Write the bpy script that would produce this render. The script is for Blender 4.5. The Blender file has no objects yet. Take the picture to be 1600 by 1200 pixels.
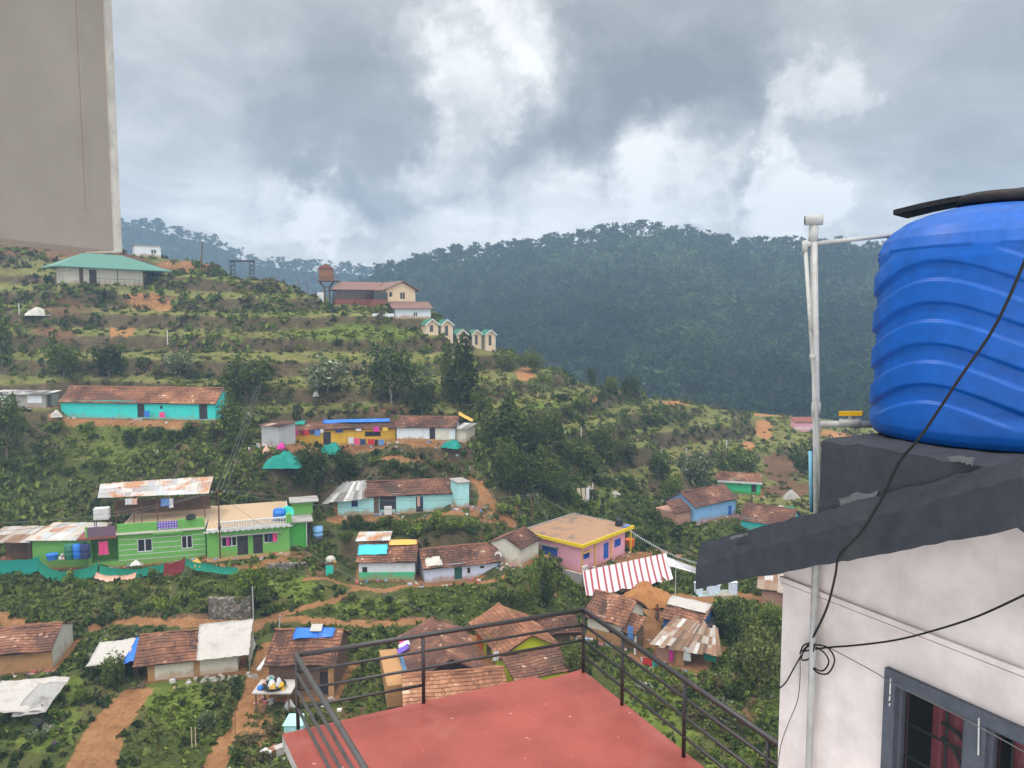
import bpy, math, random
import numpy as np
from mathutils import Vector, Matrix
rnd = random.Random(11)
SC = bpy.context.scene
COL = SC.collection
PI = math.pi

# ------------------------------------------------------------------ camera
F, PITCH = 1180.0, math.radians(4.8)
CP, SP = math.cos(PITCH), math.sin(PITCH)
cam = bpy.data.cameras.new("camera")
cam.sensor_width = 36.0
cam.lens = 36.0 * F / 1600.0
cam.clip_start, cam.clip_end = 0.05, 6000
camo = bpy.data.objects.new("camera", cam)
camo.rotation_euler = (PI / 2 - PITCH, 0, 0)
COL.objects.link(camo)
SC.camera = camo

# ------------------------------------------------------------------ sky, sun, exposure
SUN_EL, SUN_ROT = math.radians(56), math.radians(-62)      # high on the left, behind cloud
SC.view_settings.view_transform = 'Standard'
SC.view_settings.look = 'None'
SC.view_settings.gamma = 1.0
SC.view_settings.exposure = 0.22
SC.cycles.use_denoising = True
SC.cycles.max_bounces = 5
SC.cycles.diffuse_bounces = 3
SC.cycles.glossy_bounces = 2
SC.cycles.transmission_bounces = 3
SC.cycles.transparent_max_bounces = 8
SC.cycles.volume_bounces = 0
SC.cycles.caustics_reflective = False
SC.cycles.caustics_refractive = False


def ray(u, v):
    X = (u - 800.0) / F
    Y = -(v - 600.0) / F
    return np.array([X, CP + Y * SP, Y * CP - SP])


def pt(u, v, d):
    r = ray(u, v)
    return r * (d / r[1])


def ptz(u, v, z):
    r = ray(u, v)
    return r * (z / r[2])


def zat(p, v):
    """height over (x, y) that a sight line at picture row v passes at"""
    Y = -(v - 600.0) / F
    return p[1] * (Y * CP - SP) / (CP + Y * SP)


class NT:
    def __init__(self, tree):
        self.t = tree
        tree.nodes.clear()

    def n(self, typ, **kw):
        nd = self.t.nodes.new(typ)
        for k, val in kw.items():
            if k.startswith('i_'):
                key = k[2:].replace('_', ' ')
                key = int(key) if key.isdigit() else key
                nd.inputs[key].default_value = val
            else:
                setattr(nd, k, val)
        return nd

    def l(self, a, b):
        self.t.links.new(a, b)

    def math(self, op, a, b=None, c=None):
        nd = self.n('ShaderNodeMath', operation=op)
        for i, x in enumerate((a, b, c)):
            if x is None:
                continue
            if isinstance(x, (int, float)):
                nd.inputs[i].default_value = x
            else:
                self.l(x, nd.inputs[i])
        return nd.outputs[0]

    def mix(self, fac, a, b, blend='MIX'):
        nd = self.n('ShaderNodeMix', data_type='RGBA', blend_type=blend)
        for i, x in ((0, fac), (6, a), (7, b)):
            if isinstance(x, (int, float)):
                nd.inputs[i].default_value = x
            elif isinstance(x, tuple):
                nd.inputs[i].default_value = (x[0], x[1], x[2], 1)
            else:
                self.l(x, nd.inputs[i])
        return nd.outputs[2]

    def sstep(self, x, lo, hi, a=0.0, b=1.0):
        nd = self.n('ShaderNodeMapRange', interpolation_type='SMOOTHSTEP')
        self.l(x, nd.inputs[0])
        for i, q in enumerate((lo, hi, a, b)):
            nd.inputs[i + 1].default_value = q
        return nd.outputs[0]

    def noise(self, vec, scale, detail=4.0, rough=0.55, dist=0.0):
        nd = self.n('ShaderNodeTexNoise')
        nd.inputs['Scale'].default_value = scale
        nd.inputs['Detail'].default_value = detail
        nd.inputs['Roughness'].default_value = rough
        nd.inputs['Distortion'].default_value = dist
        if vec is not None:
            self.l(vec, nd.inputs['Vector'])
        return nd

    def ramp(self, fac, stops, interp='LINEAR'):
        nd = self.n('ShaderNodeValToRGB')
        cr = nd.color_ramp
        cr.interpolation = interp
        while len(cr.elements) < len(stops):
            cr.elements.new(0.5)
        for e, (p, c) in zip(cr.elements, stops):
            e.position = p
            e.color = (c[0], c[1], c[2], 1)
        self.l(fac, nd.inputs[0])
        return nd.outputs[0]


world = bpy.data.worlds.new("World")
SC.world = world
world.use_nodes = True
W = NT(world.node_tree)
geo = W.n('ShaderNodeTexCoord').outputs['Generated']
sky = W.n('ShaderNodeTexSky', sky_type='NISHITA', sun_disc=False, sun_elevation=SUN_EL,
          sun_rotation=SUN_ROT, altitude=1800, dust_density=2.0)
sep = W.n('ShaderNodeSeparateXYZ')
W.l(geo, sep.inputs[0])
# cloud layer: noise on a flat layer overhead, so clouds flatten towards the horizon
zz = W.math('ADD', W.math('MAXIMUM', sep.outputs[2], 0.0), 0.30)
cmb = W.n('ShaderNodeCombineXYZ')
W.l(W.math('DIVIDE', sep.outputs[0], zz), cmb.inputs[0])
W.l(W.math('DIVIDE', sep.outputs[1], zz), cmb.inputs[1])
n1 = W.noise(cmb.outputs[0], 1.05, 9, 0.52, 0.25)
n2 = W.noise(cmb.outputs[0], 3.0, 10, 0.62, 0.4)
n3 = W.noise(geo, 1.7, 6, 0.6)
# the direction wobbles with noise so that cloud gaps get ragged edges
wob = W.n('ShaderNodeVectorMath', operation='MULTIPLY_ADD')
nv = W.noise(geo, 6.5, 9, 0.62)
sub = W.n('ShaderNodeVectorMath', operation='SUBTRACT')
W.l(nv.outputs['Color'], sub.inputs[0])
sub.inputs[1].default_value = (0.5, 0.5, 0.5)
W.l(sub.outputs[0], wob.inputs[0])
wob.inputs[1].default_value = (0.33, 0.33, 0.33)
W.l(geo, wob.inputs[2])
nrm = W.n('ShaderNodeVectorMath', operation='NORMALIZE')
W.l(wob.outputs[0], nrm.inputs[0])


def lobe(u, v, r0, r1):
    """soft patch of thinner (or thicker) cloud around one direction of the sky, radii in degrees"""
    d = ray(u, v)
    d = d / np.linalg.norm(d)
    dt = W.n('ShaderNodeVectorMath', operation='DOT_PRODUCT')
    W.l(nrm.outputs[0], dt.inputs[0])
    dt.inputs[1].default_value = tuple(d)
    return W.sstep(dt.outputs['Value'], math.cos(math.radians(r1)), math.cos(math.radians(r0)))


val = W.math('MULTIPLY_ADD', n1.outputs[0], 0.80, 0.10)
val = W.math('ADD', val, W.math('MULTIPLY_ADD', n2.outputs[0], 0.66, -0.33))
for (u, v, r0, r1, k) in ((715, 170, 0.3, 4.2, .24), (660, 105, .3, 3.6, .17), (770, 70, 0.3, 4.6, .14), (850, 60, .3, 4.5, .07), (740, 110, .3, 2.5, -.08), (830, 40, .5, 4, .12), (930, 330, 1.0, 6.5, .30), (1040, 295, 1.0, 5.0, .24), (760, 370, 1, 6, .14),
                          (1120, 265, 1, 5, .22), (1235, 330, .5, 4.6, .32), (1330, 350, 1, 6, .14), (1240, 215, .3, 2.5, .20), (1310, 150, .3, 3, .18),
                          (540, 325, .3, 3.2, .30), (470, 320, .3, 3.0, .16), (430, 350, 1, 9, .12), (230, 260, 1, 8, .05), (1480, 90, 1, 9, .03), (680, 370, 1, 8, .12), (250, 40, 1, 7, .04),
                          (1020, 90, 3, 12, -.20), (1100, 170, 2, 7, -.18), (960, 200, 2, 6, -.14), (560, 150, 2, 9, -.16), (500, 240, 2, 7, -.12), (860, 250, 1, 5, -.14), (600, 250, 1, 5, -.08),
                          (1330, 300, 1, 5, -.03), (1560, 190, 2, 8, -.08), (600, 30, 2, 8, -.04)):
    val = W.math('MULTIPLY_ADD', lobe(u, v, r0, r1), k, val)
cl = W.ramp(val, [(0.05, (.235, .240, .246)), (0.28, (.335, .340, .344)), (0.46, (.475, .477, .475)),
                  (0.62, (.69, .68, .665)), (0.82, (1.02, 1.0, .975))])
# overcast sky: brighter overhead and behind the viewer, a gain added to lift the foreground
up = W.sstep(sep.outputs[2], 0.50, 0.95, 1.0, 3.4)
back = W.sstep(sep.outputs[1], -0.65, 0.15, 2.9, 1.0)
gain = W.math('MULTIPLY', up, back)
scl = W.n('ShaderNodeVectorMath', operation='SCALE')
W.l(cl, scl.inputs[0])
W.l(W.math('MULTIPLY', gain, 10.0), scl.inputs['Scale'])
skm = W.mix(0.94, sky.outputs[0], scl.outputs[0])
bg = W.n('ShaderNodeBackground')
bg.inputs['Strength'].default_value = 0.1
W.l(skm, bg.inputs['Color'])
wo = W.n('ShaderNodeOutputWorld')
W.l(bg.outputs[0], wo.inputs[0])

sun = bpy.data.lights.new("sun", 'SUN')
sun.energy = 1.5
sun.angle = math.radians(10)
sun.color = (1.0, .91, .80)
suno = bpy.data.objects.new("sun", sun)
sd = Vector((math.sin(SUN_ROT) * math.cos(SUN_EL), math.cos(SUN_ROT) * math.cos(SUN_EL), math.sin(SUN_EL)))
suno.rotation_euler = sd.to_track_quat('Z', 'Y').to_euler()
COL.objects.link(suno)


# ------------------------------------------------------------------ materials
MATS = {}


def newmat(name):
    m = bpy.data.materials.new(name)
    m.use_nodes = True
    MATS[name] = m
    return m, NT(m.node_tree)


def finish(N, color, rough=.85, bump=None, spec=.3, metal=0.0, bdist=0.02, bstr=.6):
    b = N.n('ShaderNodeBsdfPrincipled')
    if isinstance(color, tuple):
        b.inputs['Base Color'].default_value = (*color, 1)
    else:
        N.l(color, b.inputs['Base Color'])
    if isinstance(rough, (int, float)):
        b.inputs['Roughness'].default_value = rough
    else:
        N.l(rough, b.inputs['Roughness'])
    b.inputs['Specular IOR Level'].default_value = spec
    b.inputs['Metallic'].default_value = metal
    if bump is not None:
        bp = N.n('ShaderNodeBump')
        bp.inputs['Strength'].default_value = bstr
        bp.inputs['Distance'].default_value = bdist
        N.l(bump, bp.inputs['Height'])
        N.l(bp.outputs[0], b.inputs['Normal'])
    o = N.n('ShaderNodeOutputMaterial')
    N.l(b.outputs[0], o.inputs[0])
    return b


def paint(name, col, dirt=(.17, .12, .08), amt=.45, scale=.9, rough=.8, splash=0.0, spec=.25, fine=9.0, bdist=.02, streak=.0, mottle=1.0):
    """painted or plastered surface: fine mottling, worn dirty patches, mud splashed on the foot of the wall"""
    m, N = newmat(name)
    tc = N.n('ShaderNodeTexCoord').outputs['Object']
    a = N.noise(tc, fine, 6, .65).outputs[0]
    b = N.noise(tc, scale, 7, .62, .4).outputs[0]
    c = N.mix(N.sstep(a, .25, .75), tuple(x * (1 - .20 * mottle) for x in col), tuple(min(1, x * (1 + .12 * mottle)) for x in col))
    msk = N.math('MULTIPLY', N.sstep(b, .50, .72), amt)
    if streak:
        mp = N.n('ShaderNodeMapping')
        mp.inputs['Scale'].default_value = (5, 5, .35)
        N.l(tc, mp.inputs[0])
        s = N.noise(mp.outputs[0], 1.5, 6, .6).outputs[0]
        msk = N.math('MAXIMUM', msk, N.math('MULTIPLY', N.sstep(s, .53, .75), streak))
    c = N.mix(msk, c, dirt)
    if splash:
        sp = N.n('ShaderNodeSeparateXYZ')
        N.l(tc, sp.inputs[0])
        h = N.math('ADD', sp.outputs[2], N.math('MULTIPLY_ADD', b, -1.6, .80))
        c = N.mix(N.math('MULTIPLY', N.sstep(h, .62, .10), splash), c, (.34, .19, .085))
    finish(N, c, rough, a, spec, bdist=bdist)
    return m


def tinted(name, stops, rough=.85, nscale=6.0, namt=.25, spec=.2, stain=None):
    """colour from each piece's own 'tint' value (tile, sheet, leaf), broken up by noise"""
    m, N = newmat(name)
    at = N.n('ShaderNodeAttribute', attribute_name='tint').outputs['Fac']
    tc = N.n('ShaderNodeTexCoord').outputs['Object']
    a = N.noise(tc, nscale, 5, .65).outputs[0]
    f = N.math('ADD', at, N.math('MULTIPLY_ADD', a, namt * 2, -namt))
    c = N.ramp(f, stops)
    if stain:
        b = N.noise(tc, stain[1], 7, .62, .5).outputs[0]
        c = N.mix(N.math('MULTIPLY', N.sstep(b, stain[2], stain[2] + .16), stain[3]), c, stain[0])
    finish(N, c, rough, a, spec, bdist=.015)
    return m


def foliage(name, dark, mid, light, trans=.22):
    m, N = newmat(name)
    at = N.n('ShaderNodeAttribute', attribute_name='tint').outputs['Fac']
    oi = N.n('ShaderNodeObjectInfo').outputs['Random']
    f = N.math('ADD', at, N.math('MULTIPLY_ADD', oi, .30, -.15))
    c = N.ramp(f, [(.0, dark), (.5, mid), (.88, light), (1.0, tuple(min(1, x * 1.35) for x in light))])
    d = N.n('ShaderNodeBsdfDiffuse')
    t = N.n('ShaderNodeBsdfTranslucent')
    N.l(c, d.inputs[0])
    N.l(c, t.inputs[0])
    mx = N.n('ShaderNodeMixShader')
    mx.inputs[0].default_value = trans
    N.l(d.outputs[0], mx.inputs[1])
    N.l(t.outputs[0], mx.inputs[2])
    o = N.n('ShaderNodeOutputMaterial')
    N.l(mx.outputs[0], o.inputs[0])
    return m


tile_stops = [(0.0, (.032, .021, .018)), (.25, (.095, .048, .034)), (.5, (.180, .082, .052)), (.75, (.30, .140, .080)), (1.0, (.46, .33, .25))]
tinted('roof_tile', tile_stops, .85, 5.0, .16, stain=((.07, .055, .045), .55, .52, .55))
tinted('roof_tile_orange', [(0.0, (.05, .025, .017)), (.3, (.145, .066, .041)), (.6, (.255, .112, .061)), (.85, (.39, .20, .115)), (1.0, (.52, .40, .30))], .85, 5.0, .16, stain=((.09, .06, .045), .5, .56, .5))
tinted('roof_tile_dark', [(0.0, (.03, .018, .015)), (.3, (.085, .042, .032)), (.6, (.15, .070, .048)), (.85, (.25, .12, .075)), (1.0, (.42, .30, .22))], .85, 5.0, .16, stain=((.06, .05, .035), .5, .52, .6))
tinted('tin_sheet', [(0.0, (.27, .27, .27)), (.35, (.42, .43, .44)), (.6, (.50, .50, .49)), (.8, (.45, .39, .32)), (1.0, (.56, .56, .54))], .55, 2.0, .10, spec=.4, stain=((.40, .175, .07), .40, .47, .9))
tinted('tin_rusty', [(0.0, (.10, .065, .045)), (.35, (.22, .13, .08)), (.6, (.30, .24, .19)), (.8, (.38, .35, .32)), (1.0, (.48, .47, .45))], .7, 2.5, .2, spec=.3, stain=((.24, .10, .045), .7, .5, .7))
tinted('asbestos_sheet', [(0.0, (.14, .13, .12)), (.5, (.30, .29, .275)), (1.0, (.52, .50, .48))], .85, 2.5, .25, stain=((.10, .09, .075), .6, .52, .6))
paint('turquoise_wall', (.045, .60, .55), streak=.30, amt=.22, splash=.35)
paint('pale_blue_wall', (.36, .66, .66), streak=.30, amt=.25, splash=.75)
paint('yellow_wall', (.70, .40, .035), streak=.30, amt=.35, splash=.5)
paint('white_wall', (.66, .69, .72), streak=.30, amt=.30, splash=.75)
paint('lilac_wall', (.56, .60, .74), streak=.30, amt=.28, splash=.7)
paint('cream_wall', (.62, .58, .48), streak=.30, amt=.3, splash=.5)
paint('green_wall', (.150, .40, .085), streak=.22, amt=.30, splash=.25)
paint('green_wall_deep', (.055, .33, .055), streak=.30, amt=.18, splash=.15)
paint('mint_wall', (.05, .56, .26), streak=.30, amt=.2, splash=.2)
paint('mint_band', (.06, .46, .22), amt=.3, splash=.5)
paint('sky_blue_wall', (.21, .40, .66), streak=.30, amt=.4, splash=.6)
paint('blue_wall', (.03, .16, .42), amt=.3, splash=.3)
paint('mud_wall', (.42, .235, .105), dirt=(.20, .11, .055), amt=.6, splash=.5, rough=.95)
paint('pink_wall', (.78, .37, .46), streak=.30, amt=.12, splash=.25)
paint('yellow_trim', (.72, .52, .012), amt=.15)
paint('orange_trim', (.72, .42, .10), amt=.15)
paint('lime_wall', (.52, .58, .02), streak=.30, amt=.25, splash=.3)
paint('orange_red_wall', (.62, .13, .03), amt=.2)
paint('brown_wall', (.13, .075, .05), amt=.5, splash=.3)
paint('brick_wall', (.40, .22, .16), dirt=(.22, .12, .09), amt=.5)
paint('grey_block', (.42, .42, .42), dirt=(.22, .2, .18), amt=.6)
paint('concrete', (.33, .31, .285), dirt=(.15, .13, .11), amt=.6, rough=.9, streak=.45)
paint('concrete_roof', (.34, .20, .12), dirt=(.135, .115, .095), amt=.95, scale=.5, rough=.95)
paint('tan_roof', (.46, .33, .21), dirt=(.33, .24, .16), amt=.5, scale=.4, rough=.95)
paint('white_paint', (.60, .59, .57), amt=.25, dirt=(.35, .3, .25))
paint('lavender_frame', (.66, .60, .70), amt=.15)
paint('purple_panel', (.17, .10, .15), amt=.3)
paint('door_dark', (.035, .030, .038), amt=.2, rough=.6)
paint('door_green', (.015, .09, .07), amt=.3, rough=.6)
paint('door_blue', (.015, .10, .46), amt=.2, rough=.6)
paint('wood', (.14, .085, .05), dirt=(.06, .04, .03), amt=.6, rough=.85)
paint('wood_orange', (.24, .105, .055), dirt=(.14, .06, .03), amt=.4, rough=.75)
paint('wood_pale', (.45, .36, .25), dirt=(.2, .15, .1), amt=.5, rough=.85)
paint('timber_red', (.22, .075, .055), dirt=(.1, .05, .04), amt=.4)
paint('resort_roof', (.195, .112, .088), dirt=(.17, .09, .07), amt=.5, scale=.5)
paint('green_metal_roof', (.075, .205, .155), amt=.25, dirt=(.1, .25, .2), rough=.5, spec=.4)
paint('green_deep_roof', (.02, .16, .09), amt=.2, rough=.5)
paint('cabin_cream', (.66, .50, .32), amt=.15)
paint('dark_steel', (.045, .045, .055), amt=.3, rough=.5)
paint('rust_steel', (.11, .05, .035), amt=.4, rough=.8)
paint('white_block', (.60, .66, .78), amt=.2)
paint('glass_dark', (.018, .020, .026), amt=.1, rough=.18, spec=.6)
paint('tarp_white', (.44, .41, .375), dirt=(.28, .245, .215), amt=.6, rough=.75)
paint('tarp_blue', (.03, .16, .62), dirt=(.25, .35, .6), amt=.3, rough=.6)
paint('tarp_cyan', (.06, .50, .60), dirt=(.25, .22, .2), amt=.4, rough=.7)
paint('tarp_yellow', (.62, .38, .08), dirt=(.4, .3, .2), amt=.3, rough=.7)
paint('net_green', (.012, .20, .13), dirt=(.02, .11, .08), amt=.5, rough=.8)
paint('net_teal', (.008, .21, .165), dirt=(.02, .22, .18), amt=.4, rough=.8)
paint('cloth_red', (.50, .03, .03), amt=.3, dirt=(.2, .02, .02))
paint('cloth_maroon', (.20, .025, .03), amt=.6, scale=3, dirt=(.05, .01, .01))
paint('cloth_pink', (.70, .07, .22), amt=.2, dirt=(.6, .2, .3))
paint('cloth_magenta', (.60, .04, .30), amt=.2, dirt=(.3, .02, .15))
paint('cloth_white', (.58, .58, .60), amt=.3, dirt=(.5, .5, .55))
paint('cloth_navy', (.03, .04, .12), amt=.3)
paint('cloth_blue', (.10, .22, .52), amt=.3, dirt=(.3, .4, .6))
paint('cloth_violet', (.16, .09, .46), amt=.3)
paint('cloth_yellow', (.75, .50, .09), amt=.2)
paint('cloth_teal', (.02, .25, .28), amt=.2)
paint('cloth_black', (.02, .02, .025), amt=.2)
paint('cloth_peach', (.65, .38, .28), amt=.3)
paint('barrel_blue', (.02, .16, .55), amt=.25, rough=.45, spec=.4)
paint('barrel_green', (.02, .15, .09), amt=.25, rough=.45, spec=.4)
paint('basin_mint', (.03, .52, .40), amt=.15, rough=.45)
paint('black_plastic', (.014, .014, .017), amt=.2, rough=.45, spec=.4)
paint('rubber', (.02, .02, .02), amt=.3, rough=.8)
paint('skin', (.16, .08, .05), amt=.1)
paint('hair', (.012, .010, .010), amt=.1)
paint('trunk_bark', (.16, .125, .095), dirt=(.07, .055, .04), amt=.6, rough=.95)
paint('trunk_pale', (.34, .29, .24), dirt=(.18, .15, .12), amt=.5, rough=.95)
paint('rock', (.34, .31, .27), dirt=(.16, .13, .1), amt=.6, rough=.95, bdist=.1)
paint('rubble', (.50, .47, .42), dirt=(.2, .15, .12), amt=.7, scale=2.5, rough=.95)

m, N = newmat('stone_wall')                       # rough coursed stones with dark joints
tc = N.n('ShaderNodeTexCoord').outputs['Object']
nv_ = N.noise(tc, 1.6, 5, .6)
wv_ = N.n('ShaderNodeVectorMath', operation='MULTIPLY_ADD')
N.l(nv_.outputs['Color'], wv_.inputs[0])
wv_.inputs[1].default_value = (.35, .35, .35)
N.l(tc, wv_.inputs[2])
vo = N.n('ShaderNodeTexVoronoi', feature='DISTANCE_TO_EDGE')
vo.inputs['Scale'].default_value = 2.6
N.l(wv_.outputs[0], vo.inputs['Vector'])
vc = N.n('ShaderNodeTexVoronoi')
vc.inputs['Scale'].default_value = 2.6
N.l(wv_.outputs[0], vc.inputs['Vector'])
bw = N.n('ShaderNodeRGBToBW')
N.l(vc.outputs['Color'], bw.inputs[0])
c = N.ramp(bw.outputs[0], [(.2, (.13, .115, .10)), (.5, (.21, .185, .16)), (.8, (.31, .27, .23))])
c = N.mix(N.sstep(vo.outputs['Distance'], .0, .09), (.04, .038, .03), c)
c = N.mix(N.sstep(nv_.outputs[0], .52, .70), c, (.07, .085, .035))
finish(N, c, .95, N.sstep(vo.outputs['Distance'], .0, .12), .15, bdist=.06)
paint('spot_pink', (.50, .27, .24), amt=.3)
# foreground
paint('terrace_red', (.285, .066, .050), dirt=(.315, .100, .080), amt=.8, scale=.8, rough=.5, spec=.35, fine=1.4, bdist=.0008, streak=.0)
paint('plaster_blush', (.71, .632, .608), dirt=(.63, .53, .505), amt=.22, scale=.6, rough=.75, fine=3, bdist=.0006, streak=.10)
paint('slab_charcoal', (.036, .040, .051), dirt=(.062, .064, .070), amt=.8, scale=1.8, rough=.75, fine=14, bdist=.012, streak=.35)
paint('frame_charcoal', (.085, .095, .12), dirt=(.06, .065, .085), amt=.6, scale=3, rough=.55, fine=20, bdist=.004)
paint('chipped_plaster', (.135, .135, .145), dirt=(.07, .075, .09), amt=.7, scale=9, rough=.9)
paint('fin_plaster', (.335, .300, .265), dirt=(.30, .265, .235), amt=.3, scale=.4, rough=.85, fine=1.3, bdist=.001, streak=.16)
paint('fin_edge_lit', (.62, .59, .54), dirt=(.48, .45, .40), amt=.5, scale=3, rough=.8, fine=20)  # paler than the fin face: light on the edge put into the colour
paint('tank_blue', (.002, .088, .40), dirt=(.004, .078, .33), amt=.5, scale=.8, rough=.42, spec=.30, fine=12, bdist=.001)
paint('lid_black', (.012, .013, .016), amt=.3, rough=.6)
paint('pipe_white', (.42, .42, .41), dirt=(.28, .26, .22), amt=.55, scale=5, rough=.45, streak=.5)
paint('pipe_grimy', (.42, .42, .40), dirt=(.045, .05, .03), amt=.85, scale=6, rough=.6, streak=.8)
paint('pipe_blue', (.18, .42, .58), amt=.3, rough=.5)
paint('pipe_lime', (.35, .42, .12), amt=.6, rough=.6)
paint('valve_yellow', (.75, .42, .01), amt=.2, rough=.45)
paint('rail_steel', (.030, .028, .030), dirt=(.085, .05, .035), amt=.55, scale=9, rough=.42, spec=.5, fine=30, bdist=.002)
paint('rail_worn', (.085, .078, .075), dirt=(.035, .028, .025), amt=.6, scale=7, rough=.45, spec=.5, fine=30, bdist=.002)
paint('cable_black', (.012, .012, .013), amt=.1, rough=.5)
paint('cable_grey', (.15, .15, .145), amt=.2, rough=.6)
paint('curtain_pink', (.50, .10, .13), dirt=(.62, .36, .35), amt=.6, scale=6, rough=.9)
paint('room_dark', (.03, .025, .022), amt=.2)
# foliage
foliage('leaf_dark', (.018, .030, .010), (.044, .066, .019), (.092, .124, .034))
foliage('leaf_mid', (.036, .052, .013), (.086, .116, .026), (.165, .200, .048))
foliage('leaf_bright', (.045, .072, .012), (.115, .165, .026), (.22, .28, .050))
foliage('leaf_dry', (.048, .042, .020), (.095, .082, .038), (.170, .150, .070))
foliage('leaf_olive', (.044, .058, .016), (.098, .114, .034), (.175, .192, .064))
foliage('leaf_flower', (.034, .052, .020), (.105, .130, .055), (.42, .42, .32))
foliage('leaf_purple', (.03, .04, .02), (.08, .10, .05), (.25, .10, .32))
foliage('grass_blade', (.060, .082, .014), (.130, .170, .030), (.225, .250, .060))
foliage('forest_leaf', (.012, .028, .012), (.032, .062, .024), (.085, .125, .042))
tinted('canopy_cloth', [(0, (.30, .055, .06)), (.5, (.30, .055, .06)), (.51, (.50, .48, .50)), (1, (.50, .48, .50))], .8, 4, .0)


# ------------------------------------------------------------------ mesh helpers
class MB:
    def __init__(self):
        self.v, self.f, self.t = [], [], []

    def add(self, vs, fs, tint=.5):
        o = len(self.v)
        self.v += [tuple(map(float, p)) for p in vs]
        for q in fs:
            self.f.append(tuple(i + o for i in q))
            self.t.append(tint)
        return self

    def box(self, x0, y0, z0, x1, y1, z1, tint=.5):
        vs = [(x0, y0, z0), (x1, y0, z0), (x1, y1, z0), (x0, y1, z0), (x0, y0, z1), (x1, y0, z1), (x1, y1, z1), (x0, y1, z1)]
        return self.add(vs, [(0, 3, 2, 1), (4, 5, 6, 7), (0, 1, 5, 4), (1, 2, 6, 5), (2, 3, 7, 6), (3, 0, 4, 7)], tint)

    def quad(self, a, b, c, d, tint=.5):
        return self.add([a, b, c, d], [(0, 1, 2, 3)], tint)

    def poly(self, pts, tint=.5):
        return self.add(pts, [tuple(range(len(pts)))], tint)

    def prism(self, pts, off, tint=.5):
        """closed solid: polygon pts (3-D) swept by off"""
        n = len(pts)
        off = np.array(off, float)
        top = [tuple(np.array(p, float) + off) for p in pts]
        fs = [tuple(range(n - 1, -1, -1)), tuple(range(n, 2 * n))]
        fs += [(i, (i + 1) % n, n + (i + 1) % n, n + i) for i in range(n)]
        return self.add(list(pts) + top, fs, tint)

    def tube(self, pts, r, n=8, tint=.5, cap=True):
        pts = [np.array(p, float) for p in pts]
        rr = r if isinstance(r, (list, tuple)) else [r] * len(pts)
        vs, fs = [], []
        up0 = None
        for i, p in enumerate(pts):
            a = pts[max(i - 1, 0)]
            b = pts[min(i + 1, len(pts) - 1)]
            t = b - a
            t = t / (np.linalg.norm(t) + 1e-9)
            if up0 is None:
                up0 = np.array([0, 0, 1.0]) if abs(t[2]) < .9 else np.array([1.0, 0, 0])
            s = np.cross(t, up0)
            s = s / (np.linalg.norm(s) + 1e-9)
            w = np.cross(s, t)
            up0 = w
            for k in range(n):
                a_ = 2 * PI * k / n
                vs.append(p + rr[i] * (math.cos(a_) * s + math.sin(a_) * w))
        for i in range(len(pts) - 1):
            for k in range(n):
                k2 = (k + 1) % n
                fs.append((i * n + k, i * n + k2, (i + 1) * n + k2, (i + 1) * n + k))
        if cap:
            fs.append(tuple(range(n - 1, -1, -1)))
            fs.append(tuple((len(pts) - 1) * n + k for k in range(n)))
        return self.add(vs, fs, tint)

    def lathe(self, prof, c=(0, 0, 0), n=16, tint=.5):
        vs = [(c[0] + r * math.cos(2 * PI * k / n), c[1] + r * math.sin(2 * PI * k / n), c[2] + z) for r, z in prof for k in range(n)]
        fs = [(i * n + k, i * n + (k + 1) % n, (i + 1) * n + (k + 1) % n, (i + 1) * n + k) for i in range(len(prof) - 1) for k in range(n)]
        fs.append(tuple(range(n - 1, -1, -1)))
        fs.append(tuple((len(prof) - 1) * n + k for k in range(n)))
        return self.add(vs, fs, tint)

    def build(self, name, mat, parent=None, smooth=False):
        me = bpy.data.meshes.new(name)
        me.from_pydata(self.v, [], self.f)
        a = me.attributes.new('tint', 'FLOAT', 'FACE')
        a.data.foreach_set('value', np.array(self.t, np.float32))
        me.materials.append(MATS[mat] if isinstance(mat, str) else mat)
        if smooth:
            me.polygons.foreach_set('use_smooth', np.ones(len(me.polygons), bool))
        me.update()
        o = bpy.data.objects.new(name, me)
        COL.objects.link(o)
        if parent is not None:
            o.parent = parent
        return o


def tag(o, label, cat, group=None, kind=None):
    if label:
        o['label'] = label
    if cat:
        o['category'] = cat
    if group:
        o['group'] = group
    if kind:
        o['kind'] = kind
    return o


def thing(name, label, cat, loc=(0, 0, 0), yaw=0.0, group=None):
    o = bpy.data.objects.new(name, None)
    o.empty_display_size = .3
    COL.objects.link(o)
    o.location = tuple(float(x) for x in loc)
    o.rotation_euler = (0, 0, yaw)
    return tag(o, label, cat, group)


def copy_thing(root, loc=None, yaw=None, scale=None, label=None, group=None):
    r = root.copy()
    COL.objects.link(r)
    if loc is not None:
        r.location = tuple(float(x) for x in loc)
    if yaw is not None:
        r.rotation_euler = (0, 0, yaw)
    if scale is not None:
        r.scale = scale if isinstance(scale, (tuple, list)) else (scale,) * 3
    if label:
        r['label'] = label
    if group:
        r['group'] = group
    for ch in list(root.children):
        c = ch.copy()
        COL.objects.link(c)
        c.parent = r
        for g in list(ch.children):
            d = g.copy()
            COL.objects.link(d)
            d.parent = c
    return r

# ------------------------------------------------------------------ value noise (numpy)
_rs = np.random.RandomState(5)
_LAT = _rs.rand(256, 256)


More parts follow.
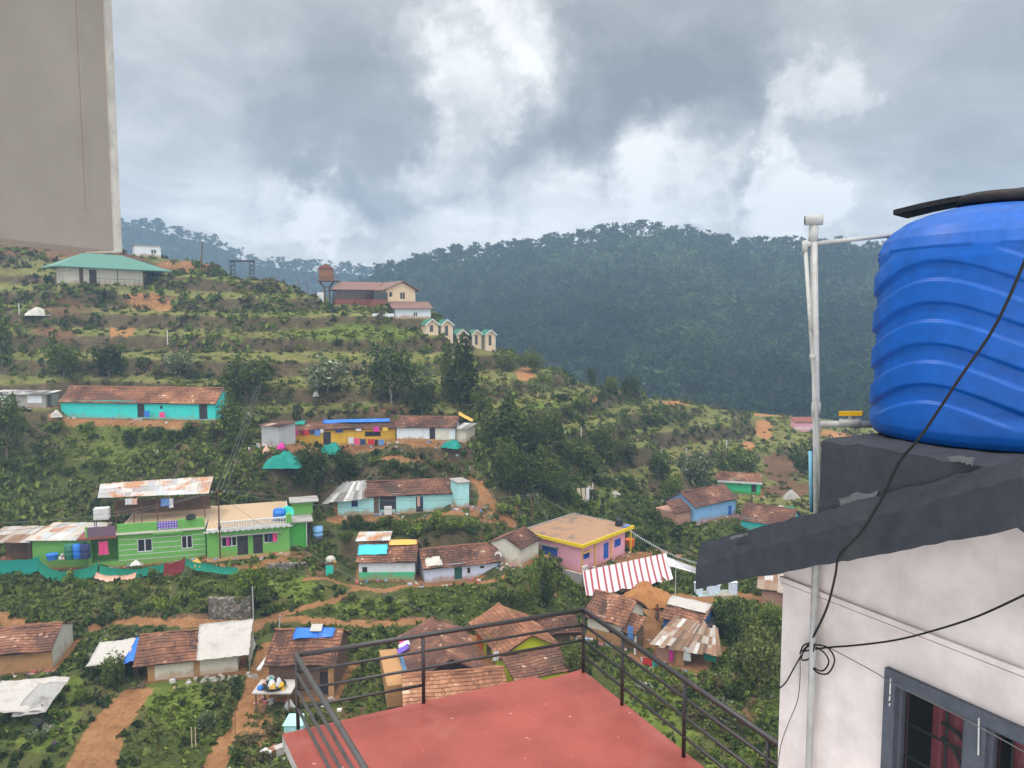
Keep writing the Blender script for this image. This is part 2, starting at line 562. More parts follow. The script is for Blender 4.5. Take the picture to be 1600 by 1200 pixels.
def vnoise(x, y, s, seed=0):
    x = np.asarray(x, float) / s + 37.3 * seed
    y = np.asarray(y, float) / s + 91.7 * seed
    xi, yi = np.floor(x).astype(int), np.floor(y).astype(int)
    fx, fy = x - xi, y - yi
    fx, fy = fx * fx * (3 - 2 * fx), fy * fy * (3 - 2 * fy)
    a = _LAT[xi & 255, yi & 255]
    b = _LAT[(xi + 1) & 255, yi & 255]
    c = _LAT[xi & 255, (yi + 1) & 255]
    d = _LAT[(xi + 1) & 255, (yi + 1) & 255]
    return (a * (1 - fx) + b * fx) * (1 - fy) + (c * (1 - fx) + d * fx) * fy


def fbm(x, y, s, o=4, seed=0):
    t, a, n = 0, 1.0, 0
    for i in range(o):
        t = t + a * vnoise(x, y, s / 2 ** i, seed + i)
        n += a
        a *= .5
    return t / n


def sstep(lo, hi, x):
    t = np.clip((np.asarray(x, float) - lo) / (hi - lo), 0, 1)
    return t * t * (3 - 2 * t)


# ------------------------------------------------------------------ building sites: front wall foot, left and right, seen at given distance
SITES = {}


def site(key, bl, br, d, depth, pad=1.0, dz=0.0, fade=2.4):
    p0 = pt(*bl, d)
    p1 = ptz(*br, p0[2])
    L = float(np.hypot(p1[0] - p0[0], p1[1] - p0[1]))
    yaw = math.atan2(p1[1] - p0[1], p1[0] - p0[0])
    SITES[key] = dict(o=p0 + np.array([0, 0, dz]), yaw=yaw, L=L, D=depth, pad=pad, fade=fade)
    return SITES[key]


site('turquoise', (96, 652), (337, 656), 112, 4.8)
site('ruin', (-14, 635), (72, 636), 112, 2.8)
site('yellow', (449, 697), (618, 692), 107, 4.4, .5, fade=1.3)
site('tilewhite', (620, 689), (711, 690), 107.5, 4.6, .5, fade=1.3)
site('endshed', (713, 690), (728, 691), 107.5, 3.0, .5, fade=1.3)
site('blockshed', (409, 694), (437, 697), 104, 3.0)
site('paleblue', (528, 806), (714, 797), 95.5, 4.0, .5, fade=1.3)
site('stairblock', (716, 793), (733, 791), 96.3, 2.6, .5, fade=1.3)
site('greenl', (186, 884), (322, 873), 82, 10.0)
site('greenr', (324, 873), (453, 861), 83.3, 9.6)
site('greenshed', (52, 886), (137, 886), 82, 4.5)
site('tinshelter', (-24, 886), (50, 886), 82, 4.0)
site('whitemint', (561, 905), (648, 904), 83, 4.6)
site('whitehut', (664, 911), (779, 899), 82.5, 4.4)
site('gablehut', (766, 874), (812, 883), 87, 4.4)
site('pink', (908, 893), (976, 864), 88, 7.4, .4, fade=1.0)
site('skyblue', (1084, 818), (1149, 803), 110, 5.0)
site('mint', (1121, 770), (1188, 774), 136, 4.2)
site('brownright', (1158, 826), (1235, 838), 110, 5.0)
site('mudhut', (-60, 1058), (82, 1044), 62, 5.6)
site('tarphut', (232, 1064), (372, 1048), 62, 5.2)
site('junkhouse', (421, 1088), (522, 1088), 60, 5.4)
site('gablerow', (652, 1100), (750, 1087), 58, 8.0)
site('lowhouse', (636, 1152), (790, 1138), 54, 5.0)
site('limehouse', (788, 1055), (866, 1040), 62, 7.0)
site('mossroof', (806, 1086), (888, 1069), 58.7, 4.5)
site('backhut', (846, 1014), (905, 1008), 69, 4.0)
site('stainedhouse', (918, 994), (973, 1009), 69.5, 4.3)
site('bluehut', (1036, 992), (1092, 1008), 70.5, 4.0)
site('scrapshed', (1024, 1030), (1100, 1046), 66, 4.6)
site('resort', (525, 476), (584, 476.4), 156, 7.0, 2)
site('resortgable', (604, 477), (649, 477.6), 155, 8.0, 2)
site('resortlow', (618, 497), (673, 497.05), 151, 5.0, .3, fade=1.0)
site('greenroof', (103, 443), (224, 447), 146, 5.0, 2)
site('whiteshed', (211, 400), (247, 403), 168, 5.0, 1)
for s in SITES.values():
    s['ux'] = np.array([math.cos(s['yaw']), math.sin(s['yaw'])])
    s['uy'] = np.array([-math.sin(s['yaw']), math.cos(s['yaw'])])


def S2W(s, x, y, z=0.0):
    p = s['o'][:2] + x * s['ux'] + y * s['uy']
    return np.array([p[0], p[1], s['o'][2] + z])


# ------------------------------------------------------------------ lie of the land
CTRL = [  # picture column, row and distance of ground seen in the photograph
    (-120, 366, 166), (0, 372, 166), (190, 384, 166), (300, 404, 166), (330, 420, 164), (400, 436, 161), (480, 450, 160), (-120, 420, 158), (0, 418, 157), (120, 415, 158), (290, 425, 157),
    (0, 455, 147), (240, 452, 148), (330, 455, 150), (420, 462, 152), (500, 478, 154),
    (0, 490, 138), (150, 492, 139), (300, 490, 142), (420, 492, 143), (560, 497, 148), (640, 510, 148),
    (80, 530, 130), (250, 535, 132), (400, 540, 134), (550, 545, 137), (660, 545, 144),
    (80, 580, 121), (250, 585, 121), (400, 585, 123), (520, 590, 124), (620, 600, 124), (720, 600, 128), (676, 524, 146.5), (699, 531, 147.5), (722, 538, 151.5), (765, 546, 157), (730, 560, 150),
    (820, 565, 158), (860, 577, 160), (950, 610, 162), (1000, 612, 168), (1080, 628, 180), (1180, 645, 192), (1300, 655, 200), (1450, 668, 205), (1600, 690, 205),
    (800, 600, 138), (850, 620, 135), (800, 650, 120), (950, 650, 137), (900, 720, 118), (850, 780, 105), (1000, 680, 145), (1100, 665, 163), (1180, 690, 162), (1260, 690, 170),
    (1180, 722, 152), (1250, 725, 150), (1320, 740, 150), (1500, 760, 150), (1000, 745, 125), (1000, 780, 115), (950, 770, 112), (1230, 780, 130), (1060, 730, 132),
    (600, 640, 115), (480, 640, 115), (760, 690, 108), (600, 735, 102), (400, 720, 105), (740, 750, 102), (760, 800, 98), (100, 720, 104), (250, 720, 103), (100, 780, 96), (0, 820, 91), (420, 760, 97), (480, 800, 94),
    (600, 830, 92), (700, 830, 91), (800, 840, 91), (480, 880, 85), (520, 905, 82), (830, 900, 84), (870, 942, 82), (890, 931, 86), (845, 915, 86), (760, 935, 78), (600, 935, 78), (420, 910, 80), (400, 965, 73), (280, 965, 72), (150, 965, 72), (10, 970, 71), (560, 975, 73), (100, 920, 77), (300, 930, 76), (-80, 900, 82),
    (130, 1030, 64), (380, 1010, 67), (570, 1060, 62), (190, 1080, 60), (330, 1120, 57), (60, 1100, 58), (150, 1180, 52), (350, 1190, 52), (-60, 1180, 52), (560, 1120, 57), (430, 1150, 55),
    (1000, 920, 80), (1060, 925, 79), (1120, 930, 80), (1010, 965, 72), (1000, 1040, 64), (1140, 1040, 64), (1180, 960, 74), (1100, 1090, 58), (1190, 1120, 55), (1020, 1100, 58), (1210, 880, 96), (1300, 900, 92), (1300, 1000, 70), (1500, 900, 92), (1500, 1100, 60),
    (1100, 870, 98), (1030, 860, 100), (1160, 880, 98), (-300, 500, 140), (-300, 700, 110), (-300, 900, 85), (-300, 1050, 62), (1700, 800, 140),
]
_P, _Z = [], []
for (u, v, d) in CTRL:
    p = pt(u, v, d)
    _P.append(p[:2])
    _Z.append(p[2])
for k, s in SITES.items():
    if k in ('lowhouse', 'mossroof', 'backhut'):
        continue
    for fx, fy in ((0, 0), (1, 0), (0, 1), (1, 1), (.5, .5)):
        _P.append(S2W(s, fx * s['L'], fy * s['D'])[:2])
        _Z.append(s['o'][2])
for (u, v, d) in CTRL:                      # beyond the skyline of the near hill the ground falls away
    if (u, v) in ((-120, 366), (0, 372), (190, 384), (300, 404), (400, 436), (480, 450), (765, 546), (860, 577), (950, 610), (1080, 628), (1180, 645), (1300, 655), (1450, 668), (1600, 690)):
        for dd, dz in ((30, -9), (70, -26)):
            p = pt(u, v, d + dd)
            _P.append(p[:2])
            _Z.append(pt(u, v, d)[2] + dz)
for (x, y, z) in ((0, 4, -21), (-20, 4, -21), (20, 4, -21), (0, 18, -26), (-20, 20, -27), (20, 20, -27), (0, 34, -30), (-30, 34, -30), (30, 34, -30), (-60, 10, -24), (60, 10, -24), (70, 40, -30)):
    _P.append(np.array([x, y], float))
    _Z.append(z)
_P, _Z = np.array(_P), np.array(_Z)
_C2 = 9.0


def _phi(dx, dy):
    return np.sqrt(dx * dx + dy * dy + _C2)


_A = _phi(_P[:, None, 0] - _P[None, :, 0], _P[:, None, 1] - _P[None, :, 1])
_n = len(_P)
_B = np.zeros((_n + 3, _n + 3))
_B[:_n, :_n] = _A + (-.35) * np.eye(_n)
_B[:_n, _n] = 1
_B[:_n, _n + 1:] = _P / 100
_B[_n:, :_n] = _B[:_n, _n:].T
_sol = np.linalg.solve(_B, np.concatenate([_Z, np.zeros(3)]))


def rbf(x, y):
    sh = np.shape(x)
    x, y = np.ravel(x), np.ravel(y)
    out = np.empty(len(x))
    for i in range(0, len(x), 20000):
        a = _phi(x[i:i + 20000, None] - _P[None, :, 0], y[i:i + 20000, None] - _P[None, :, 1])
        out[i:i + 20000] = a @ _sol[:_n] + _sol[_n] + (x[i:i + 20000] * _sol[_n + 1] + y[i:i + 20000] * _sol[_n + 2]) / 100
    return out.reshape(sh)


def ratio(v):
    Y = -(np.asarray(v, float) - 600.0) / F
    return (Y * CP - SP) / (CP + Y * SP)


RIDGE1 = np.array([(-200, 545), (300, 535), (400, 520), (500, 480), (560, 452), (600, 428), (640, 420), (700, 408), (760, 400), (820, 392), (870, 382), (930, 374), (1000, 365), (1060, 368), (1110, 382), (1160, 392),
                   (1250, 394), (1350, 396), (1500, 398), (1700, 402), (2000, 410), (2600, 430)], float)
RIDGE2 = np.array([(-400, 380), (0, 356), (150, 352), (190, 352), (240, 357), (280, 370), (330, 378), (360, 391), (390, 411), (430, 417), (480, 424), (550, 428), (600, 433), (700, 440), (900, 450), (2600, 470)], float)


def far(x, y):
    y = np.maximum(y, 1.0)
    r = np.hypot(x, y)
    u = 800 + F * x / y * CP
    z1 = np.interp(u, RIDGE1[:, 0], ratio(RIDGE1[:, 1])) * 600 * y / r
    z2 = np.interp(u, RIDGE2[:, 0], ratio(RIDGE2[:, 1])) * 900 * y / r
    bump = (fbm(x, y, 70, 4, 3) - .5) * 16
    g = np.abs(np.sin(u / 47 + fbm(x, y, 120, 3, 9) * 5)) * 5
    t = np.clip((r - 262) / 338, 0, 1)
    h1 = -50 + (z1 + 50) * (.80 * t + .20 * t * t) + (bump - g) * np.sin(np.pi * np.clip(t, 0, 1)) * (t < 1)
    h1 = np.where(r > 600, z1 - (r - 600) * .45, h1)
    t2 = np.clip((r - 700) / 200, 0, 1)
    h2 = -60 + (z2 + 60) * t2 + bump * np.sin(np.pi * t2)
    h2 = np.where(r > 900, z2 - (r - 900) * .3, h2)
    return np.maximum(np.maximum(h1, h2), -70)


def ground(x, y, detail=True):
    x, y = np.asarray(x, float), np.asarray(y, float)
    r = np.hypot(x, y)
    z = rbf(x, np.minimum(y, 330))
    # farmed benches stepping up the hill
    wt = sstep(113, 124, y - .12 * x) * (1 - sstep(172, 190, r))
    zz_ = z + (fbm(x, y, 34, 3, 2) - .5) * 2.2 + .018 * x
    st = 3.7
    k = zz_ / st
    fl = np.floor(k)
    fr = k - fl
    stepz = st * (fl + .30 * fr + .70 * sstep(.60, .97, fr)) - (zz_ - z)
    z = z + wt * .9 * (stepz - z)
    if detail:
        z = z + (fbm(x, y, 9, 3, 21) - .5) * .9 * sstep(28, 40, r) + (fbm(x, y, 2.2, 2, 31) - .5) * .30 * sstep(28, 40, r)
    w = sstep(212, 258, r)
    z = z * (1 - w) + w * far(x, y)
    for key, s in SITES.items():
        dx, dy = x - s['o'][0], y - s['o'][1]
        lx = dx * s['ux'][0] + dy * s['ux'][1]
        ly = dx * s['uy'][0] + dy * s['uy'][1]
        q = np.maximum(np.maximum(-lx, lx - s['L']), np.maximum(-ly - .3, ly - s['D']))
        ww = 1 - sstep(s['pad'] * .5, s['pad'] + s['fade'], q)
        z = z * (1 - ww) + ww * (s['o'][2] - .04)
    return z


def hits(uv, d0=36, d1=230, n=600):
    """first ground point on each sight line (u, v)"""
    uv = np.asarray(uv, float)
    out = np.full((len(uv), 3), np.nan)
    ds = d0 * (d1 / d0) ** np.linspace(0, 1, n)
    for i in range(0, len(uv), 60):
        c = uv[i:i + 60]
        X = (c[:, 0] - 800) / F
        Y = -(c[:, 1] - 600) / F
        ry = CP + Y * SP
        px = (X / ry)[:, None] * ds[None]
        pz = ((Y * CP - SP) / ry)[:, None] * ds[None]
        g = ground(px, np.broadcast_to(ds, px.shape))
        below = pz < g
        for j in range(len(c)):
            kk = np.argmax(below[j])
            if below[j, kk] and kk > 0:
                a, b = pz[j, kk - 1] - g[j, kk - 1], g[j, kk] - pz[j, kk]
                t = a / (a + b + 1e-9)
                d = ds[kk - 1] + (ds[kk] - ds[kk - 1]) * t
                out[i + j] = (X[j] / ry[j] * d, d, (Y[j] * CP - SP) / ry[j] * d)
    return out


def hit(u, v):
    return hits([(u, v)])[0]


def gz(x, y):
    return float(ground(np.array([x]), np.array([y]))[0])


# ------------------------------------------------------------------ the ground sheet
PATHS = [  # trodden earth paths: half width in metres, then picture points
    (0.62, [(600, 716), (650, 719), (690, 726), (725, 738), (748, 754), (758, 772), (750, 795), (740, 804)]),
    (0.7, [(757, 772), (780, 800), (800, 818)]),
    (0.55, [(480, 905), (520, 905), (560, 918), (600, 924), (650, 915), (720, 912), (780, 905), (830, 900)]),
    (0.5, [(560, 918), (520, 940), (470, 952), (420, 965), (400, 975)]),
    (0.7, [(150, 978), (220, 972), (290, 972), (350, 975), (400, 978)]),
    (0.9, [(0, 962), (30, 975), (60, 985)]),
    (1.45, [(215, 1082), (195, 1105), (165, 1140), (150, 1175), (140, 1210)]),
    (0.8, [(415, 1010), (405, 1050), (395, 1090), (370, 1130), (345, 1170), (335, 1205)]),
    (0.8, [(80, 652), (120, 660), (200, 661), (300, 664)]),
    (1.5, [(985, 880), (1010, 868), (1030, 862), (1050, 868)]),
    (1.3, [(1010, 940), (1022, 965), (1005, 1000), (1000, 1030)]),
    (1.2, [(1060, 935), (1100, 935), (1150, 925), (1190, 940)]),
    (0.8, [(455, 700), (520, 702), (600, 698), (700, 697)]),
    (0.8, [(520, 812), (600, 810), (720, 802)]),
    (0.7, [(330, 886), (400, 884), (450, 872)]),
    (0.7, [(430, 968), (520, 972), (600, 975), (660, 970)]),
    (1.3, [(740, 1060), (748, 1030), (735, 1000)]),
]
BARE = [  # bare earth: picture ellipse, strength (of orange soil), strength (of brown soil)
    (90, 392, 150, 16, .3, 1), (290, 412, 50, 14, .5, .8), (240, 470, 45, 14, .55, .7), (255, 478, 22, 9, .7, .4), (170, 470, 14, 8, .5, .5), (200, 520, 22, 12, .6, .6), (100, 480, 60, 14, .2, .6), (80, 520, 40, 24, .15, .7), (175, 520, 8, 10, .8, .4),
    (822, 583, 18, 12, 1, .3), (1195, 668, 17, 17, 1, .3), (1170, 697, 16, 7, 1, .3), (1215, 646, 38, 6, .9, .3), (1310, 680, 40, 10, .9, .3), (1070, 630, 40, 5, .7, .3), (930, 626, 8, 12, .6, .5),
    (760, 575, 30, 25, .2, .4), (560, 475, 60, 8, .1, .3), (1220, 730, 35, 28, 0, 1), (800, 770, 10, 24, .2, .7), (800, 800, 14, 14, .5, .5), (690, 712, 50, 6, .25, .6), (765, 806, 18, 12, .5, .6), (290, 962, 110, 7, .35, .7), (840, 925, 30, 18, .5, .7),
    (620, 970, 90, 8, .4, .7), (400, 1140, 40, 40, .5, .5), (1010, 880, 30, 12, .8, .4), (1010, 930, 45, 18, .9, .3), (1085, 935, 40, 10, .8, .3), (1170, 935, 30, 10, .6, .6), (480, 870, 30, 15, .4, .6), (600, 642, 50, 8, .2, .7),
    (860, 720, 8, 25, .2, .8), (400, 1080, 25, 40, .5, .6), (1010, 1000, 20, 40, .5, .6), (720, 1050, 25, 30, .3, .6), (1160, 1110, 60, 40, .15, .6), (280, 700, 30, 12, .1, .5), (700, 985, 70, 20, .3, .6), (925, 770, 14, 18, .4, .5), (60, 620, 40, 14, .1, .5),
    (1075, 815, 20, 12, .4, .6), (1240, 765, 60, 14, .1, .7), (505, 890, 30, 14, .3, .6), (560, 1130, 30, 60, .2, .5),
]
LUSH = [  # short bright grass: picture ellipse, strength
    (850, 634, 30, 9, .9), (280, 1100, 60, 60, 1), (60, 1120, 80, 80, .7), (450, 915, 90, 28, .55), (560, 945, 90, 20, .5), (200, 690, 150, 50, .45), (1000, 1130, 120, 60, .6), (1060, 1060, 80, 50, .6), (150, 1000, 40, 20, .6), (170, 665, 150, 8, .5),
    (300, 920, 120, 30, .3), (560, 520, 120, 20, .5), (420, 480, 90, 14, .35), (700, 610, 40, 8, .6), (960, 775, 40, 20, .4), (1180, 705, 60, 12, .35), (570, 1060, 30, 50, .35), (980, 640, 60, 25, .2),
]


def project(x, y, z):
    yc = y * CP - z * SP
    zc = y * SP + z * CP
    yc = np.where(yc < .1, .1, yc)
    return 800 + F * x / yc, 600 - F * zc / yc


TH = np.concatenate([np.linspace(-62, -38, 20, endpoint=False), np.linspace(-38, 38, 360, endpoint=False), np.linspace(38, 62, 21)])
RR = np.concatenate([np.linspace(2, 34, 12, endpoint=False), np.linspace(34, 206, 344, endpoint=False), np.linspace(206, 270, 26, endpoint=False), np.linspace(270, 920, 66, endpoint=False), np.linspace(920, 3000, 8)])
TT, RG = np.meshgrid(np.radians(TH), RR)
GX, GY = RG * np.sin(TT), RG * np.cos(TT)
GZ = ground(GX, GY)
GU, GV = project(GX, GY, GZ)
orange, brown, lush = np.zeros_like(GX), np.zeros_like(GX), np.zeros_like(GX)
near = (RG > 34) & (RG < 240)
wobx = (fbm(GX, GY, 5, 4, 51) - .5)
woby = (fbm(GX, GY, 5, 4, 61) - .5)
for (u, v, a, b, so, sb) in BARE:
    q = np.sqrt(((GU - u) / a + wobx * 1.7) ** 2 + ((GV - v) / b + woby * 1.7) ** 2)
    m = (1 - sstep(.65, 1.1, q)) * near
    orange = np.maximum(orange, m * so)
    brown = np.maximum(brown, m * sb)
for (u, v, a, b, s_) in LUSH:
    q = np.sqrt(((GU - u) / a + wobx * .9) ** 2 + ((GV - v) / b + woby * .9) ** 2)
    lush = np.maximum(lush, (1 - sstep(.5, 1.15, q)) * near * s_)
pathd = np.full(GX.shape, 9.0)
PATHPTS = []
for hw, uvs in PATHS:
    P3 = hits(uvs)
    P3 = P3[~np.isnan(P3[:, 0])]
    PATHPTS.append((hw, P3))
    for a, b in zip(P3[:-1], P3[1:]):
        ab = (b - a)[:2]
        l2 = ab @ ab + 1e-9
        t = np.clip(((GX - a[0]) * ab[0] + (GY - a[1]) * ab[1]) / l2, 0, 1)
        dd = np.sqrt((GX - a[0] - t * ab[0]) ** 2 + (GY - a[1] - t * ab[1]) ** 2 + (1.1 * (GZ - a[2] - t * (b[2] - a[2]))) ** 2) / hw
        pathd = np.minimum(pathd, dd)
padm = np.zeros_like(GX)                      # trodden yards round the houses
for key, s in SITES.items():
    dx, dy = GX - s['o'][0], GY - s['o'][1]
    lx = dx * s['ux'][0] + dy * s['ux'][1]
    ly = dx * s['uy'][0] + dy * s['uy'][1]
    q = np.maximum(np.maximum(-lx, lx - s['L']), np.maximum(-ly, ly - s['D']))
    padm = np.maximum(padm, (1 - sstep(.3, 1.5, q + wobx * 1.6)) * (1 - sstep(.3, .8, np.abs(GZ - s['o'][2]))))
drr = np.gradient(RR)
sl_r = np.gradient(GZ, axis=0) / drr[:, None]
sl_t = np.gradient(GZ, axis=1) / (np.gradient(np.radians(TH))[None] * RG + 1e-6)
STEEP = np.hypot(sl_r, sl_t)
padm = padm * (1 - sstep(.45, .8, STEEP))
pathm = (1 - sstep(.65, 1.25, pathd + wobx * .9)) * (1 - .5 * sstep(1.0, 1.6, STEEP))
forestm = sstep(225, 262, RG)


def grid_faces(rows, cols):
    i = np.arange(rows - 1)[:, None] * cols + np.arange(cols - 1)[None]
    return np.stack([i, i + 1, i + cols + 1, i + cols], -1).reshape(-1, 4)


def np_mesh(name, V, Fc, mat, attrs=None, parent=None, smooth=False):
    """fast mesh from arrays; attrs: {name: (domain, values)}"""
    me = bpy.data.meshes.new(name)
    me.vertices.add(len(V))
    me.vertices.foreach_set('co', np.asarray(V, np.float32).ravel())
    k = Fc.shape[1]
    me.loops.add(Fc.size)
    me.loops.foreach_set('vertex_index', Fc.astype(np.int32).ravel())
    me.polygons.add(len(Fc))
    me.polygons.foreach_set('loop_start', np.arange(0, Fc.size, k, dtype=np.int32))
    for n_, (dom, vals) in (attrs or {}).items():
        me.attributes.new(n_, 'FLOAT', dom).data.foreach_set('value', np.asarray(vals, np.float32).ravel())
    if smooth:
        me.polygons.foreach_set('use_smooth', np.ones(len(Fc), bool))
    me.materials.append(MATS[mat] if isinstance(mat, str) else mat)
    me.update(calc_edges=True)
    me.validate()
    o = bpy.data.objects.new(name, me)
    COL.objects.link(o)
    if parent is not None:
        o.parent = parent
    return o


# ground material
m, N = newmat('earth')
g_ = lambda n_: N.n('ShaderNodeAttribute', attribute_name=n_).outputs['Fac']
tc = N.n('ShaderNodeTexCoord').outputs['Object']
nb = N.noise(tc, .11, 6, .6).outputs[0]
nm = N.noise(tc, .55, 6, .65).outputs[0]
nf = N.noise(tc, 2.6, 6, .7).outputs[0]
nff = N.noise(tc, 9.0, 4, .7).outputs[0]
gnz = N.n('ShaderNodeSeparateXYZ')
N.l(N.n('ShaderNodeNewGeometry').outputs['Normal'], gnz.inputs[0])
flat = N.sstep(gnz.outputs[2], .72, .93)
mixn = N.math('ADD', N.math('MULTIPLY', nm, .5), N.math('MULTIPLY', nf, .5))
grass_low = N.ramp(mixn, [(.30, (.024, .032, .009)), (.45, (.046, .060, .015)), (.58, (.078, .092, .024)), (.70, (.120, .118, .038))])
grass = N.ramp(mixn, [(.30, (.058, .062, .018)), (.45, (.115, .122, .034)), (.56, (.185, .178, .056)), (.70, (.270, .225, .090))])
weeds = N.ramp(mixn, [(.30, (.028, .026, .013)), (.45, (.066, .054, .027)), (.56, (.115, .084, .046)), (.70, (.175, .120, .066))])
lushc = N.ramp(mixn, [(.30, (.055, .078, .014)), (.5, (.110, .145, .026)), (.70, (.195, .215, .054))])
brownc = N.ramp(mixn, [(.30, (.060, .036, .022)), (.5, (.125, .070, .038)), (.70, (.215, .120, .062))])
orangec = N.ramp(mixn, [(.30, (.200, .092, .040)), (.5, (.33, .160, .068)), (.70, (.46, .250, .115))])
pathc = N.ramp(mixn, [(.30, (.135, .064, .028)), (.5, (.265, .130, .057)), (.70, (.38, .210, .098))])
forc = N.ramp(mixn, [(.30, (.012, .018, .010)), (.7, (.035, .045, .022))])
grass = N.mix(g_('upper'), grass_low, grass)
c = N.mix(flat, weeds, grass)
c = N.mix(N.math('MULTIPLY', N.sstep(nb, .50, .68), .65), c, N.mix(flat, (.060, .046, .024), (.130, .105, .042)))
wob2 = N.math('MULTIPLY_ADD', nf, .9, -.45)
c = N.mix(N.sstep(N.math('ADD', g_('lush'), wob2), .25, .55), c, lushc)
c = N.mix(N.sstep(N.math('ADD', g_('brown'), wob2), .32, .68), c, brownc)
c = N.mix(N.sstep(N.math('ADD', g_('orange'), wob2), .32, .68), c, orangec)
c = N.mix(N.sstep(N.math('ADD', g_('trod'), N.math('MULTIPLY_ADD', nf, .7, -.35)), .35, .68), c, pathc)
c = N.mix(g_('forest'), c, forc)
c = N.mix(.28, c, N.mix(N.sstep(nff, .3, .7), (.35, .35, .35), (1.4, 1.4, 1.4)), 'MULTIPLY')
hgt = N.math('ADD', N.math('MULTIPLY', nf, .6), N.math('MULTIPLY', nff, .4))
finish(N, c, .95, hgt, .08, bdist=.25, bstr=.8)

trod = np.maximum(pathm, padm * .85)
V = np.stack([GX, GY, GZ], -1).reshape(-1, 3)
FC = grid_faces(*GX.shape)
at = dict(lush=lush, brown=brown, orange=orange, trod=trod, forest=forestm, upper=sstep(108, 122, GY - .12 * GX))
pm = (pathm > .5).ravel()[FC].mean(1) > .6
zone = RG.ravel()[FC].mean(1)


def piece(name, mask):
    fc = FC[mask]
    idx, inv = np.unique(fc.ravel(), return_inverse=True)
    o = np_mesh(name, V[idx], inv.reshape(fc.shape), 'earth', {k_: ('POINT', a.ravel()[idx]) for k_, a in at.items()}, smooth=True)
    return tag(o, None, None, kind='structure')


piece('dirt_path', pm)
piece('hillside_terrain', ~pm & (zone < 236))
piece('far_hills', ~pm & (zone >= 236))

# ------------------------------------------------------------------ house building
def FX(s, u, v, yoff=0.0):
    """local (x, z) where the sight line (u, v) meets the plane y = yoff of a site"""
    r = ray(u, v)
    o = s['o'][:2] + yoff * s['uy']
    M_ = np.array([[r[0], -s['ux'][0]], [r[1], -s['ux'][1]]])
    t, x = np.linalg.solve(M_, o)
    return float(x), float(r[2] * t - s['o'][2])


def facade(mb, x0, x1, z0, z1, y, holes, rev=.14):
    """front wall in the plane y with real openings and their reveals"""
    xs = sorted({x0, x1, *[min(max(h[0], x0), x1) for h in holes], *[min(max(h[1], x0), x1) for h in holes]})
    zs = sorted({z0, z1, *[min(max(h[2], z0), z1) for h in holes], *[min(max(h[3], z0), z1) for h in holes]})
    for i in range(len(xs) - 1):
        for j in range(len(zs) - 1):
            cx, cz = (xs[i] + xs[i + 1]) / 2, (zs[j] + zs[j + 1]) / 2
            if any(h[0] < cx < h[1] and h[2] < cz < h[3] for h in holes):
                continue
            mb.quad((xs[i], y, zs[j]), (xs[i + 1], y, zs[j]), (xs[i + 1], y, zs[j + 1]), (xs[i], y, zs[j + 1]))
    for a, b, c, d in holes:
        c = max(c, z0)
        yy = y + rev
        mb.quad((a, y, c), (a, yy, c), (a, yy, d), (a, y, d))
        mb.quad((b, yy, c), (b, y, c), (b, y, d), (b, yy, d))
        mb.quad((a, yy, d), (b, yy, d), (b, y, d), (a, y, d))
        mb.quad((a, y, c), (b, y, c), (b, yy, c), (a, yy, c))


def V3(*a):
    return np.array(a, float)


def tile_roof(mb, A, B, C, D, row=.36, col=.27, sag=.07, seed=0, lift=.055, thick=.07):
    """clay tiles laid in rows from the eave A-B up to the ridge D-C: lapped rows, rolled columns, odd slipped tiles"""
    r = random.Random(seed)
    A, B, C, D = [np.array(p, float) for p in (A, B, C, D)]
    nr = max(2, int(round(np.linalg.norm((D + C) / 2 - (A + B) / 2) / row)))
    nc = max(2, int(round(max(np.linalg.norm(B - A), np.linalg.norm(C - D)) / col)))
    nrm = np.cross(B - A, D - A)
    nrm /= np.linalg.norm(nrm)
    if nrm[2] < 0:
        nrm = -nrm
    ph = [r.uniform(0, 6) for _ in range(4)]
    off = r.uniform(0, 100)

    def P(a, t, e):
        base = (A * (1 - a) + B * a) * (1 - t) + (D * (1 - a) + C * a) * t
        w = sag * (math.sin(a * 7 + ph[0]) * .6 + math.sin(a * 17 + ph[1] + t * 3) * .35 + math.sin(t * 5 + ph[2] + a * 4) * .5)
        return base + nrm * (w + e)

    for i in range(nr):
        t0, t1 = i / nr, min(1.0, (i + 1.12) / nr)
        jj = r.uniform(-.012, .012)
        vs, fs, tn = [], [], []
        eo = r.uniform(-.05, .05) / nr
        for k in range(2 * nc + 1):
            a = k / (2 * nc)
            e = .028 if k % 2 else -.018
            j2 = r.uniform(-.014, .014)
            vs += [P(a, t0 + eo, lift + e + j2 - .05), P(a, t0 + eo, lift + e + jj + j2), P(a, t1, e + jj)]
        o = len(mb.v)
        mb.v += [tuple(p) for p in vs]
        for k in range(nc):
            cl = vnoise(np.array([k * .31 + off]), np.array([i * .35]), 1.6)[0]
            cl2 = vnoise(np.array([k * .31 + off + 50]), np.array([i * .35]), 5.0)[0]
            tint = min(1, max(0, .5 + (cl - .5) * .55 + (cl2 - .5) * .6 + r.gauss(0, .075) + (.32 if r.random() < .018 else 0)))
            for q in (2 * k, 2 * k + 1):
                b = o + 3 * q
                mb.f += [(b, b + 3, b + 4, b + 1), (b + 1, b + 4, b + 5, b + 2)]
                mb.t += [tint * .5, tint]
    dn = nrm * -thick
    for q in ((A, B, C, D),):
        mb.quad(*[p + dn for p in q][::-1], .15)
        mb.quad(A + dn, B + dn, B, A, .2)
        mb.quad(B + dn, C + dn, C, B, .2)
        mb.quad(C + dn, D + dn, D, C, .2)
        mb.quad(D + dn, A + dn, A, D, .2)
    return mb


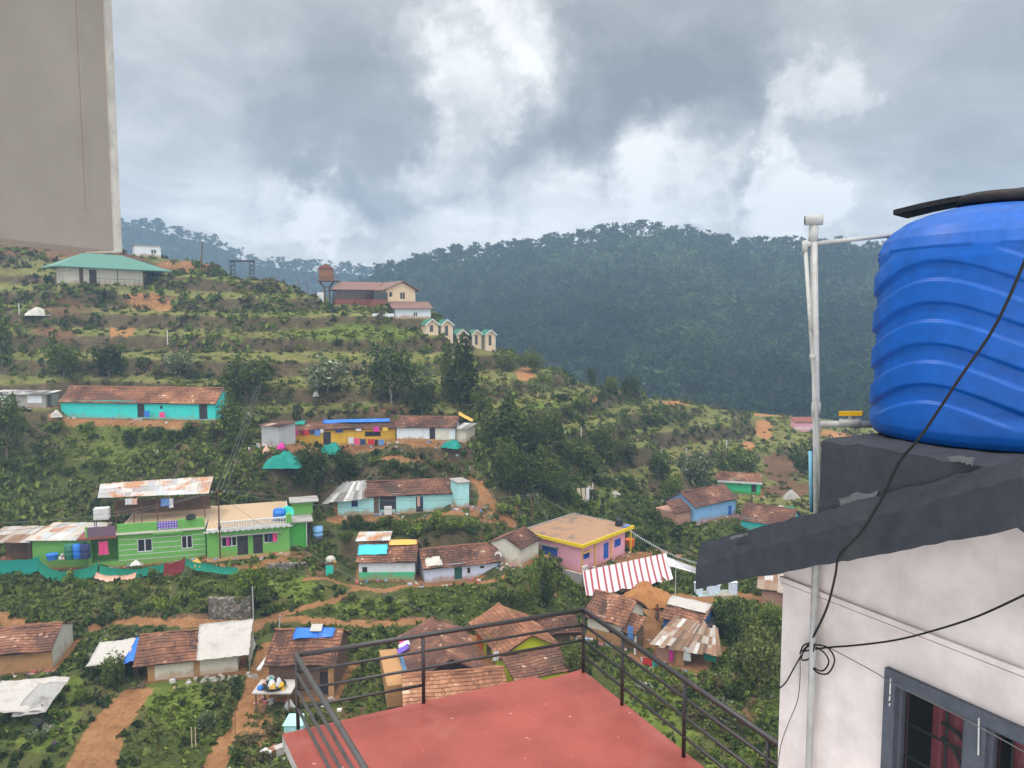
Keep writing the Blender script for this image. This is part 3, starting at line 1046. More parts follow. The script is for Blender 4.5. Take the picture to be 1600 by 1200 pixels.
def sheet_roof(mb, A, B, C, D, w=.95, pitch=.24, seed=0, amp=.022, ragged=.12, thick=.02, rows=2):
    """corrugated sheets laid side by side, each a little differently weathered and a little out of line"""
    r = random.Random(seed)
    A, B, C, D = [np.array(p, float) for p in (A, B, C, D)]
    n = max(1, int(round(np.linalg.norm(B - A) / w)))
    nrm = np.cross(B - A, D - A)
    nrm /= np.linalg.norm(nrm)
    if nrm[2] < 0:
        nrm = -nrm
    for i in range(n):
        for q in range(rows):
            tint = r.random()
            a0, a1 = i / n - .02, (i + 1) / n + .02
            l = np.linalg.norm(D - A)
            t0 = q / rows - (r.uniform(0, ragged) / l if q == 0 else .04)
            t1 = (q + 1) / rows + (r.uniform(0, ragged) / l if q == rows - 1 else 0)
            k = max(4, int(2 * np.linalg.norm(B - A) / n / pitch))
            h = .03 + .012 * (i % 2) + .02 * q + r.uniform(-.01, .02)
            tilt = r.uniform(-.02, .02)
            vs, fs = [], []
            for j in range(k + 1):
                a = a0 + (a1 - a0) * j / k
                e = h + amp * (1 if j % 2 else -1) + tilt * (j / k)
                for t in (t0, t1):
                    p = (A * (1 - a) + B * a) * (1 - t) + (D * (1 - a) + C * a) * t
                    vs += [p + nrm * e, p + nrm * (e - thick)]
            for j in range(k):
                b = 4 * j
                fs += [(b, b + 4, b + 6, b + 2), (b + 1, b + 3, b + 7, b + 5), (b, b + 1, b + 5, b + 4), (b + 2, b + 6, b + 7, b + 3)]
            mb.add(vs, fs, tint)
    return mb


def window(parent, x0, x1, z0, z1, y, frame='white_paint', pane='glass_dark', bars=1, shutter=None, label=None):
    m_ = MB()
    t = .07
    m_.box(x0, y - .03, z0, x0 + t, y + .05, z1).box(x1 - t, y - .03, z0, x1, y + .05, z1)
    m_.box(x0 + t, y - .03, z0, x1 - t, y + .05, z0 + t).box(x0 + t, y - .03, z1 - t, x1 - t, y + .05, z1)
    for i in range(bars):
        xm = x0 + (x1 - x0) * (i + 1) / (bars + 1)
        m_.box(xm - .05, y - .028, z0 + t, xm + .05, y + .048, z1 - t)
    o = m_.build('window', frame, parent)
    MB().box(x0 + .02, y + .055, z0 + .02, x1 - .02, y + .075, z1 - .02).build('pane', pane, o)
    if label:
        o['label'] = label
    return o


def cut_front(s, rects, yoff=0.0):
    out = []
    for (u0, v0, u1, v1) in rects:
        x0, za = FX(s, u0, (v0 + v1) / 2, yoff)
        x1, zb = FX(s, u1, (v0 + v1) / 2, yoff)
        um = (u0 + u1) / 2
        z1 = FX(s, um, v0, yoff)[1]
        z0 = FX(s, um, v1, yoff)[1]
        out.append((x0, x1, z0, z1))
    return out


def hut(key, name, label, wall='white_wall', eave=None, ridge=None, roof='gable', tile='roof_tile', doors=(), wins=(), over=.4, oside=.28, band=None, eaves=None,
        h=None, rise=None, group=None, cat='house', side=None, plinth=.5, sheet=None, seed=None, roofx=None, sag=.07):
    s = SITES[key]
    L, D = s['L'], s['D']
    seed = seed if seed is not None else abs(hash_(key)) % 1000
    root = thing(name, label, cat, s['o'], s['yaw'], group)
    s['root'] = root
    if h is None:
        pe = S2W(s, L / 2, -over)
        pr = S2W(s, L / 2, D / 2 if roof == 'gable' else D)
        ze, zr = zat(pe, eave) - s['o'][2], zat(pr, ridge) - s['o'][2]
        run = (D / 2 if roof == 'gable' else D) + over
        sl = (zr - ze) / run
        h = ze + over * sl
        rise = sl * run - over * sl
    s['h'], s['rise'] = h, rise
    dr = cut_front(s, [d[:4] for d in doors])
    wr = cut_front(s, [w[:4] for w in wins])
    dr = [(a, b, max(0.0, min(c, .25)), min(d, h - .08)) for a, b, c, d in dr]
    wr = [(a, b, max(c, .3), min(d, h - .08)) for a, b, c, d in wr]
    mb = MB()
    facade(mb, 0, L, -plinth, h, 0, dr + wr)
    if roof == 'gable':
        for x, fl in ((0, 1), (L, -1)):
            q = [(x, 0, -plinth), (x, 0, h), (x, D / 2, h + rise - .03), (x, D, h), (x, D, -plinth)]
            mb.poly(q if fl > 0 else q[::-1])
        mb.quad((L, D, -plinth), (0, D, -plinth), (0, D, h), (L, D, h))
    elif roof == 'gablef':
        mb.poly([(0, 0, h), (L, 0, h), (L / 2, 0, h + rise - .03)])
        mb.poly([(L, D, h), (0, D, h), (L / 2, D, h + rise - .03)])
        mb.quad((0, D, -plinth), (0, 0, -plinth), (0, 0, h), (0, D, h))
        mb.quad((L, 0, -plinth), (L, D, -plinth), (L, D, h), (L, 0, h))
        mb.quad((L, D, -plinth), (0, D, -plinth), (0, D, h), (L, D, h))
    else:
        hb = h + (rise if roof == 'shed' else 0) - .02
        mb.quad((0, D, -plinth), (0, 0, -plinth), (0, 0, h), (0, D, hb))
        mb.quad((L, 0, -plinth), (L, D, -plinth), (L, D, hb), (L, 0, h))
        mb.quad((L, D, -plinth), (0, D, -plinth), (0, D, hb), (L, D, hb))
    mb.quad((0, .02, .0), (L, .02, 0), (L, D - .02, 0), (0, D - .02, 0))
    mb.build('wall', wall, root)
    if band:
        MB().box(-.012, -.015, -plinth, L + .012, -.002, band[1]).build('painted_band', band[0], root)
    for (a, b, c, d), q in zip(dr, doors):
        m_ = MB().box(a, .09, c, b, .13, d).box(a, .05, d - .06, b, .14, d + .0).box(a - .0, .05, c, a + .06, .14, d - .06).box(b - .06, .05, c, b, .14, d - .06)
        m_.build('door', q[4], root)
    for (a, b, c, d), q in zip(wr, wins):
        window(root, a, b, c, d, .06, q[4] if len(q) > 4 else 'white_paint', q[5] if len(q) > 5 else 'glass_dark', q[6] if len(q) > 6 else 1)
    rb = MB()
    sl = rise / (D / 2 if roof == 'gable' else (L / 2 if roof == 'gablef' else D))
    ze = h - over * sl
    x0, x1 = (-oside, L + oside) if roofx is None else roofx
    if roof == 'gable':
        if sheet:
            sheet_roof(rb, (x0, -over, ze), (x1, -over, ze), (x1, D / 2, h + rise), (x0, D / 2, h + rise), seed=seed)
            sheet_roof(rb, (x1, D + over, ze), (x0, D + over, ze), (x0, D / 2, h + rise), (x1, D / 2, h + rise), seed=seed + 1)
        else:
            tile_roof(rb, (x0, -over, ze), (x1, -over, ze), (x1, D / 2, h + rise), (x0, D / 2, h + rise), seed=seed, sag=sag)
            tile_roof(rb, (x1, D + over, ze), (x0, D + over, ze), (x0, D / 2, h + rise), (x1, D / 2, h + rise), seed=seed + 1, sag=sag)
            rb.tube([(x0 + (x1 - x0) * k / 14, D / 2, h + rise + .04 + .03 * math.sin(k * 2.1 + seed)) for k in range(15)], .10, 6, .62)
    elif roof == 'gablef':
        ze = h - oside * sl
        tile_roof(rb, (-oside, D + over, ze), (-oside, -over, ze), (L / 2, -over, h + rise), (L / 2, D + over, h + rise), seed=seed, sag=sag)
        tile_roof(rb, (L + oside, -over, ze), (L + oside, D + over, ze), (L / 2, D + over, h + rise), (L / 2, -over, h + rise), seed=seed + 1, sag=sag)
        rb.tube([(L / 2, -over + (D + 2 * over) * k / 14, h + rise + .04 + .03 * math.sin(k * 2.1)) for k in range(15)], .10, 6, .62)
    elif roof == 'shed':
        f_ = sheet_roof if sheet else tile_roof
        f_(rb, (x0, -over, ze), (x1, -over, ze), (x1, D + .2, h + rise + .2 * sl), (x0, D + .2, h + rise + .2 * sl), seed=seed)
    if roof != 'flat':
        rb.build('roof', tile, root)
    return root


def hash_(s):
    k = 7
    for ch in s:
        k = (k * 31 + ord(ch)) % 100003
    return k


def tarp(parent, name, pts, mat, n=(10, 6), sag=.08, seed=0, label=None, thick=.02):
    """cloth or plastic sheet over four corner points (local to parent), rumpled"""
    r = random.Random(seed)
    A, B, C, D = [np.array(p, float) for p in pts]
    nrm = np.cross(B - A, D - A)
    nrm = nrm / (np.linalg.norm(nrm) + 1e-9)
    if abs(nrm[2]) > .2 and nrm[2] < 0:
        nrm = -nrm
    off = r.uniform(0, 50)
    vs = []
    for j in range(n[1] + 1):
        for i in range(n[0] + 1):
            a, t = i / n[0], j / n[1]
            edge = .12 * (r.random() - .5) / n[0]
            a2 = a + (edge if 0 < a < 1 else edge * 4)
            t2 = t + (.25 * (r.random() - .5) / n[1])
            p = (A * (1 - a2) + B * a2) * (1 - t2) + (D * (1 - a2) + C * a2) * t2
            e = (fbm(np.array([a * 4 + off]), np.array([t * 3]), 1.2, 3, seed)[0] - .5) * 2 * sag
            vs.append(p + nrm * (e + .0))
    k = n[0] + 1
    fs = [(j * k + i, j * k + i + 1, (j + 1) * k + i + 1, (j + 1) * k + i) for j in range(n[1]) for i in range(n[0])]
    mb = MB().add(vs, fs)
    mb.add([v - nrm * thick for v in vs], [f[::-1] for f in fs])
    rim = [i for i in range(k)] + [j * k + n[0] for j in range(1, n[1] + 1)] + [n[1] * k + i for i in range(n[0] - 1, -1, -1)] + [j * k for j in range(n[1] - 1, 0, -1)]
    o = len(mb.v) - len(vs)
    for a, b in zip(rim, rim[1:] + rim[:1]):
        mb.f.append((a, b, b + o, a + o))
        mb.t.append(.5)
    ob = mb.build(name, mat, parent, smooth=True)
    if label:
        ob['label'] = label
    return ob


def roofpt(s, x, t, over=.4, e=.24):
    """point on the front roof slope of a gable hut: t = 0 at the eave, 1 at the ridge"""
    sl = s['rise'] / (s['D'] / 2)
    y = -over + t * (s['D'] / 2 + over)
    return (x, y, s['h'] + y * sl + e)


# ---- the turquoise row house on the hill
tq = hut('turquoise', 'row_house', 'long turquoise row house under an orange tiled roof, highest on the hillside', 'turquoise_wall', 630, 605, tile='roof_tile_orange',
         doors=[(214.5, 631, 226, 652, 'door_dark'), (311, 632, 324, 655, 'door_dark')], wins=[(250, 634, 254, 639, 'door_dark', 'glass_dark', 0)], sag=.13)
st_ = SITES['turquoise']
MB().box(FX(st_, 214, 650)[0], -1.0, -.3, FX(st_, 228, 650)[0], -.02, .08).build('door_step', 'concrete', tq)
# ---- ruined shed beside it
rn = hut('ruin', 'ruined_shed', 'roofless grey shed with peeling white walls left of the turquoise house', 'concrete', h=1.9, rise=.25, roof='shed', tile='asbestos_sheet', sheet=True, cat='shed',
         doors=[(74, 612, 80, 636, 'door_dark')])
s = SITES['ruin']
for (x0, x1, z0, z1) in ((.3, 2.6, .2, 1.6), (5.9, 8.2, .6, 1.7)):
    MB().box(x0, -.05, z0, x1, -.01, z1).build('whitewash_patch', 'white_wall', rn)
# ---- yellow house and its neighbours
yw = hut('yellow', 'yellow_house', 'orange yellow house with washing hung along its front', 'yellow_wall', 671, 658, tile='roof_tile_dark', doors=[(505, 675, 517, 695, 'door_dark')], wins=[(570, 674, 595, 682, 'door_dark', 'room_dark', 3)], sag=.14)
s = SITES['yellow']
tarp(yw, 'tarpaulin', [roofpt(s, 5, .62), roofpt(s, 14.5, .66), roofpt(s, 14.5, 1.02), roofpt(s, 5, 1.02)], 'tarp_blue', (20, 4), .10, 3)
tarp(yw, 'tarpaulin', [roofpt(s, -.2, .5), roofpt(s, 2.4, .5), roofpt(s, 2.4, 1.0), roofpt(s, -.2, 1.0)], 'net_teal', (8, 4), .1, 5)
tw = hut('tilewhite', 'tiled_house', 'pale washed house under a rumpled brown tiled roof, right of the yellow house', 'white_wall', 668, 651, tile='roof_tile', doors=[(671, 669, 680, 689, 'door_dark')], sag=.14, band=('mud_wall', .35))
MB().box(5.6, -.04, .2, 7.6, -.01, 1.75).build('mud_plaster_patch', 'cream_wall', tw)
hut('endshed', 'lean_to_shed', 'small white shed with grey roof at the end of the tiled house', 'cream_wall', h=1.9, rise=.35, roof='shed', tile='asbestos_sheet', sheet=True, cat='shed', plinth=.6)
hut('blockshed', 'block_shed', 'little grey block shed left of the yellow house', 'grey_block', h=2.7, rise=.25, roof='shed', tile='roof_tile_dark', sheet=True, cat='shed', over=.3, plinth=.7)
# ---- pale blue house
pb = hut('paleblue', 'pale_blue_house', 'pale blue house with half tiled and half grey sheet roof', 'pale_blue_wall', 775, 751, tile='roof_tile_dark', roofx=(3.4, 15.9), sag=.12,
         doors=[(584, 776, 592, 802, 'wood'), (593, 776, 619, 802, 'door_dark'), (650, 776, 661, 801, 'door_dark')], wins=[(549, 782, 559, 792, 'door_blue', 'glass_dark', 1)])  # wide middle opening is a dark panel painted in for the porch's shade
s = SITES['paleblue']
rb = MB()
sl = s['rise'] / (s['D'] / 2)
sheet_roof(rb, (-1.6, -.7, s['h'] - .7 * sl - .1), (3.6, -.5, s['h'] - .5 * sl), (3.6, s['D'] / 2, s['h'] + s['rise']), (.6, s['D'] / 2, s['h'] + s['rise'] - .1), w=.55, seed=8, ragged=.5, rows=2)
rb.build('sheet_roof', 'asbestos_sheet', pb)
MB().box(FX(s, 594, 800)[0], -.03, .0, FX(s, 618, 800)[0], .02, .5).build('low_wall', 'pale_blue_wall', pb)
x0, x1 = FX(s, 600, 790)[0], FX(s, 612, 790)[0]
tag(MB().box(0, 0, 0, x1 - x0, .5, 1.05).build('cupboard', 'white_paint'), 'white cupboard standing in the pale blue porch', 'cupboard')
bpy.data.objects['cupboard'].location = tuple(S2W(s, x0, -.75, 0))
bpy.data.objects['cupboard'].rotation_euler = (0, 0, s['yaw'])
rt = hut('stairblock', 'box_shed', 'tall pale blue flat topped shed at the bend of the dirt path', 'pale_blue_wall', h=3.2, rise=0, roof='flat', cat='shed')
MB().box(-.15, -.2, 3.2, SITES['stairblock']['L'] + .15, 2.8, 3.32).build('roof_slab', 'concrete', rt)
# ---- white and mint hut
wm = hut('whitemint', 'mint_trim_hut', 'white hut with mint green foot and patched tiled roof', 'white_wall', 879, 846, tile='roof_tile', band=('mint_band', .78), doors=[(566, 886, 574, 905, 'door_dark')], sag=.1)
s = SITES['whitemint']
tarp(wm, 'tarpaulin', [roofpt(s, -.2, .28), roofpt(s, 3.1, .30), roofpt(s, 3.1, .78), roofpt(s, -.2, .76)], 'tarp_cyan', (10, 5), .05, 4)
tarp(wm, 'tarpaulin', [roofpt(s, 3.2, .72), roofpt(s, 6.3, .74), roofpt(s, 6.3, 1.0), roofpt(s, 3.2, 1.0)], 'tarp_yellow', (10, 4), .04, 6)
rb = sheet_roof(MB(), (-.6, 2.0, s['h'] + s['rise'] + .15), (3.2, 2.0, s['h'] + s['rise'] + .2), (3.2, 4.4, s['h'] + s['rise'] + .55), (-.6, 4.4, s['h'] + s['rise'] + .5), seed=5)
rb.build('sheet_roof', 'tin_sheet', wm)
# ---- long white hut
wh = hut('whitehut', 'white_hut', 'white hut with green door under a long brown tiled roof', 'lilac_wall', 884, 853, tile='roof_tile', doors=[(710, 886.6, 722, 905.5, 'door_green')], wins=[(730, 887, 735, 896, 'wood', 'room_dark', 0), (750, 884, 757, 888, 'wood', 'room_dark', 0)], sag=.12)
# ---- little gable hut
hut('gablehut', 'gable_hut', 'small whitewashed hut with its gable towards the white hut', 'cream_wall', h=2.15, rise=.95, roof='gablef', tile='roof_tile_dark', over=.25, oside=.35)
# ---- pink house with a flat roof and yellow fascia
s = SITES['pink']
q = ptz(841, 854, s['o'][2])
s['D'] = float(np.dot(q[:2] - s['o'][:2], s['uy']))
s['D'] = max(5.5, min(8.5, s['D']))
pk = hut('pink', 'pink_house', 'pink house with bright yellow flat roof edge and blue shutters', 'pink_wall', h=3.05, rise=0, roof='flat', plinth=1.0,
         doors=[(943, 848, 951, 873, 'door_blue')], wins=[(911.5, 860, 921, 873, 'door_blue', 'door_blue', 1), (960, 842, 970, 854, 'door_blue', 'door_blue', 1)])
L, D = s['L'], s['D']
fb = MB()
fb.box(-.55, -.6, 3.05, L + 1.3, -.45, 3.46).box(-.55, -.45, 3.05, -.4, D + .5, 3.46).box(L + 1.15, -.45, 3.05, L + 1.3, D + .5, 3.42)
fb.build('roof_edge', 'yellow_trim', pk)
MB().box(-.4, -.45, 3.05, L + 1.15, D + .5, 3.41).build('roof', 'concrete_roof', pk)
MB().box(-.4, D + .35, 3.412, L + 1.15, D + .5, 3.55).box(L + 1.02, .2, 3.412, L + 1.15, D + .35, 3.52).build('roof_kerb', 'concrete', pk)
for u in (929.5, 954.5):
    x = FX(s, u, 870)[0]
    MB().box(x - .13, -.10, -.4, x + .13, -.005, 3.04).build('pilaster', 'orange_trim', pk)
MB().box(-.02, -.03, -1.0, .32, -.004, 3.04).build('pilaster', 'orange_trim', pk)
MB().box(L + .95, -.30, -.3, L + 1.12, -.13, 3.04).build('pillar', 'yellow_trim', pk)
y0, y1 = D * .42, D * .70
wp = MB().box(-.05, y0, .95, -.005, y1, 2.15)
wp.build('shutter', 'door_blue', pk)
MB().box(-.42, y0 - .2, 2.22, -.005, y1 + .2, 2.30).build('sunshade', 'concrete', pk)
MB().box(FX(s, 909, 858)[0], -.40, 2.2, FX(s, 923, 858)[0], -.005, 2.27).build('sunshade', 'orange_trim', pk)
xs = L + .2
t = thing('roof_water_tank', 'black cylindrical water tank on the pink house roof', 'water tank', S2W(s, xs - .2, .9, 3.40), s['yaw'])
MB().lathe([(.50, 0), (.52, .1), (.50, .2), (.53, .35), (.50, .5), (.53, .65), (.50, .8), (.47, .95), (.25, 1.10)], n=18).build('tank_body', 'black_plastic', t, True)
MB().lathe([(.24, 1.10), (.24, 1.18), (.05, 1.22)], n=12).build('lid', 'black_plastic', t)
tag(tarp(None, 'rag', [S2W(s, xs - .7, -.35, 3.53), S2W(s, xs + .7, -.35, 3.53), S2W(s, xs + .6, .2, 3.52), S2W(s, xs - .7, .2, 3.52)], 'cloth_blue', (8, 4), .05, 2), 'blue and white cloth spread beside the black tank', 'cloth')
# ---- green houses
s = SITES['greenl']
gl = hut('greenl', 'green_house', 'two level green house with white wall lines and a tin shelter on its terrace', 'green_wall', h=3.55, rise=0, roof='flat', plinth=.9,
         wins=[(214.7, 842, 238, 862, 'lavender_frame', 'glass_dark', 1), (283.5, 837, 300.6, 857, 'lavender_frame', 'glass_dark', 1)])
L, D = s['L'], s['D']
VX = FX(s, 138, 884)[0]
for z in (.55, 1.12, 1.70, 2.30, 2.88):
    ws = cut_front(s, [(214.7, 842, 238, 862), (283.5, 837, 300.6, 857)])
    xs_ = [0.02]
    for (a, b, c_, d_) in ws:
        if c_ - .05 < z < d_ + .05:
            xs_ += [a - .03, b + .03]
    xs_.append(L - .02)
    lm = MB()
    for a, b in zip(xs_[::2], xs_[1::2]):
        lm.box(a, -.02, z, b, -.003, z + .06)
    lm.build('wall_line', 'white_paint', gl)
MB().box(-.1, -.38, 3.55, L, D, 3.78).build('terrace_slab', 'cream_wall', gl)
MB().box(.0, .02, 3.783, L - .05, D - .1, 3.80).build('terrace_floor', 'tan_roof', gl)
xa, xb = FX(s, 246, 815)[0], FX(s, 278, 815)[0]
MB().box(0, -.30, 3.78, xa, -.12, 4.75).box(xb, -.30, 3.78, L, -.12, 4.85).box(xa - .5, -.36, 3.3, xb + .5, -.305, 3.85).build('parapet', 'green_wall', gl)
pnl = MB()
pnl.box(xa + .02, -.27, 3.86, xb - .02, -.20, 4.72)
pnl.build('lattice_panel', 'cloth_violet', gl)
m_ = MB()
for i in range(7):
    for j in range(3):
        x, z = xa + .2 + i * (xb - xa - .4) / 6, 3.98 + j * .30
        m_.prism([(x - .09, -.30, z), (x, -.30, z - .09), (x + .09, -.30, z), (x, -.30, z + .09)], (0, .028, 0))
m_.build('lattice_flowers', 'lavender_frame', gl)
# verandah at the left end, open, with balcony above
m_ = MB()
m_.box(VX, .0, -.9, 0, D * .5, .45).box(VX, -.05, .45, VX + .35, .3, 3.3).box(VX, 2.2, .45, -.01, 2.35, 3.3).box(VX, .3, .45, VX + .15, 2.2, 3.3)
m_.build('verandah_wall', 'green_wall', gl)
MB().box(VX - .9, -.55, 3.3, -.02, 2.6, 3.48).build('verandah_slab', 'timber_red', gl)
bp = MB()
for i in range(14):
    x = VX + .15 + i * (0 - VX - .5) / 13
    bp.box(x, -.34, 3.55, x + .20, -.28, 4.55)
bp.box(VX, -.36, 4.55, 0, -.26, 4.63)
bp.build('balcony_railing', 'purple_panel', gl)
MB().box(VX - .05, -.38, 3.50, VX + .12, -.24, 4.7).build('balcony_post', 'green_wall', gl)
# tin shelter on the terrace
sh = thing('tin_shelter', 'patchy tin roofed shelter on posts on the green house terrace', 'shelter', S2W(s, 0, 0, 3.80), s['yaw'])
s0 = dict(s)
s0['o'] = s['o'] + np.array([0, 0, 3.80])
xl, zl = FX(s0, 156, 778, 3.6)
xr, zr = FX(s0, 323, 771, 3.6)
xl2 = FX(s0, 160, 756, 9.2)[0]
zb1, zb2 = FX(s0, 160, 757, 9.2)[1], FX(s0, 321, 746, 9.2)[1]
rb = sheet_roof(MB(), (xl, 3.6, zl), (xr, 3.6, zr), (xr, 9.2, zb2), (xl2, 9.2, zb1), w=1.15, seed=21, rows=3, ragged=.15)
rb.build('tin_roof', 'tin_sheet', sh)
for u in (180, 208, 220, 245, 319):
    x, z = FX(s0, u, 774, 3.85)
    MB().tube([(x, 3.85, 0), (x, 3.85, z - .02)], .055, 6).build('post', 'rust_steel', sh)
for x in (xl2 + .4, (xl + xr) / 2, xr - .3):
    MB().tube([(x, 9.0, 0), (x, 9.0, zb1 - .05)], .055, 6).build('post', 'rust_steel', sh)
MB().box(xl + .3, 8.7, 0, xr - .2, 8.85, 1.6).build('back_screen', 'brown_wall', sh)
tb = thing('box_water_tank', 'white box shaped water tank on a stand at the corner of the terrace', 'water tank', S2W(s, FX(s0, 145, 790, 1.0)[0], 1.0, 3.48), s['yaw'])
MB().box(0, 0, 1.6, 1.5, 1.0, 2.85).build('tank_body', 'white_paint', tb)
m_ = MB()
for x in (.08, 1.42):
    for y in (.08, .92):
        m_.tube([(x, y, 0), (x, y, 1.6)], .05, 6)
m_.build('stand', 'rust_steel', tb)
# right half
s = SITES['greenr']
gr = hut('greenr', 'green_house', 'green house with two dark doors and a white balustrade round its flat roof', 'green_wall', h=3.2, rise=0, roof='flat', plinth=.9,
         doors=[(371, 837, 387.6, 867, 'door_dark'), (395.5, 834.5, 410.5, 864.7, 'door_dark')], wins=[(346, 839, 370, 854, 'lavender_frame', 'glass_dark', 2), (412, 832, 434, 847.6, 'lavender_frame', 'glass_dark', 2)])
L, D = s['L'], s['D']
MB().box(.02, -.5, 3.2, L + .1, D + 1.5, 3.42).build('roof_slab', 'white_paint', gr)
MB().box(.05, -.1, 3.423, L, D + 1.4, 3.44).build('terrace_floor', 'tan_roof', gr)
m_ = MB()
xa = FX(s, 341, 815)[0]
nb_ = 26
for i in range(nb_ + 1):
    x = xa + (L - .1 - xa) * i / nb_
    m_.lathe([(.05, 0), (.09, .12), (.05, .28), (.085, .45), (.045, .62)], (x, -.36, 3.44), 6)
m_.box(xa - .1, -.48, 4.06, L, -.24, 4.20)
m_.build('balustrade', 'white_paint', gr)
m_ = MB()
for i in range(15):
    x = .1 + i * (L - .1) / 14
    m_.prism([(x - .45, -.52, 3.2), (x + .45, -.52, 3.2), (x, -.52, 2.98)], (0, .10, 0))
m_.build('scalloped_edge', 'white_paint', gr)
xa, xb = FX(s, 342, 838)[0], FX(s, 439, 830)[0]
MB().box(xa, -.5, 2.42, xb, -.002, 2.50).build('sunshade', 'concrete', gr)
MB().box(.0, -1.2, -.9, L, -.0, -.02).build('plinth', 'mud_wall', gr)
xc = L
MB().box(xc + .02, .6, -.6, xc + 2.0, D * .6, 3.2).build('side_room', 'green_wall_deep', gr)
MB().box(xc - .3, .2, 3.2, xc + 2.7, D * .6 + .3, 3.34).build('side_slab', 'concrete', gr)
MB().box(xc - .35, -.5, 3.44, xc + .25, .1, 4.5).build('corner_pier', 'green_wall', gr)
MB().box(xc + .4, 3.6, 3.35, xc + 2.9, 3.75, 4.9).build('parapet', 'green_wall', gr)
MB().box(xc + .2, 3.0, 4.9, xc + 3.6, 6.0, 5.0).build('upper_slab', 'concrete', gr)
MB().tube([(xc + 1.95, .35, -.6), (xc + 1.95, .35, 3.2)], .05, 6).build('pipe_post', 'white_paint', gr)
s0 = dict(s)
s0['o'] = s['o'] + np.array([0, 0, 3.44])
hut('greenshed', 'green_lean_to', 'green lean-to with a patched tin roof left of the green house', 'green_wall', h=3.2, rise=.5, roof='shed', tile='tin_sheet', sheet=True, cat='shed', plinth=.6, over=.5)
s = SITES['tinshelter']
ts = thing('tin_lean_to', 'open tin roofed lean-to full of clutter at the far left', 'shed', s['o'], s['yaw'])
sheet_roof(MB(), (-.2, -.6, 2.9), (s['L'] + .2, -.6, 2.95), (s['L'] + .2, 4, 3.5), (-.2, 4, 3.45), seed=3).build('tin_roof', 'tin_rusty', ts)
for x in (1.2, s['L'] / 2, s['L'] - .1):
    MB().tube([(x, -.2, -.4), (x, -.2, 2.95)], .06, 6).build('post', 'wood', ts)
MB().box(0, 3.6, -.4, s['L'], 3.8, 3.3).build('back_wall', 'brown_wall', ts)
MB().box(0, -.1, -.4, s['L'] - 1.5, 0, .7).build('low_wall', 'brown_wall', ts)
# ---- houses on the right of the valley
sb = hut('skyblue', 'sky_blue_house', 'weathered sky blue house under a low brown roof above the bushes', 'sky_blue_wall', 786, 763, tile='roof_tile_dark', doors=[(1138, 790, 1143, 806, 'door_blue')], over=.5)
s = SITES['skyblue']
rb = tile_roof(MB(), (-3.4, .4, s['h'] - .9), (-.2, .2, s['h'] - .75), (-.2, s['D'] / 2, s['h'] + .7), (-3.4, s['D'] / 2, s['h'] + .5), seed=77)
rb.build('lower_roof', 'roof_tile_dark', sb)
MB().box(-3.1, .6, -.4, -.02, s['D'], s['h'] - .95).build('side_room', 'brick_wall', sb)
mt = hut('mint', 'mint_house', 'bright mint green house with a small tiled roof on the far right slope', 'mint_wall', 752, 739, tile='roof_tile', doors=[(1174, 752.6, 1182, 766, 'door_dark')], wins=[(1152, 753, 1159, 758, 'mint_wall', 'glass_dark', 1)], band=('green_wall_deep', .55), over=.7)
MB().box(-.05, -.72, SITES['mint']['h'] - .62, SITES['mint']['L'] + .3, -.66, SITES['mint']['h'] - .25).build('eave_board', 'white_paint', mt)
br = hut('brownright', 'brown_roof_house', 'house with dark red roof showing just above the charcoal roof edge', 'turquoise_wall', 818, 791, tile='roof_tile_dark', over=.5)
# ---- lower village
mh = hut('mudhut', 'mud_hut', 'mud walled hut with a broad brown tiled roof at the lower left', 'mud_wall', 1024, 979, tile='roof_tile', over=.5, oside=.12, sag=.1)
s = SITES['mudhut']
mb = MB()
mb.poly([(s['L'] + .02, 0.03, -.2), (s['L'] + .02, s['D'] - .03, -.2), (s['L'] + .02, s['D'] - .03, s['h'] - .05), (s['L'] + .02, s['D'] / 2, s['h'] + s['rise'] - .1), (s['L'] + .02, 0.03, s['h'] - .05)])
mb.build('gable_plaster', 'cream_wall', mh)
th = hut('tarphut', 'patched_hut', 'hut with white walls, half its tiled roof hidden by a pale tarpaulin', 'cream_wall', 1033, 984, tile='roof_tile', over=.5, roofx=(-1.1, 4.2), sag=.08)
s = SITES['tarphut']
for (a, b) in ((-.04, .5), (3.6, 4.1)):
    MB().box(a, -.05, -.3, b, -.008, s['h'] - .1).build('mud_pier', 'mud_wall', th)
L, sl = s['L'], s['rise'] / (s['D'] / 2)
mb = MB()
tarp(th, 'tarpaulin', [(3.9, -.72, s['h'] - .72 * sl + .24), (L + 1.0, -.65, s['h'] - .75 * sl + .18), (L + 1.15, s['D'] / 2 + .3, s['h'] + s['rise'] + .42), (3.8, s['D'] / 2 + .2, s['h'] + s['rise'] + .40)], 'tarp_white', (18, 12), .10, 12)
tarp(th, 'tarpaulin', [(L + .9, -.5, s['h'] - 1.7), (L + 1.3, s['D'] / 2, s['h'] - .6), (L + 1.1, s['D'] / 2 + .2, s['h'] + s['rise'] + .2), (L + .95, -.55, s['h'] - .85 * sl)], 'tarp_white', (8, 6), .15, 13)
tile_roof(MB(), (4.25, -.4, s['h'] - .4 * sl - .05), (L + .2, -.4, s['h'] - .4 * sl - .05), (L + .2, s['D'] / 2, s['h'] + s['rise'] - .06), (4.25, s['D'] / 2, s['h'] + s['rise'] - .06), seed=5, sag=.03).build('roof', 'roof_tile', th)
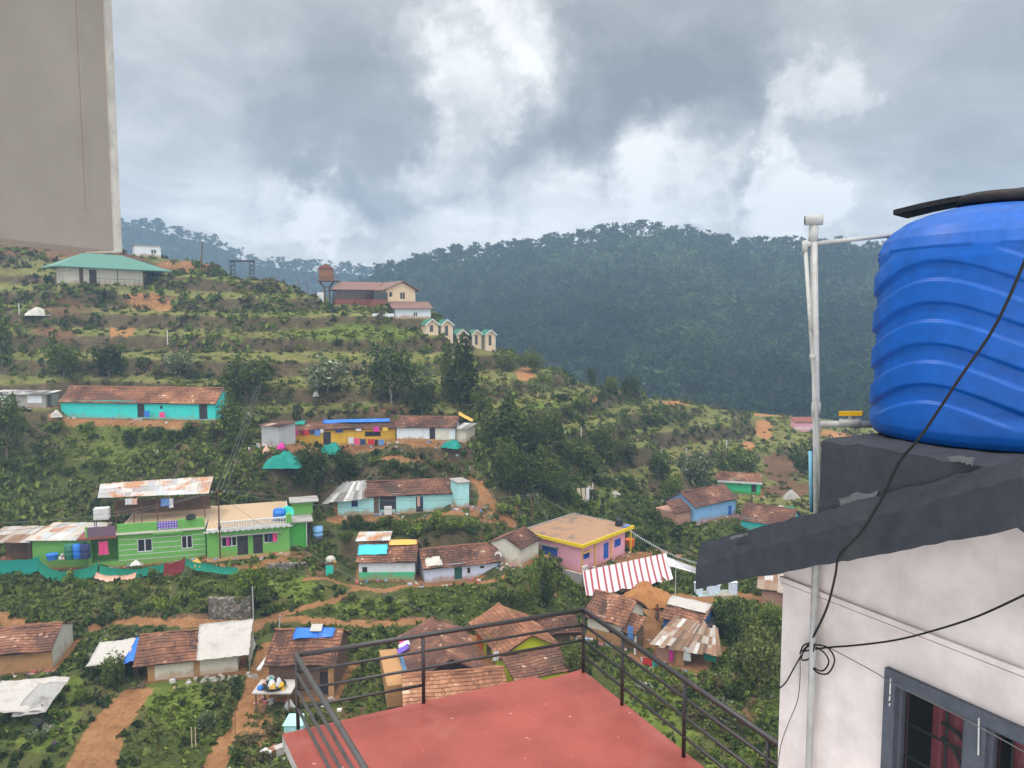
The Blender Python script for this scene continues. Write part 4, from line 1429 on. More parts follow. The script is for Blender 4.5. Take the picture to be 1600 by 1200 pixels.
# lean-to at its left
m_ = thing('sheet_lean_to', 'low lean-to with white and blue sheets over its roof, left of the patched hut', 'shed', S2W(s, -4.6, .6, -.2), s['yaw'])
for x, y, z in ((.1, .1, 1.9), (3.4, .1, 1.8), (.2, 3.2, 2.4), (3.4, 3.2, 2.4)):
    MB().tube([(x, y, -.3), (x, y, z)], .06, 6).build('post', 'wood', m_)
tarp(m_, 'sheet', [(-.2, -.3, 1.95), (2.8, -.3, 1.9), (3.0, 3.3, 2.55), (0, 3.4, 2.5)], 'tarp_white', (12, 8), .12, 31)
tarp(m_, 'sheet', [(2.6, -.4, 1.85), (3.6, -.2, 1.9), (4.0, 3.2, 2.6), (3.0, 3.2, 2.58)], 'tarp_blue', (6, 8), .14, 32)
MB().box(.2, 2.9, -.3, 3.4, 3.0, 2.2).box(3.5, .3, -.3, 3.6, 3, 1.7).build('screen', 'brown_wall', m_)
# house with junk platform
jh = hut('junkhouse', 'tarp_roof_house', 'tiled house with blue tarpaulin and cushion on its roof, behind the railing corner', 'brown_wall', 1041, 984, tile='roof_tile', over=.5, doors=[(500, 1050, 514, 1086, 'door_dark')], sag=.12)
s = SITES['junkhouse']
tarp(jh, 'tarpaulin', [roofpt(s, 1.5, .66), roofpt(s, 4.9, .72), roofpt(s, 4.9, 1.0), roofpt(s, 1.6, .98)], 'tarp_blue', (12, 5), .10, 9)
MB().box(-.75, -.7, s['h'] - .55, -.45, s['D'] / 2, s['h'] - .40).build('edge_board', 'white_paint', jh)
MB().box(s['L'] - .45, -.04, -.4, s['L'] + .02, -.005, s['h'] - .1).build('mud_pier', 'mud_wall', jh)
o = MB().box(0, 0, 0, .95, .75, .10).build('cushion', 'tarp_white')
o.location = tuple(S2W(s, *roofpt(s, 2.9, .80, e=.42)))
o.rotation_euler = (math.atan(s['rise'] / (s['D'] / 2)), 0, s['yaw'])
tag(o, 'pale checked cushion lying on the blue tarpaulin', 'cushion')
# long house whose ridge runs away from the viewer, and the low house before it
gw = hut('gablerow', 'gable_house', 'brown tiled house with blue side wall, its dark gable facing the terrace', 'blue_wall', h=2.35, rise=1.2, roof='gablef', tile='roof_tile_dark', over=.5, oside=.55)
s = SITES['gablerow']
MB().poly([(.3, -.03, s['h'] - .1), (s['L'] - .3, -.03, s['h'] - .1), (s['L'] / 2, -.03, s['h'] + s['rise'] - .25)]).build('gable_board', 'room_dark', gw)
m_ = MB()
m_.box(-2.3, .6, -.3, -.8, 7.4, 1.5)
m_.build('side_porch', 'mud_wall', gw)
MB().box(-.75, 1.0, .0, -.02, 6.6, 1.2).build('blue_bench', 'sky_blue_wall', gw)
hut('lowhouse', 'low_tiled_house', 'low house whose tiled roof shows just over the red terrace edge', 'mud_wall', 1104, 1049, tile='roof_tile_orange', over=.5)
lh = hut('limehouse', 'lime_house', 'lime yellow house under a bright brown tiled roof seen through the railing', 'lime_wall', h=2.1, rise=1.2, roof='gablef', tile='roof_tile_orange', over=.5, oside=.6)
s = SITES['limehouse']
for (y0, y1, mm) in ((.1, .9, 'lime_wall'), (1.6, 2.5, 'brown_wall'), (3.2, 4.2, 'brown_wall'), (5.2, 6.9, 'orange_red_wall')):
    MB().box(-.05, y0, 0, -.005, y1, 1.95).build('wall_panel', mm, lh)
hut('mossroof', 'lime_gable_house', 'tiled house with a lime end wall just above the terrace edge', 'lime_wall', 1056, 1022, tile='roof_tile_dark', over=.45)
hut('backhut', 'back_hut', 'dark tiled hut half hidden behind the lime house and the railing', 'brown_wall', 991, 966, tile='roof_tile_dark', over=.4)
sh_ = hut('stainedhouse', 'stained_house', 'stained yellowish house under a sagging tiled roof beyond the railing corner', 'cream_wall', 971, 930, tile='roof_tile', over=.5, oside=.4, band=('mud_wall', .9), wins=[(951, 986, 957, 993, 'wood', 'room_dark', 0)], sag=.14)
s = SITES['stainedhouse']
L = s['L']
MB().box(L + .05, .1, -.4, L + 1.25, 1.8, 1.6).build('porch_wall', 'wood', sh_)
tile_roof(MB(), (L + .0, -.5, 1.55), (L + 1.5, -.5, 1.5), (L + 1.4, 2.0, 2.4), (L + .0, 2.0, 2.5), seed=14).build('porch_roof', 'roof_tile', sh_)
MB().box(L + 1.27, -.3, -.4, L + 1.43, -.14, 1.6).build('porch_post', 'white_paint', sh_)
bh = hut('bluehut', 'blue_hut', 'small blue hut with half its tiled roof under pale sheeting', 'blue_wall', 973, 942, tile='roof_tile', over=.4, doors=[(1075, 985, 1081, 1003, 'door_dark')])
s = SITES['bluehut']
tarp(bh, 'tarpaulin', [roofpt(s, -.2, .58), roofpt(s, s['L'] + .2, .60), roofpt(s, s['L'] + .2, 1.08), roofpt(s, -.2, 1.06)], 'tarp_white', (10, 5), .06, 19)
MB().box(s['L'] + .01, .1, -.3, s['L'] + .8, s['D'] - .2, s['h'] - .2).build('side_room', 'door_dark', bh)
s = SITES['scrapshed']
L = s['L']
ss = thing('scrap_shed', 'open shed under a jumble of rusty and grey roofing sheets', 'shed', s['o'], s['yaw'])
rb = sheet_roof(MB(), (-.2, -.4, 1.75), (L * .55, -.4, 1.7), (L * .7, 3.4, 2.7), (.7, 3.2, 2.75), w=.42, seed=33, ragged=.7, rows=3)
sheet_roof(rb, (L * .45, -.3, 1.72), (L * 1.28, .9, 1.35), (L * 1.1, 3.2, 2.4), (L * .62, 3.0, 2.6), w=.40, seed=35, ragged=.8, rows=3)
rb.build('sheet_roof', 'tin_rusty', ss)
MB().box(.1, -.05, -.4, L * .42, .05, 1.6).build('brick_wall', 'brick_wall', ss)
MB().box(L * .43, -.1, -.4, L * .60, 0, 1.55).build('mud_wall', 'mud_wall', ss)
MB().box(L * .95, .8, .5, L * 1.2, .85, 1.35).build('green_sheet', 'net_green', ss)
MB().box(.1, 3.0, -.4, L, 3.1, 2.3).build('back_wall', 'brown_wall', ss)
for x, y in ((L * .62, .1), (L * 1.2, 1.0)):
    MB().tube([(x, y, -.4), (x, y, 1.5)], .06, 6).build('post', 'wood', ss)
p = pt(-12, 1150, 55)
bs = thing('sheet_shelter', 'shelter under torn white sheeting in the bottom left corner', 'shed', (p[0], p[1], gz(p[0], p[1])), .2)
for x, y in ((.2, .2), (3.4, .3), (.2, 3.6), (3.4, 3.7)):
    MB().tube([(x, y, -.5), (x, y, 1.5)], .06, 6).build('post', 'wood', bs)
tarp(bs, 'sheet', [(-1, -.4, 1.45), (3.9, -.3, 1.3), (4.2, 4.0, 1.85), (-1, 4.0, 2.0)], 'tarp_white', (14, 10), .22, 41)
tarp(bs, 'sheet', [(1.6, -.6, 1.25), (3.9, -.5, 1.2), (4.3, 3.0, 1.9), (2.2, 3.0, 2.0)], 'asbestos_sheet', (8, 8), .2, 43)
# ---- on the hilltop
s = SITES['resort']
rs = thing('resort_hall', 'long glazed verandah hall with a red brown roof on the hilltop', 'building', s['o'], s['yaw'])
L, D = s['L'], s['D']
MB().box(0, 0, -1.5, L, D, 1.15).build('lower_wall', 'timber_red', rs)
MB().box(.1, .1, 1.15, L - .1, D, 3.2).build('glazing', 'glass_dark', rs)
m_ = MB()
for i in range(17):
    x = i * (L - .12) / 16
    m_.box(x, -.05, 1.15, x + .12, .09, 3.2)
m_.build('mullions', 'timber_red', rs)
rb = MB()
rb.quad((-.8, -1, 3.1), (L + .6, -1, 3.1), (L + 2.5, D / 2, 4.9), (1.2, D / 2, 4.9)).quad((L + .6, D + 1, 3.1), (-.8, D + 1, 3.1), (1.2, D / 2, 4.9), (L + 2.5, D / 2, 4.9)).poly([(-.8, D + 1, 3.1), (-.8, -1, 3.1), (1.2, D / 2, 4.9)])
rb.quad((-.8, -1, 3.0), (-.8, -1, 3.1), (L + .6, -1, 3.1), (L + .6, -1, 3.0))
rb.build('roof', 'resort_roof', rs)
s = SITES['resortgable']
rg = thing('resort_house', 'cream gabled house joined to the hilltop hall', 'building', s['o'], s['yaw'])
L, D = s['L'], s['D']
mb = MB()
facade(mb, 0, L, -2, 3.3, 0, [(3.1, 4.3, 1.3, 2.7), (.6, 1.4, 1.7, 2.7)])
mb.poly([(0, 0, 3.3), (L, 0, 3.3), (L * .55, 0, 4.75)]).quad((0, D, -2), (0, 0, -2), (0, 0, 3.3), (0, D, 3.3)).quad((L, 0, -2), (L, D, -2), (L, D, 3.3), (L, 0, 3.3))
mb.build('wall', 'cabin_cream', rg)
window(rg, 3.1, 4.3, 1.3, 2.7, .05, 'wood_pale', 'glass_dark', 1)
window(rg, .6, 1.4, 1.7, 2.7, .05, 'wood_pale', 'glass_dark', 0)
rb = MB()
rb.prism([(-.9, -.6, 3.0), (L * .55, -.6, 4.9), (L * .55, -.6, 5.05), (-.9, -.6, 3.15)], (0, D + .6, 0)).prism([(L * .55, -.6, 4.9), (L + .9, -.6, 2.9), (L + .9, -.6, 3.05), (L * .55, -.6, 5.05)], (0, D + .6, 0))
rb.build('roof', 'resort_roof', rg)
MB().box(-3.4, -.8, -1.8, -.05, .2, 1.1).build('timber_porch', 'timber_red', rg)
MB().box(-3.2, -.6, 1.1, -.05, .5, 2.6).build('glass_porch', 'glass_dark', rg)
s = SITES['resortlow']
rl = thing('resort_annex', 'low white annex with a red brown lean-to roof below the gabled house', 'building', s['o'], s['yaw'])
L, D = s['L'], s['D']
mb = MB()
facade(mb, 0, L, -1.2, 2.1, 0, [(3.6, 4.4, .3, 1.2)])
mb.quad((0, D, -1.2), (0, 0, -1.2), (0, 0, 2.1), (0, D, 2.6)).quad((L, 0, -1.2), (L, D, -1.2), (L, D, 2.6), (L, 0, 2.1))
mb.build('wall', 'white_wall', rl)
window(rl, 3.6, 4.4, .3, 1.2, .05, 'white_paint', 'glass_dark', 1)
MB().prism([(-.8, -.7, 1.85), (L + .4, -.7, 1.85), (L + .4, D, 3.3), (-.8, D, 3.3)], (0, 0, .12)).build('roof', 'resort_roof', rl)
MB().box(-4.6, -.4, -1.2, -.3, -.2, .9).build('low_wall', 'white_wall', rl)
# timber lookout tower
p = pt(511, 466, 160)
tw_ = thing('lookout_tower', 'timber lookout cabin raised on a flaring wooden tower', 'tower', p, .15)
k_ = 160 / 1180
m_ = MB()
for a, b in ((-1, -1), (1, -1), (1, 1), (-1, 1)):
    m_.tube([(a * .5, b * .5, -1), (a * .5, b * .5, 2.3), (a * 1.5, b * 1.5, 3.5)], .14, 6)
for z in (.4, 1.4, 2.3):
    m_.box(-.6, -.58, z, .6, -.48, z + .12).box(-.6, .48, z, .6, .58, z + .12)
m_.build('legs', 'wood', tw_)
m_ = MB().box(-1.7, -1.7, 3.5, 2.6, 1.7, 3.68)
for i in range(12):
    x = -1.7 + i * 4.2 / 11
    m_.box(x, -1.7, 3.68, x + .06, -1.64, 4.4)
m_.box(-1.7, -1.72, 4.4, 2.6, -1.62, 4.48)
m_.build('deck', 'wood', tw_)
MB().box(-1.45, -1.1, 3.68, 1.35, 1.5, 6.2).build('cabin', 'wood_orange', tw_)
MB().prism([(-1.7, -1.4, 6.15), (1.6, -1.4, 6.15), (-.05, -1.4, 7.15)], (0, 3.1, 0)).build('roof', 'timber_red', tw_)
o = MB().box(0, 0, -.5, 1.3, .2, 1.5).build('notice_board', 'white_paint')
o.location = tuple(pt(496, 468, 157))
tag(o, 'small white board standing at the foot of the lookout tower', 'sign')
# green roofed house
s = SITES['greenroof']
L, D = s['L'], s['D']
go = thing('green_roofed_house', 'pale house with a wide hipped green metal roof high on the left', 'building', s['o'], s['yaw'])
mb = MB()
H_ = 3.4
facade(mb, 0, L, -2, H_, 0, [(2.4, 3.2, .1, H_ - .3), (4.2, 5.6, .0, H_ - .5)], .4)
mb.quad((0, D, -2), (0, 0, -2), (0, 0, H_), (0, D, H_)).quad((L, 0, -2), (L, D, -2), (L, D, H_), (L, 0, H_)).quad((L, D, -2), (0, D, -2), (0, D, H_), (L, D, H_))
mb.build('wall', 'cream_wall', go)
MB().box(2.4, .3, .1, 3.2, .4, H_ - .3).build('door', 'wood', go)
MB().box(4.2, .3, 0, 5.6, .4, H_ - .5).build('door', 'door_dark', go)
for x in (9.4, 14.4):
    MB().box(x, -.04, -.3, x + .12, -.005, H_).build('downpipe', 'wood', go)
rx = MB()
e, hh = 2.3, 6.2
a, b = 4.0, L - 3.0
P4 = [(-e, -1.8, H_ - .2), (L + e * 2.3, -1.8, H_ - .2), (L + e * 2.3, D + 1.8, H_ - .2), (-e, D + 1.8, H_ - .2)]
R2 = [(a, D / 2, hh), (b, D / 2, hh)]
rx.quad(P4[0], P4[1], R2[1], R2[0]).poly([P4[1], P4[2], R2[1]]).quad(P4[2], P4[3], R2[0], R2[1]).poly([P4[3], P4[0], R2[0]])
rx.prism([tuple(np.array(p_) - V3(0, 0, .02)) for p_ in P4[::-1]], (0, 0, -.12))
rx.build('roof', 'green_metal_roof', go)
m_ = MB()
m_.tube([(3.6, -1.6, 1.1), (L - .5, -1.6, 1.1)], .035, 5).tube([(3.6, -1.6, .55), (L - .5, -1.6, .55)], .025, 5)
for i in range(12):
    x = 3.6 + i * (L - 4.1) / 11
    m_.tube([(x, -1.6, -.8), (x, -1.6, 1.1)], .03, 5)
m_.build('porch_railing', 'rust_steel', go)
MB().box(-.1, -1.75, -1.6, L + .1, -.02, -.12).build('porch_floor', 'concrete', go)
s = SITES['whiteshed']
L, D = s['L'], s['D']
ws_ = thing('hilltop_shed', 'white box shed with a slanting roof on the red earth bank', 'shed', s['o'], s['yaw'] - .55)
L = 5.2
mb = MB()
mb.box(0, 0, -1, L, 5.5, 2.4)
mb.build('wall', 'white_wall', ws_)
MB().prism([(-.3, -.3, 2.4), (L + .4, -.3, 2.4), (L + .4, 6, 2.75), (-.3, 6, 2.75)], (0, 0, .1)).build('roof', 'asbestos_sheet', ws_)
window(ws_, 3.2, 4.3, .7, 1.6, -.06, 'white_paint', 'glass_dark', 1)
# gate frame of two lattice towers and a beam
p = pt(360, 441, 162)
gt = thing('lattice_gate', 'dark steel gate frame of two lattice towers and a beam on the ridge', 'gate', p, 0)
m_ = None
for x0 in (0, 4.1):
    m_ = MB()
    for a, b in ((0, 0), (.8, 0), (.8, .8), (0, .8)):
        m_.tube([(x0 + a, b, -1.5), (x0 + a, b, 4.3)], .07, 5)
    for z in (.2, 1.0, 1.8, 2.6, 3.4, 4.2):
        m_.box(x0, -.04, z, x0 + .8, .04, z + .10).box(x0, .76, z, x0 + .8, .84, z + .10)
    for z in (.2, 1.8, 3.0):
        m_.tube([(x0, 0, z), (x0 + .8, 0, z + .9)], .05, 5)
    m_.build('lattice_tower', 'dark_steel', gt)
MB().box(-.1, -.1, 4.3, 5.0, .9, 4.65).build('beam', 'dark_steel', gt)
# five small gabled cabins
CAB = [(666, 521, 685, 499, 147, 'cream gabled cabin with green roof, nearest the white annex'), (690, 527, 708, 500, 148, 'cream gabled cabin with green roof, second from the white annex'), (714, 533, 731, 515, 152, 'low cream cabin with green roof, middle of the five'),
       (738, 541, 753, 516, 157, 'cream gabled cabin with green roof, fourth from the white annex'), (759, 542, 775, 516, 157, 'cream gabled cabin with green roof, farthest down the ridge')]
for (u0, v0, u1, va, d, lab) in CAB:
    p = pt(u0, v0, d)
    c_ = thing('cabin', lab, 'cabin', p, .42, 'gabled cabins in a row on the ridge')
    w_ = (u1 - u0) / 1180 * d
    ht = (v0 - va) / 1180 * d
    he = ht - w_ * .42
    D_ = 3.4
    mb = MB()
    mb.poly([(0, 0, -1.2), (w_, 0, -1.2), (w_, 0, he), (w_ / 2, 0, ht - .05), (0, 0, he)]).quad((0, D_, -1.2), (0, 0, -1.2), (0, 0, he), (0, D_, he)).quad((w_, 0, -1.2), (w_, D_, -1.2), (w_, D_, he), (w_, 0, he)).poly([(w_, D_, -1.2), (0, D_, -1.2), (0, D_, he), (w_ / 2, D_, ht - .05), (w_, D_, he)])
    mb.build('wall', 'cabin_cream', c_)
    rb = MB()
    rb.prism([(-.25, -.35, he - .15), (w_ / 2, -.35, ht), (w_ / 2, -.35, ht + .12), (-.25, -.35, he - .03)], (0, D_ + .6, 0)).prism([(w_ / 2, -.35, ht), (w_ + .25, -.35, he - .15), (w_ + .25, -.35, he - .03), (w_ / 2, -.35, ht + .12)], (0, D_ + .6, 0))
    rb.build('roof', 'green_deep_roof', c_)
    bb = MB()
    bb.prism([(-.3, -.40, he - .3), (w_ / 2, -.40, ht - .12), (w_ / 2, -.40, ht + .16), (-.3, -.40, he + .0)], (0, .045, 0)).prism([(w_ / 2, -.41, ht - .12), (w_ + .3, -.41, he - .3), (w_ + .3, -.41, he), (w_ / 2, -.41, ht + .16)], (0, .045, 0))
    bb.box(-.05, -.06, -1.2, .12, -.005, he - .1).box(w_ - .12, -.06, -1.2, w_ + .05, -.005, he - .1)
    bb.build('white_trim', 'white_paint', c_)
    MB().box(w_ * .3, -.04, .3, w_ * .6, -.006, he - .15).build('window', 'glass_dark', c_)

# ================================================================== foreground: the viewer's side of the valley
# ---- red terrace with its railing
ZR, ZF = -4.30, -5.27
RA, RB_ = ptz(463, 1024, ZR), ptz(912, 953, ZR)
dA = ptz(570, 1200, ZR) - RA
dA /= np.linalg.norm(dA)
dB = ptz(1212, 1160, ZR) - RB_
LB = np.linalg.norm(dB)
dB /= LB
T0, T1, T2, T3 = ptz(441, 1147, ZF), ptz(835, 1057, ZF), ptz(850, 1063, ZF), ptz(909, 1046, ZF)
eR = ptz(1100, 1199, ZF) - T3
eR /= np.linalg.norm(eR)
poly = [T0 + dA * 6.5, T3 + eR * 7.2, T3, T2, T1, T0]
poly = [V3(p[0], p[1], ZF) for p in poly]
tr = thing('terrace_house', 'house with a flat red painted terrace below the viewer', 'terrace', (0, 0, 0))
sl_ = MB().prism([p - V3(0, 0, .16) for p in poly], (0, 0, .15)).build('slab', 'concrete', tr)
MB().prism([p - V3(0, 0, .0095) for p in poly], (0, 0, .0135)).build('red_floor', 'terrace_red', tr)
cen = sum(poly) / len(poly)
low = [cen + (p - cen) * .93 for p in poly]
MB().prism([V3(p[0], p[1], -27) for p in low], (0, 0, 27 + ZF - .16)).build('wall', 'cream_wall', tr)
rl_ = thing('terrace_railing', 'black steel pipe railing round the red terrace', 'railing', (0, 0, 0))
fr = [0, .235, .48, .73]
Hh = ZR - ZF
for k_, f_ in enumerate(fr):
    z = V3(0, 0, -f_ * Hh)
    r_ = .034 if k_ == 0 else .0205
    m_ = 'rail_steel'
    if k_ < 3:
        MB().tube([RA + z, RB_ + z], r_, 8).build('rail', m_, rl_, True)
    else:
        MB().tube([RA + z, RA + z + (RB_ - RA) * .41], r_, 8).build('rail', m_, rl_, True)
    MB().tube([RA + z, RA + z + dA * 6.3], r_, 8).build('rail', 'rail_worn', rl_, True)
    MB().tube([RB_ + z, RB_ + z + dB * (LB + 1.9)], r_, 8).build('rail', m_, rl_, True)
posts = [RA, RA + (RB_ - RA) * .405, RB_, RB_ + dB * 1.06, RB_ + dB * 2.42, RB_ + dB * 3.8, RA + dA * 2.9, RA + dA * 4.6]
for p in posts:
    MB().tube([V3(p[0], p[1], ZF - .02), V3(p[0], p[1], ZR)], .025, 8).build('post', 'rail_steel', rl_, True)

# ---- the white house on the right
zmA = pt(1224, 905, 4.5)
zmB = ptz(1600, 1050, zmA[2])
hs = dict(o=np.array([zmA[0], zmA[1], 0.0]), yaw=math.atan2(zmB[1] - zmA[1], zmB[0] - zmA[0]), L=4.0, D=5.0)
hs['ux'] = np.array([math.cos(hs['yaw']), math.sin(hs['yaw'])])
hs['uy'] = np.array([-math.sin(hs['yaw']), math.cos(hs['yaw'])])
ZM = zmA[2]
wh_ = thing('white_house', 'white washed house with charcoal gable edge and window, close on the right', 'house', (hs['o'][0], hs['o'][1], 0), hs['yaw'])
OV = .30
lo = [FX(hs, 1087, 920, -OV), FX(hs, 1588, 826, -OV)]
cr = [FX(hs, 1087, 884, -OV), FX(hs, 1571, 752, -OV)]
tp = [FX(hs, 1087, 849, -OV), FX(hs, 1302, 792, -OV)]
xl = lo[0][0]
xa = lo[1][0]


def lin(p, q, x):
    return p[1] + (q[1] - p[1]) * (x - p[0]) / (q[0] - p[0])


zl_lo, za_lo = lo[0][1], lo[1][1]
zl_cr, za_cr = cr[0][1], lin(cr[0], cr[1], xa)
zl_tp, za_tp = tp[0][1], lin(tp[0], tp[1], xa)
xr = 2 * xa - xl
# window opening from the photograph's frame edges
wx0, wz1 = FX(hs, 1388, 1041)
wx1 = wx0 + 1.30
wz0 = wz1 - 1.25
WT = 3.9
zb = -25.0
mb = MB()
WT = 2 * xa
facade(mb, 0, WT, zb, ZM, 0, [(wx0, wx1, wz0, wz1)], .10)
k1 = (za_lo - zl_lo) / (xa - xl)
zw0 = zl_lo + k1 * (0 - xl) + .05
mb.quad((0, 0, ZM), (xa, 0, ZM), (xa, 0, za_lo + .05), (0, 0, zw0)).quad((xa, 0, ZM), (WT, 0, ZM), (WT, 0, zw0), (xa, 0, za_lo + .05))
mb.quad((0, 5, zb), (0, 0, zb), (0, 0, zl_lo + k1 * (0 - xl) + .05), (0, 5, zl_lo + k1 * (0 - xl) + .05))
mb.quad((WT, 0, zb), (WT, 5, zb), (WT, 5, za_lo - k1 * (WT - xa)), (WT, 0, za_lo - k1 * (WT - xa)))
mb.build('wall', 'plaster_blush', wh_)
MB().box(-.012, -.022, ZM - .012, WT, -.001, ZM + .018).box(-.010, -.014, ZM - .035, WT, -.001, ZM - .020).build('moulding', 'plaster_blush', wh_)
# gable edge: lower face upright, upper face leaning back a little
vb = MB()
n_ = 34
rr_ = random.Random(4)


def verge(xs0, z_lo, z_cr, z_tp, xs1, w_lo, w_cr, w_tp):
    vs = []
    for i in range(n_ + 1):
        a = i / n_
        x = xs0 + (xs1 - xs0) * a
        L1 = [z_lo + (w_lo - z_lo) * a, z_cr + (w_cr - z_cr) * a, z_tp + (w_tp - z_tp) * a]
        j = [rr_.uniform(-.006, .006) for _ in range(4)]
        vs += [(x, .02, L1[0] + .01), (x, -OV + j[0] * .5, L1[0] + j[0]), (x, -OV + j[1] * .5, L1[1] + j[1]), (x, -OV + .035 + j[2] * .5, L1[2] + j[2]), (x, -OV + .16, L1[2] - .01), (x, -OV + .16, L1[1] - .02), (x, .02, L1[1] - .02)]
    fs = [(7 * i + q, 7 * (i + 1) + q, 7 * (i + 1) + (q + 1) % 7, 7 * i + (q + 1) % 7) for i in range(n_) for q in range(7)]
    fs += [tuple(range(6, -1, -1)), tuple(7 * n_ + q for q in range(7))]
    vb.add(vs, fs)


verge(xl, zl_lo, zl_cr, zl_tp, xa, za_lo, za_cr, za_tp)
verge(xa, za_lo, za_cr, za_tp, xr, zl_lo, zl_cr, zl_tp)
vb.build('gable_edge', 'slab_charcoal', wh_)
MB().prism([(xl + .03, .02, zl_lo + .02), (xa, .02, za_lo + .02), (xr - .03, .02, zl_lo + .02), (xr - .03, .02, zl_cr - .03), (xa, .02, za_cr - .03), (xl + .03, .02, zl_cr - .03)], (0, 5.2, 0)).build('roof', 'slab_charcoal', wh_)
# parapet block carrying the tank
bx0, bzt = FX(hs, 1283, 698, -OV + .05)
bzt2 = FX(hs, 1530, 714, -OV + .05)[1]
BT = (bzt + bzt2) / 2
mb = MB()
nn = 40
vs = []
for i in range(nn + 1):
    x = bx0 + (3.4 - bx0) * i / nn
    e = rr_.uniform(-.012, .010)
    zbk = (zl_cr + (za_cr - zl_cr) * (x - xl) / (xa - xl) if x < xa else zl_cr + (za_cr - zl_cr) * (xr - x) / (xr - xa)) + .02
    vs += [(x, -OV + .05, zbk), (x, -OV + .05 + rr_.uniform(-.006, .006), BT + e), (x, -OV + .10, BT + .006 + e * .4), (x, 2.4, BT), (x, 2.4, zbk)]
fs = [(5 * i + q, 5 * (i + 1) + q, 5 * (i + 1) + (q + 1) % 5, 5 * i + (q + 1) % 5) for i in range(nn) for q in range(5)]
fs += [(4, 3, 2, 1, 0), tuple(5 * nn + q for q in range(5))]
mb.add(vs, fs)
mb.build('tank_platform', 'slab_charcoal', wh_)
# bare patch where the paint has come off, and a chipped pale rim
def chip(pts, yoff, nm='worn_patch', th=.006, jit=.010, seed=1):
    r = random.Random(seed)
    q = []
    for (u, v), (u2, v2) in zip(pts, pts[1:] + pts[:1]):
        for k in range(6):
            x, z = FX(hs, u + (u2 - u) * k / 6, v + (v2 - v) * k / 6, yoff)
            q.append((x + r.uniform(-jit, jit), yoff, z + r.uniform(-jit, jit)))
    MB().prism(q, (0, th, 0)).build(nm, 'chipped_plaster', wh_)


chip([(1308, 780), (1330, 772), (1372, 768), (1362, 790), (1340, 808), (1318, 812)], -OV + .050 - .008, seed=2)
chip([(1480, 712), (1520, 714), (1518, 726), (1500, 722), (1484, 720)], -OV + .05 - .012, jit=.006, seed=4)
chip([(1140, 840), (1165, 832), (1168, 836), (1142, 844)], -OV - .004, jit=.004, seed=5)
# window
wi = MB()
j = .065
wi.box(wx0, -.03, wz0, wx0 + j, .09, wz1).box(wx1 - j, -.03, wz0, wx1, .09, wz1).box(wx0 + j, -.03, wz1 - j, wx1 - j, .09, wz1).box(wx0 + j, -.03, wz0, wx1 - j, .09, wz0 + j)
xm0 = FX(hs, 1512, 1130)[0]
xm1 = xm0 + .10
wi.box(xm0, -.025, wz0 + j, xm1, .085, wz1 - j)
win = wi.build('window', 'frame_charcoal', wh_)
for (a, b) in ((wx0 + j, xm0), (xm1, wx1 - j)):
    sm = MB()
    t = .022
    sm.box(a, .0, wz0 + j, a + t, .05, wz1 - j).box(b - t, .0, wz0 + j, b, .05, wz1 - j).box(a + t, .0, wz1 - j - t, b - t, .05, wz1 - j).box(a + t, .0, wz0 + j, b - t, .05, wz0 + j + t)
    sm.build('sash', 'frame_charcoal', win)
m, N = newmat('window_glass')
gl_ = N.n('ShaderNodeBsdfGlossy')
gl_.inputs['Roughness'].default_value = .03
tp_ = N.n('ShaderNodeBsdfTransparent')
tp_.inputs[0].default_value = (.80, .84, .84, 1)
fz = N.n('ShaderNodeFresnel')
fz.inputs['IOR'].default_value = 1.22
mx = N.n('ShaderNodeMixShader')
N.l(fz.outputs[0], mx.inputs[0])
N.l(tp_.outputs[0], mx.inputs[1])
N.l(gl_.outputs[0], mx.inputs[2])
N.l(mx.outputs[0], N.n('ShaderNodeOutputMaterial').inputs[0])
for (a, b) in ((wx0 + j, xm0), (xm1, wx1 - j)):
    MB().box(a + .04, .022, wz0 + j + .04, b - .04, .027, wz1 - j - .04).build('pane', 'window_glass', win)
gb = MB()
for zz__ in (.22, .40, .58, .76, .94):
    gb.tube([(wx0 + j, .095, wz0 + zz__), (wx1 - j, .095, wz0 + zz__)], .007, 6)
for xx in (wx0 + .26, xm0 - .02, xm1 + .05):
    gb.tube([(xx, .11, wz0 + .1), (xx, .11, wz1 - .1)], .007, 6)
for (a, b) in ((wx0 + .24, .25), (xm1 + .16, .25)):
    gb.tube([(a + .0 + .26 * math.sin(q * PI / 20), .10, wz1 - .22 - .34 * (1 - math.cos(q * PI / 20))) for q in range(11)], .009, 6)
    gb.tube([(a + .0 + .16 * math.sin(q * PI / 20), .10, wz1 - .30 - .34 * (1 - math.cos(q * PI / 20))) for q in range(11)], .009, 6)
gb.build('grille', 'rail_steel', win)
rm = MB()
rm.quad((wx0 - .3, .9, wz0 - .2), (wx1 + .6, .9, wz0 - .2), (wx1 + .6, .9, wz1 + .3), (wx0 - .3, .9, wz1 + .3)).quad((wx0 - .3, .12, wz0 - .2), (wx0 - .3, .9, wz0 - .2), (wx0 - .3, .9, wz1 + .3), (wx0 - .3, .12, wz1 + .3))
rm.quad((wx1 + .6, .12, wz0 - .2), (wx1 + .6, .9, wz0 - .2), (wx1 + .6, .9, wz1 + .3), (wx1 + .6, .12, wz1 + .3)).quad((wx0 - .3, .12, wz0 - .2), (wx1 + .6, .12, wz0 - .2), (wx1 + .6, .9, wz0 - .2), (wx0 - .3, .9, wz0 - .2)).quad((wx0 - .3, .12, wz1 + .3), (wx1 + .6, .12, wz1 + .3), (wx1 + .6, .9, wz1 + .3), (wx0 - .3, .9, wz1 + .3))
rm.build('room', 'room_dark', wh_)


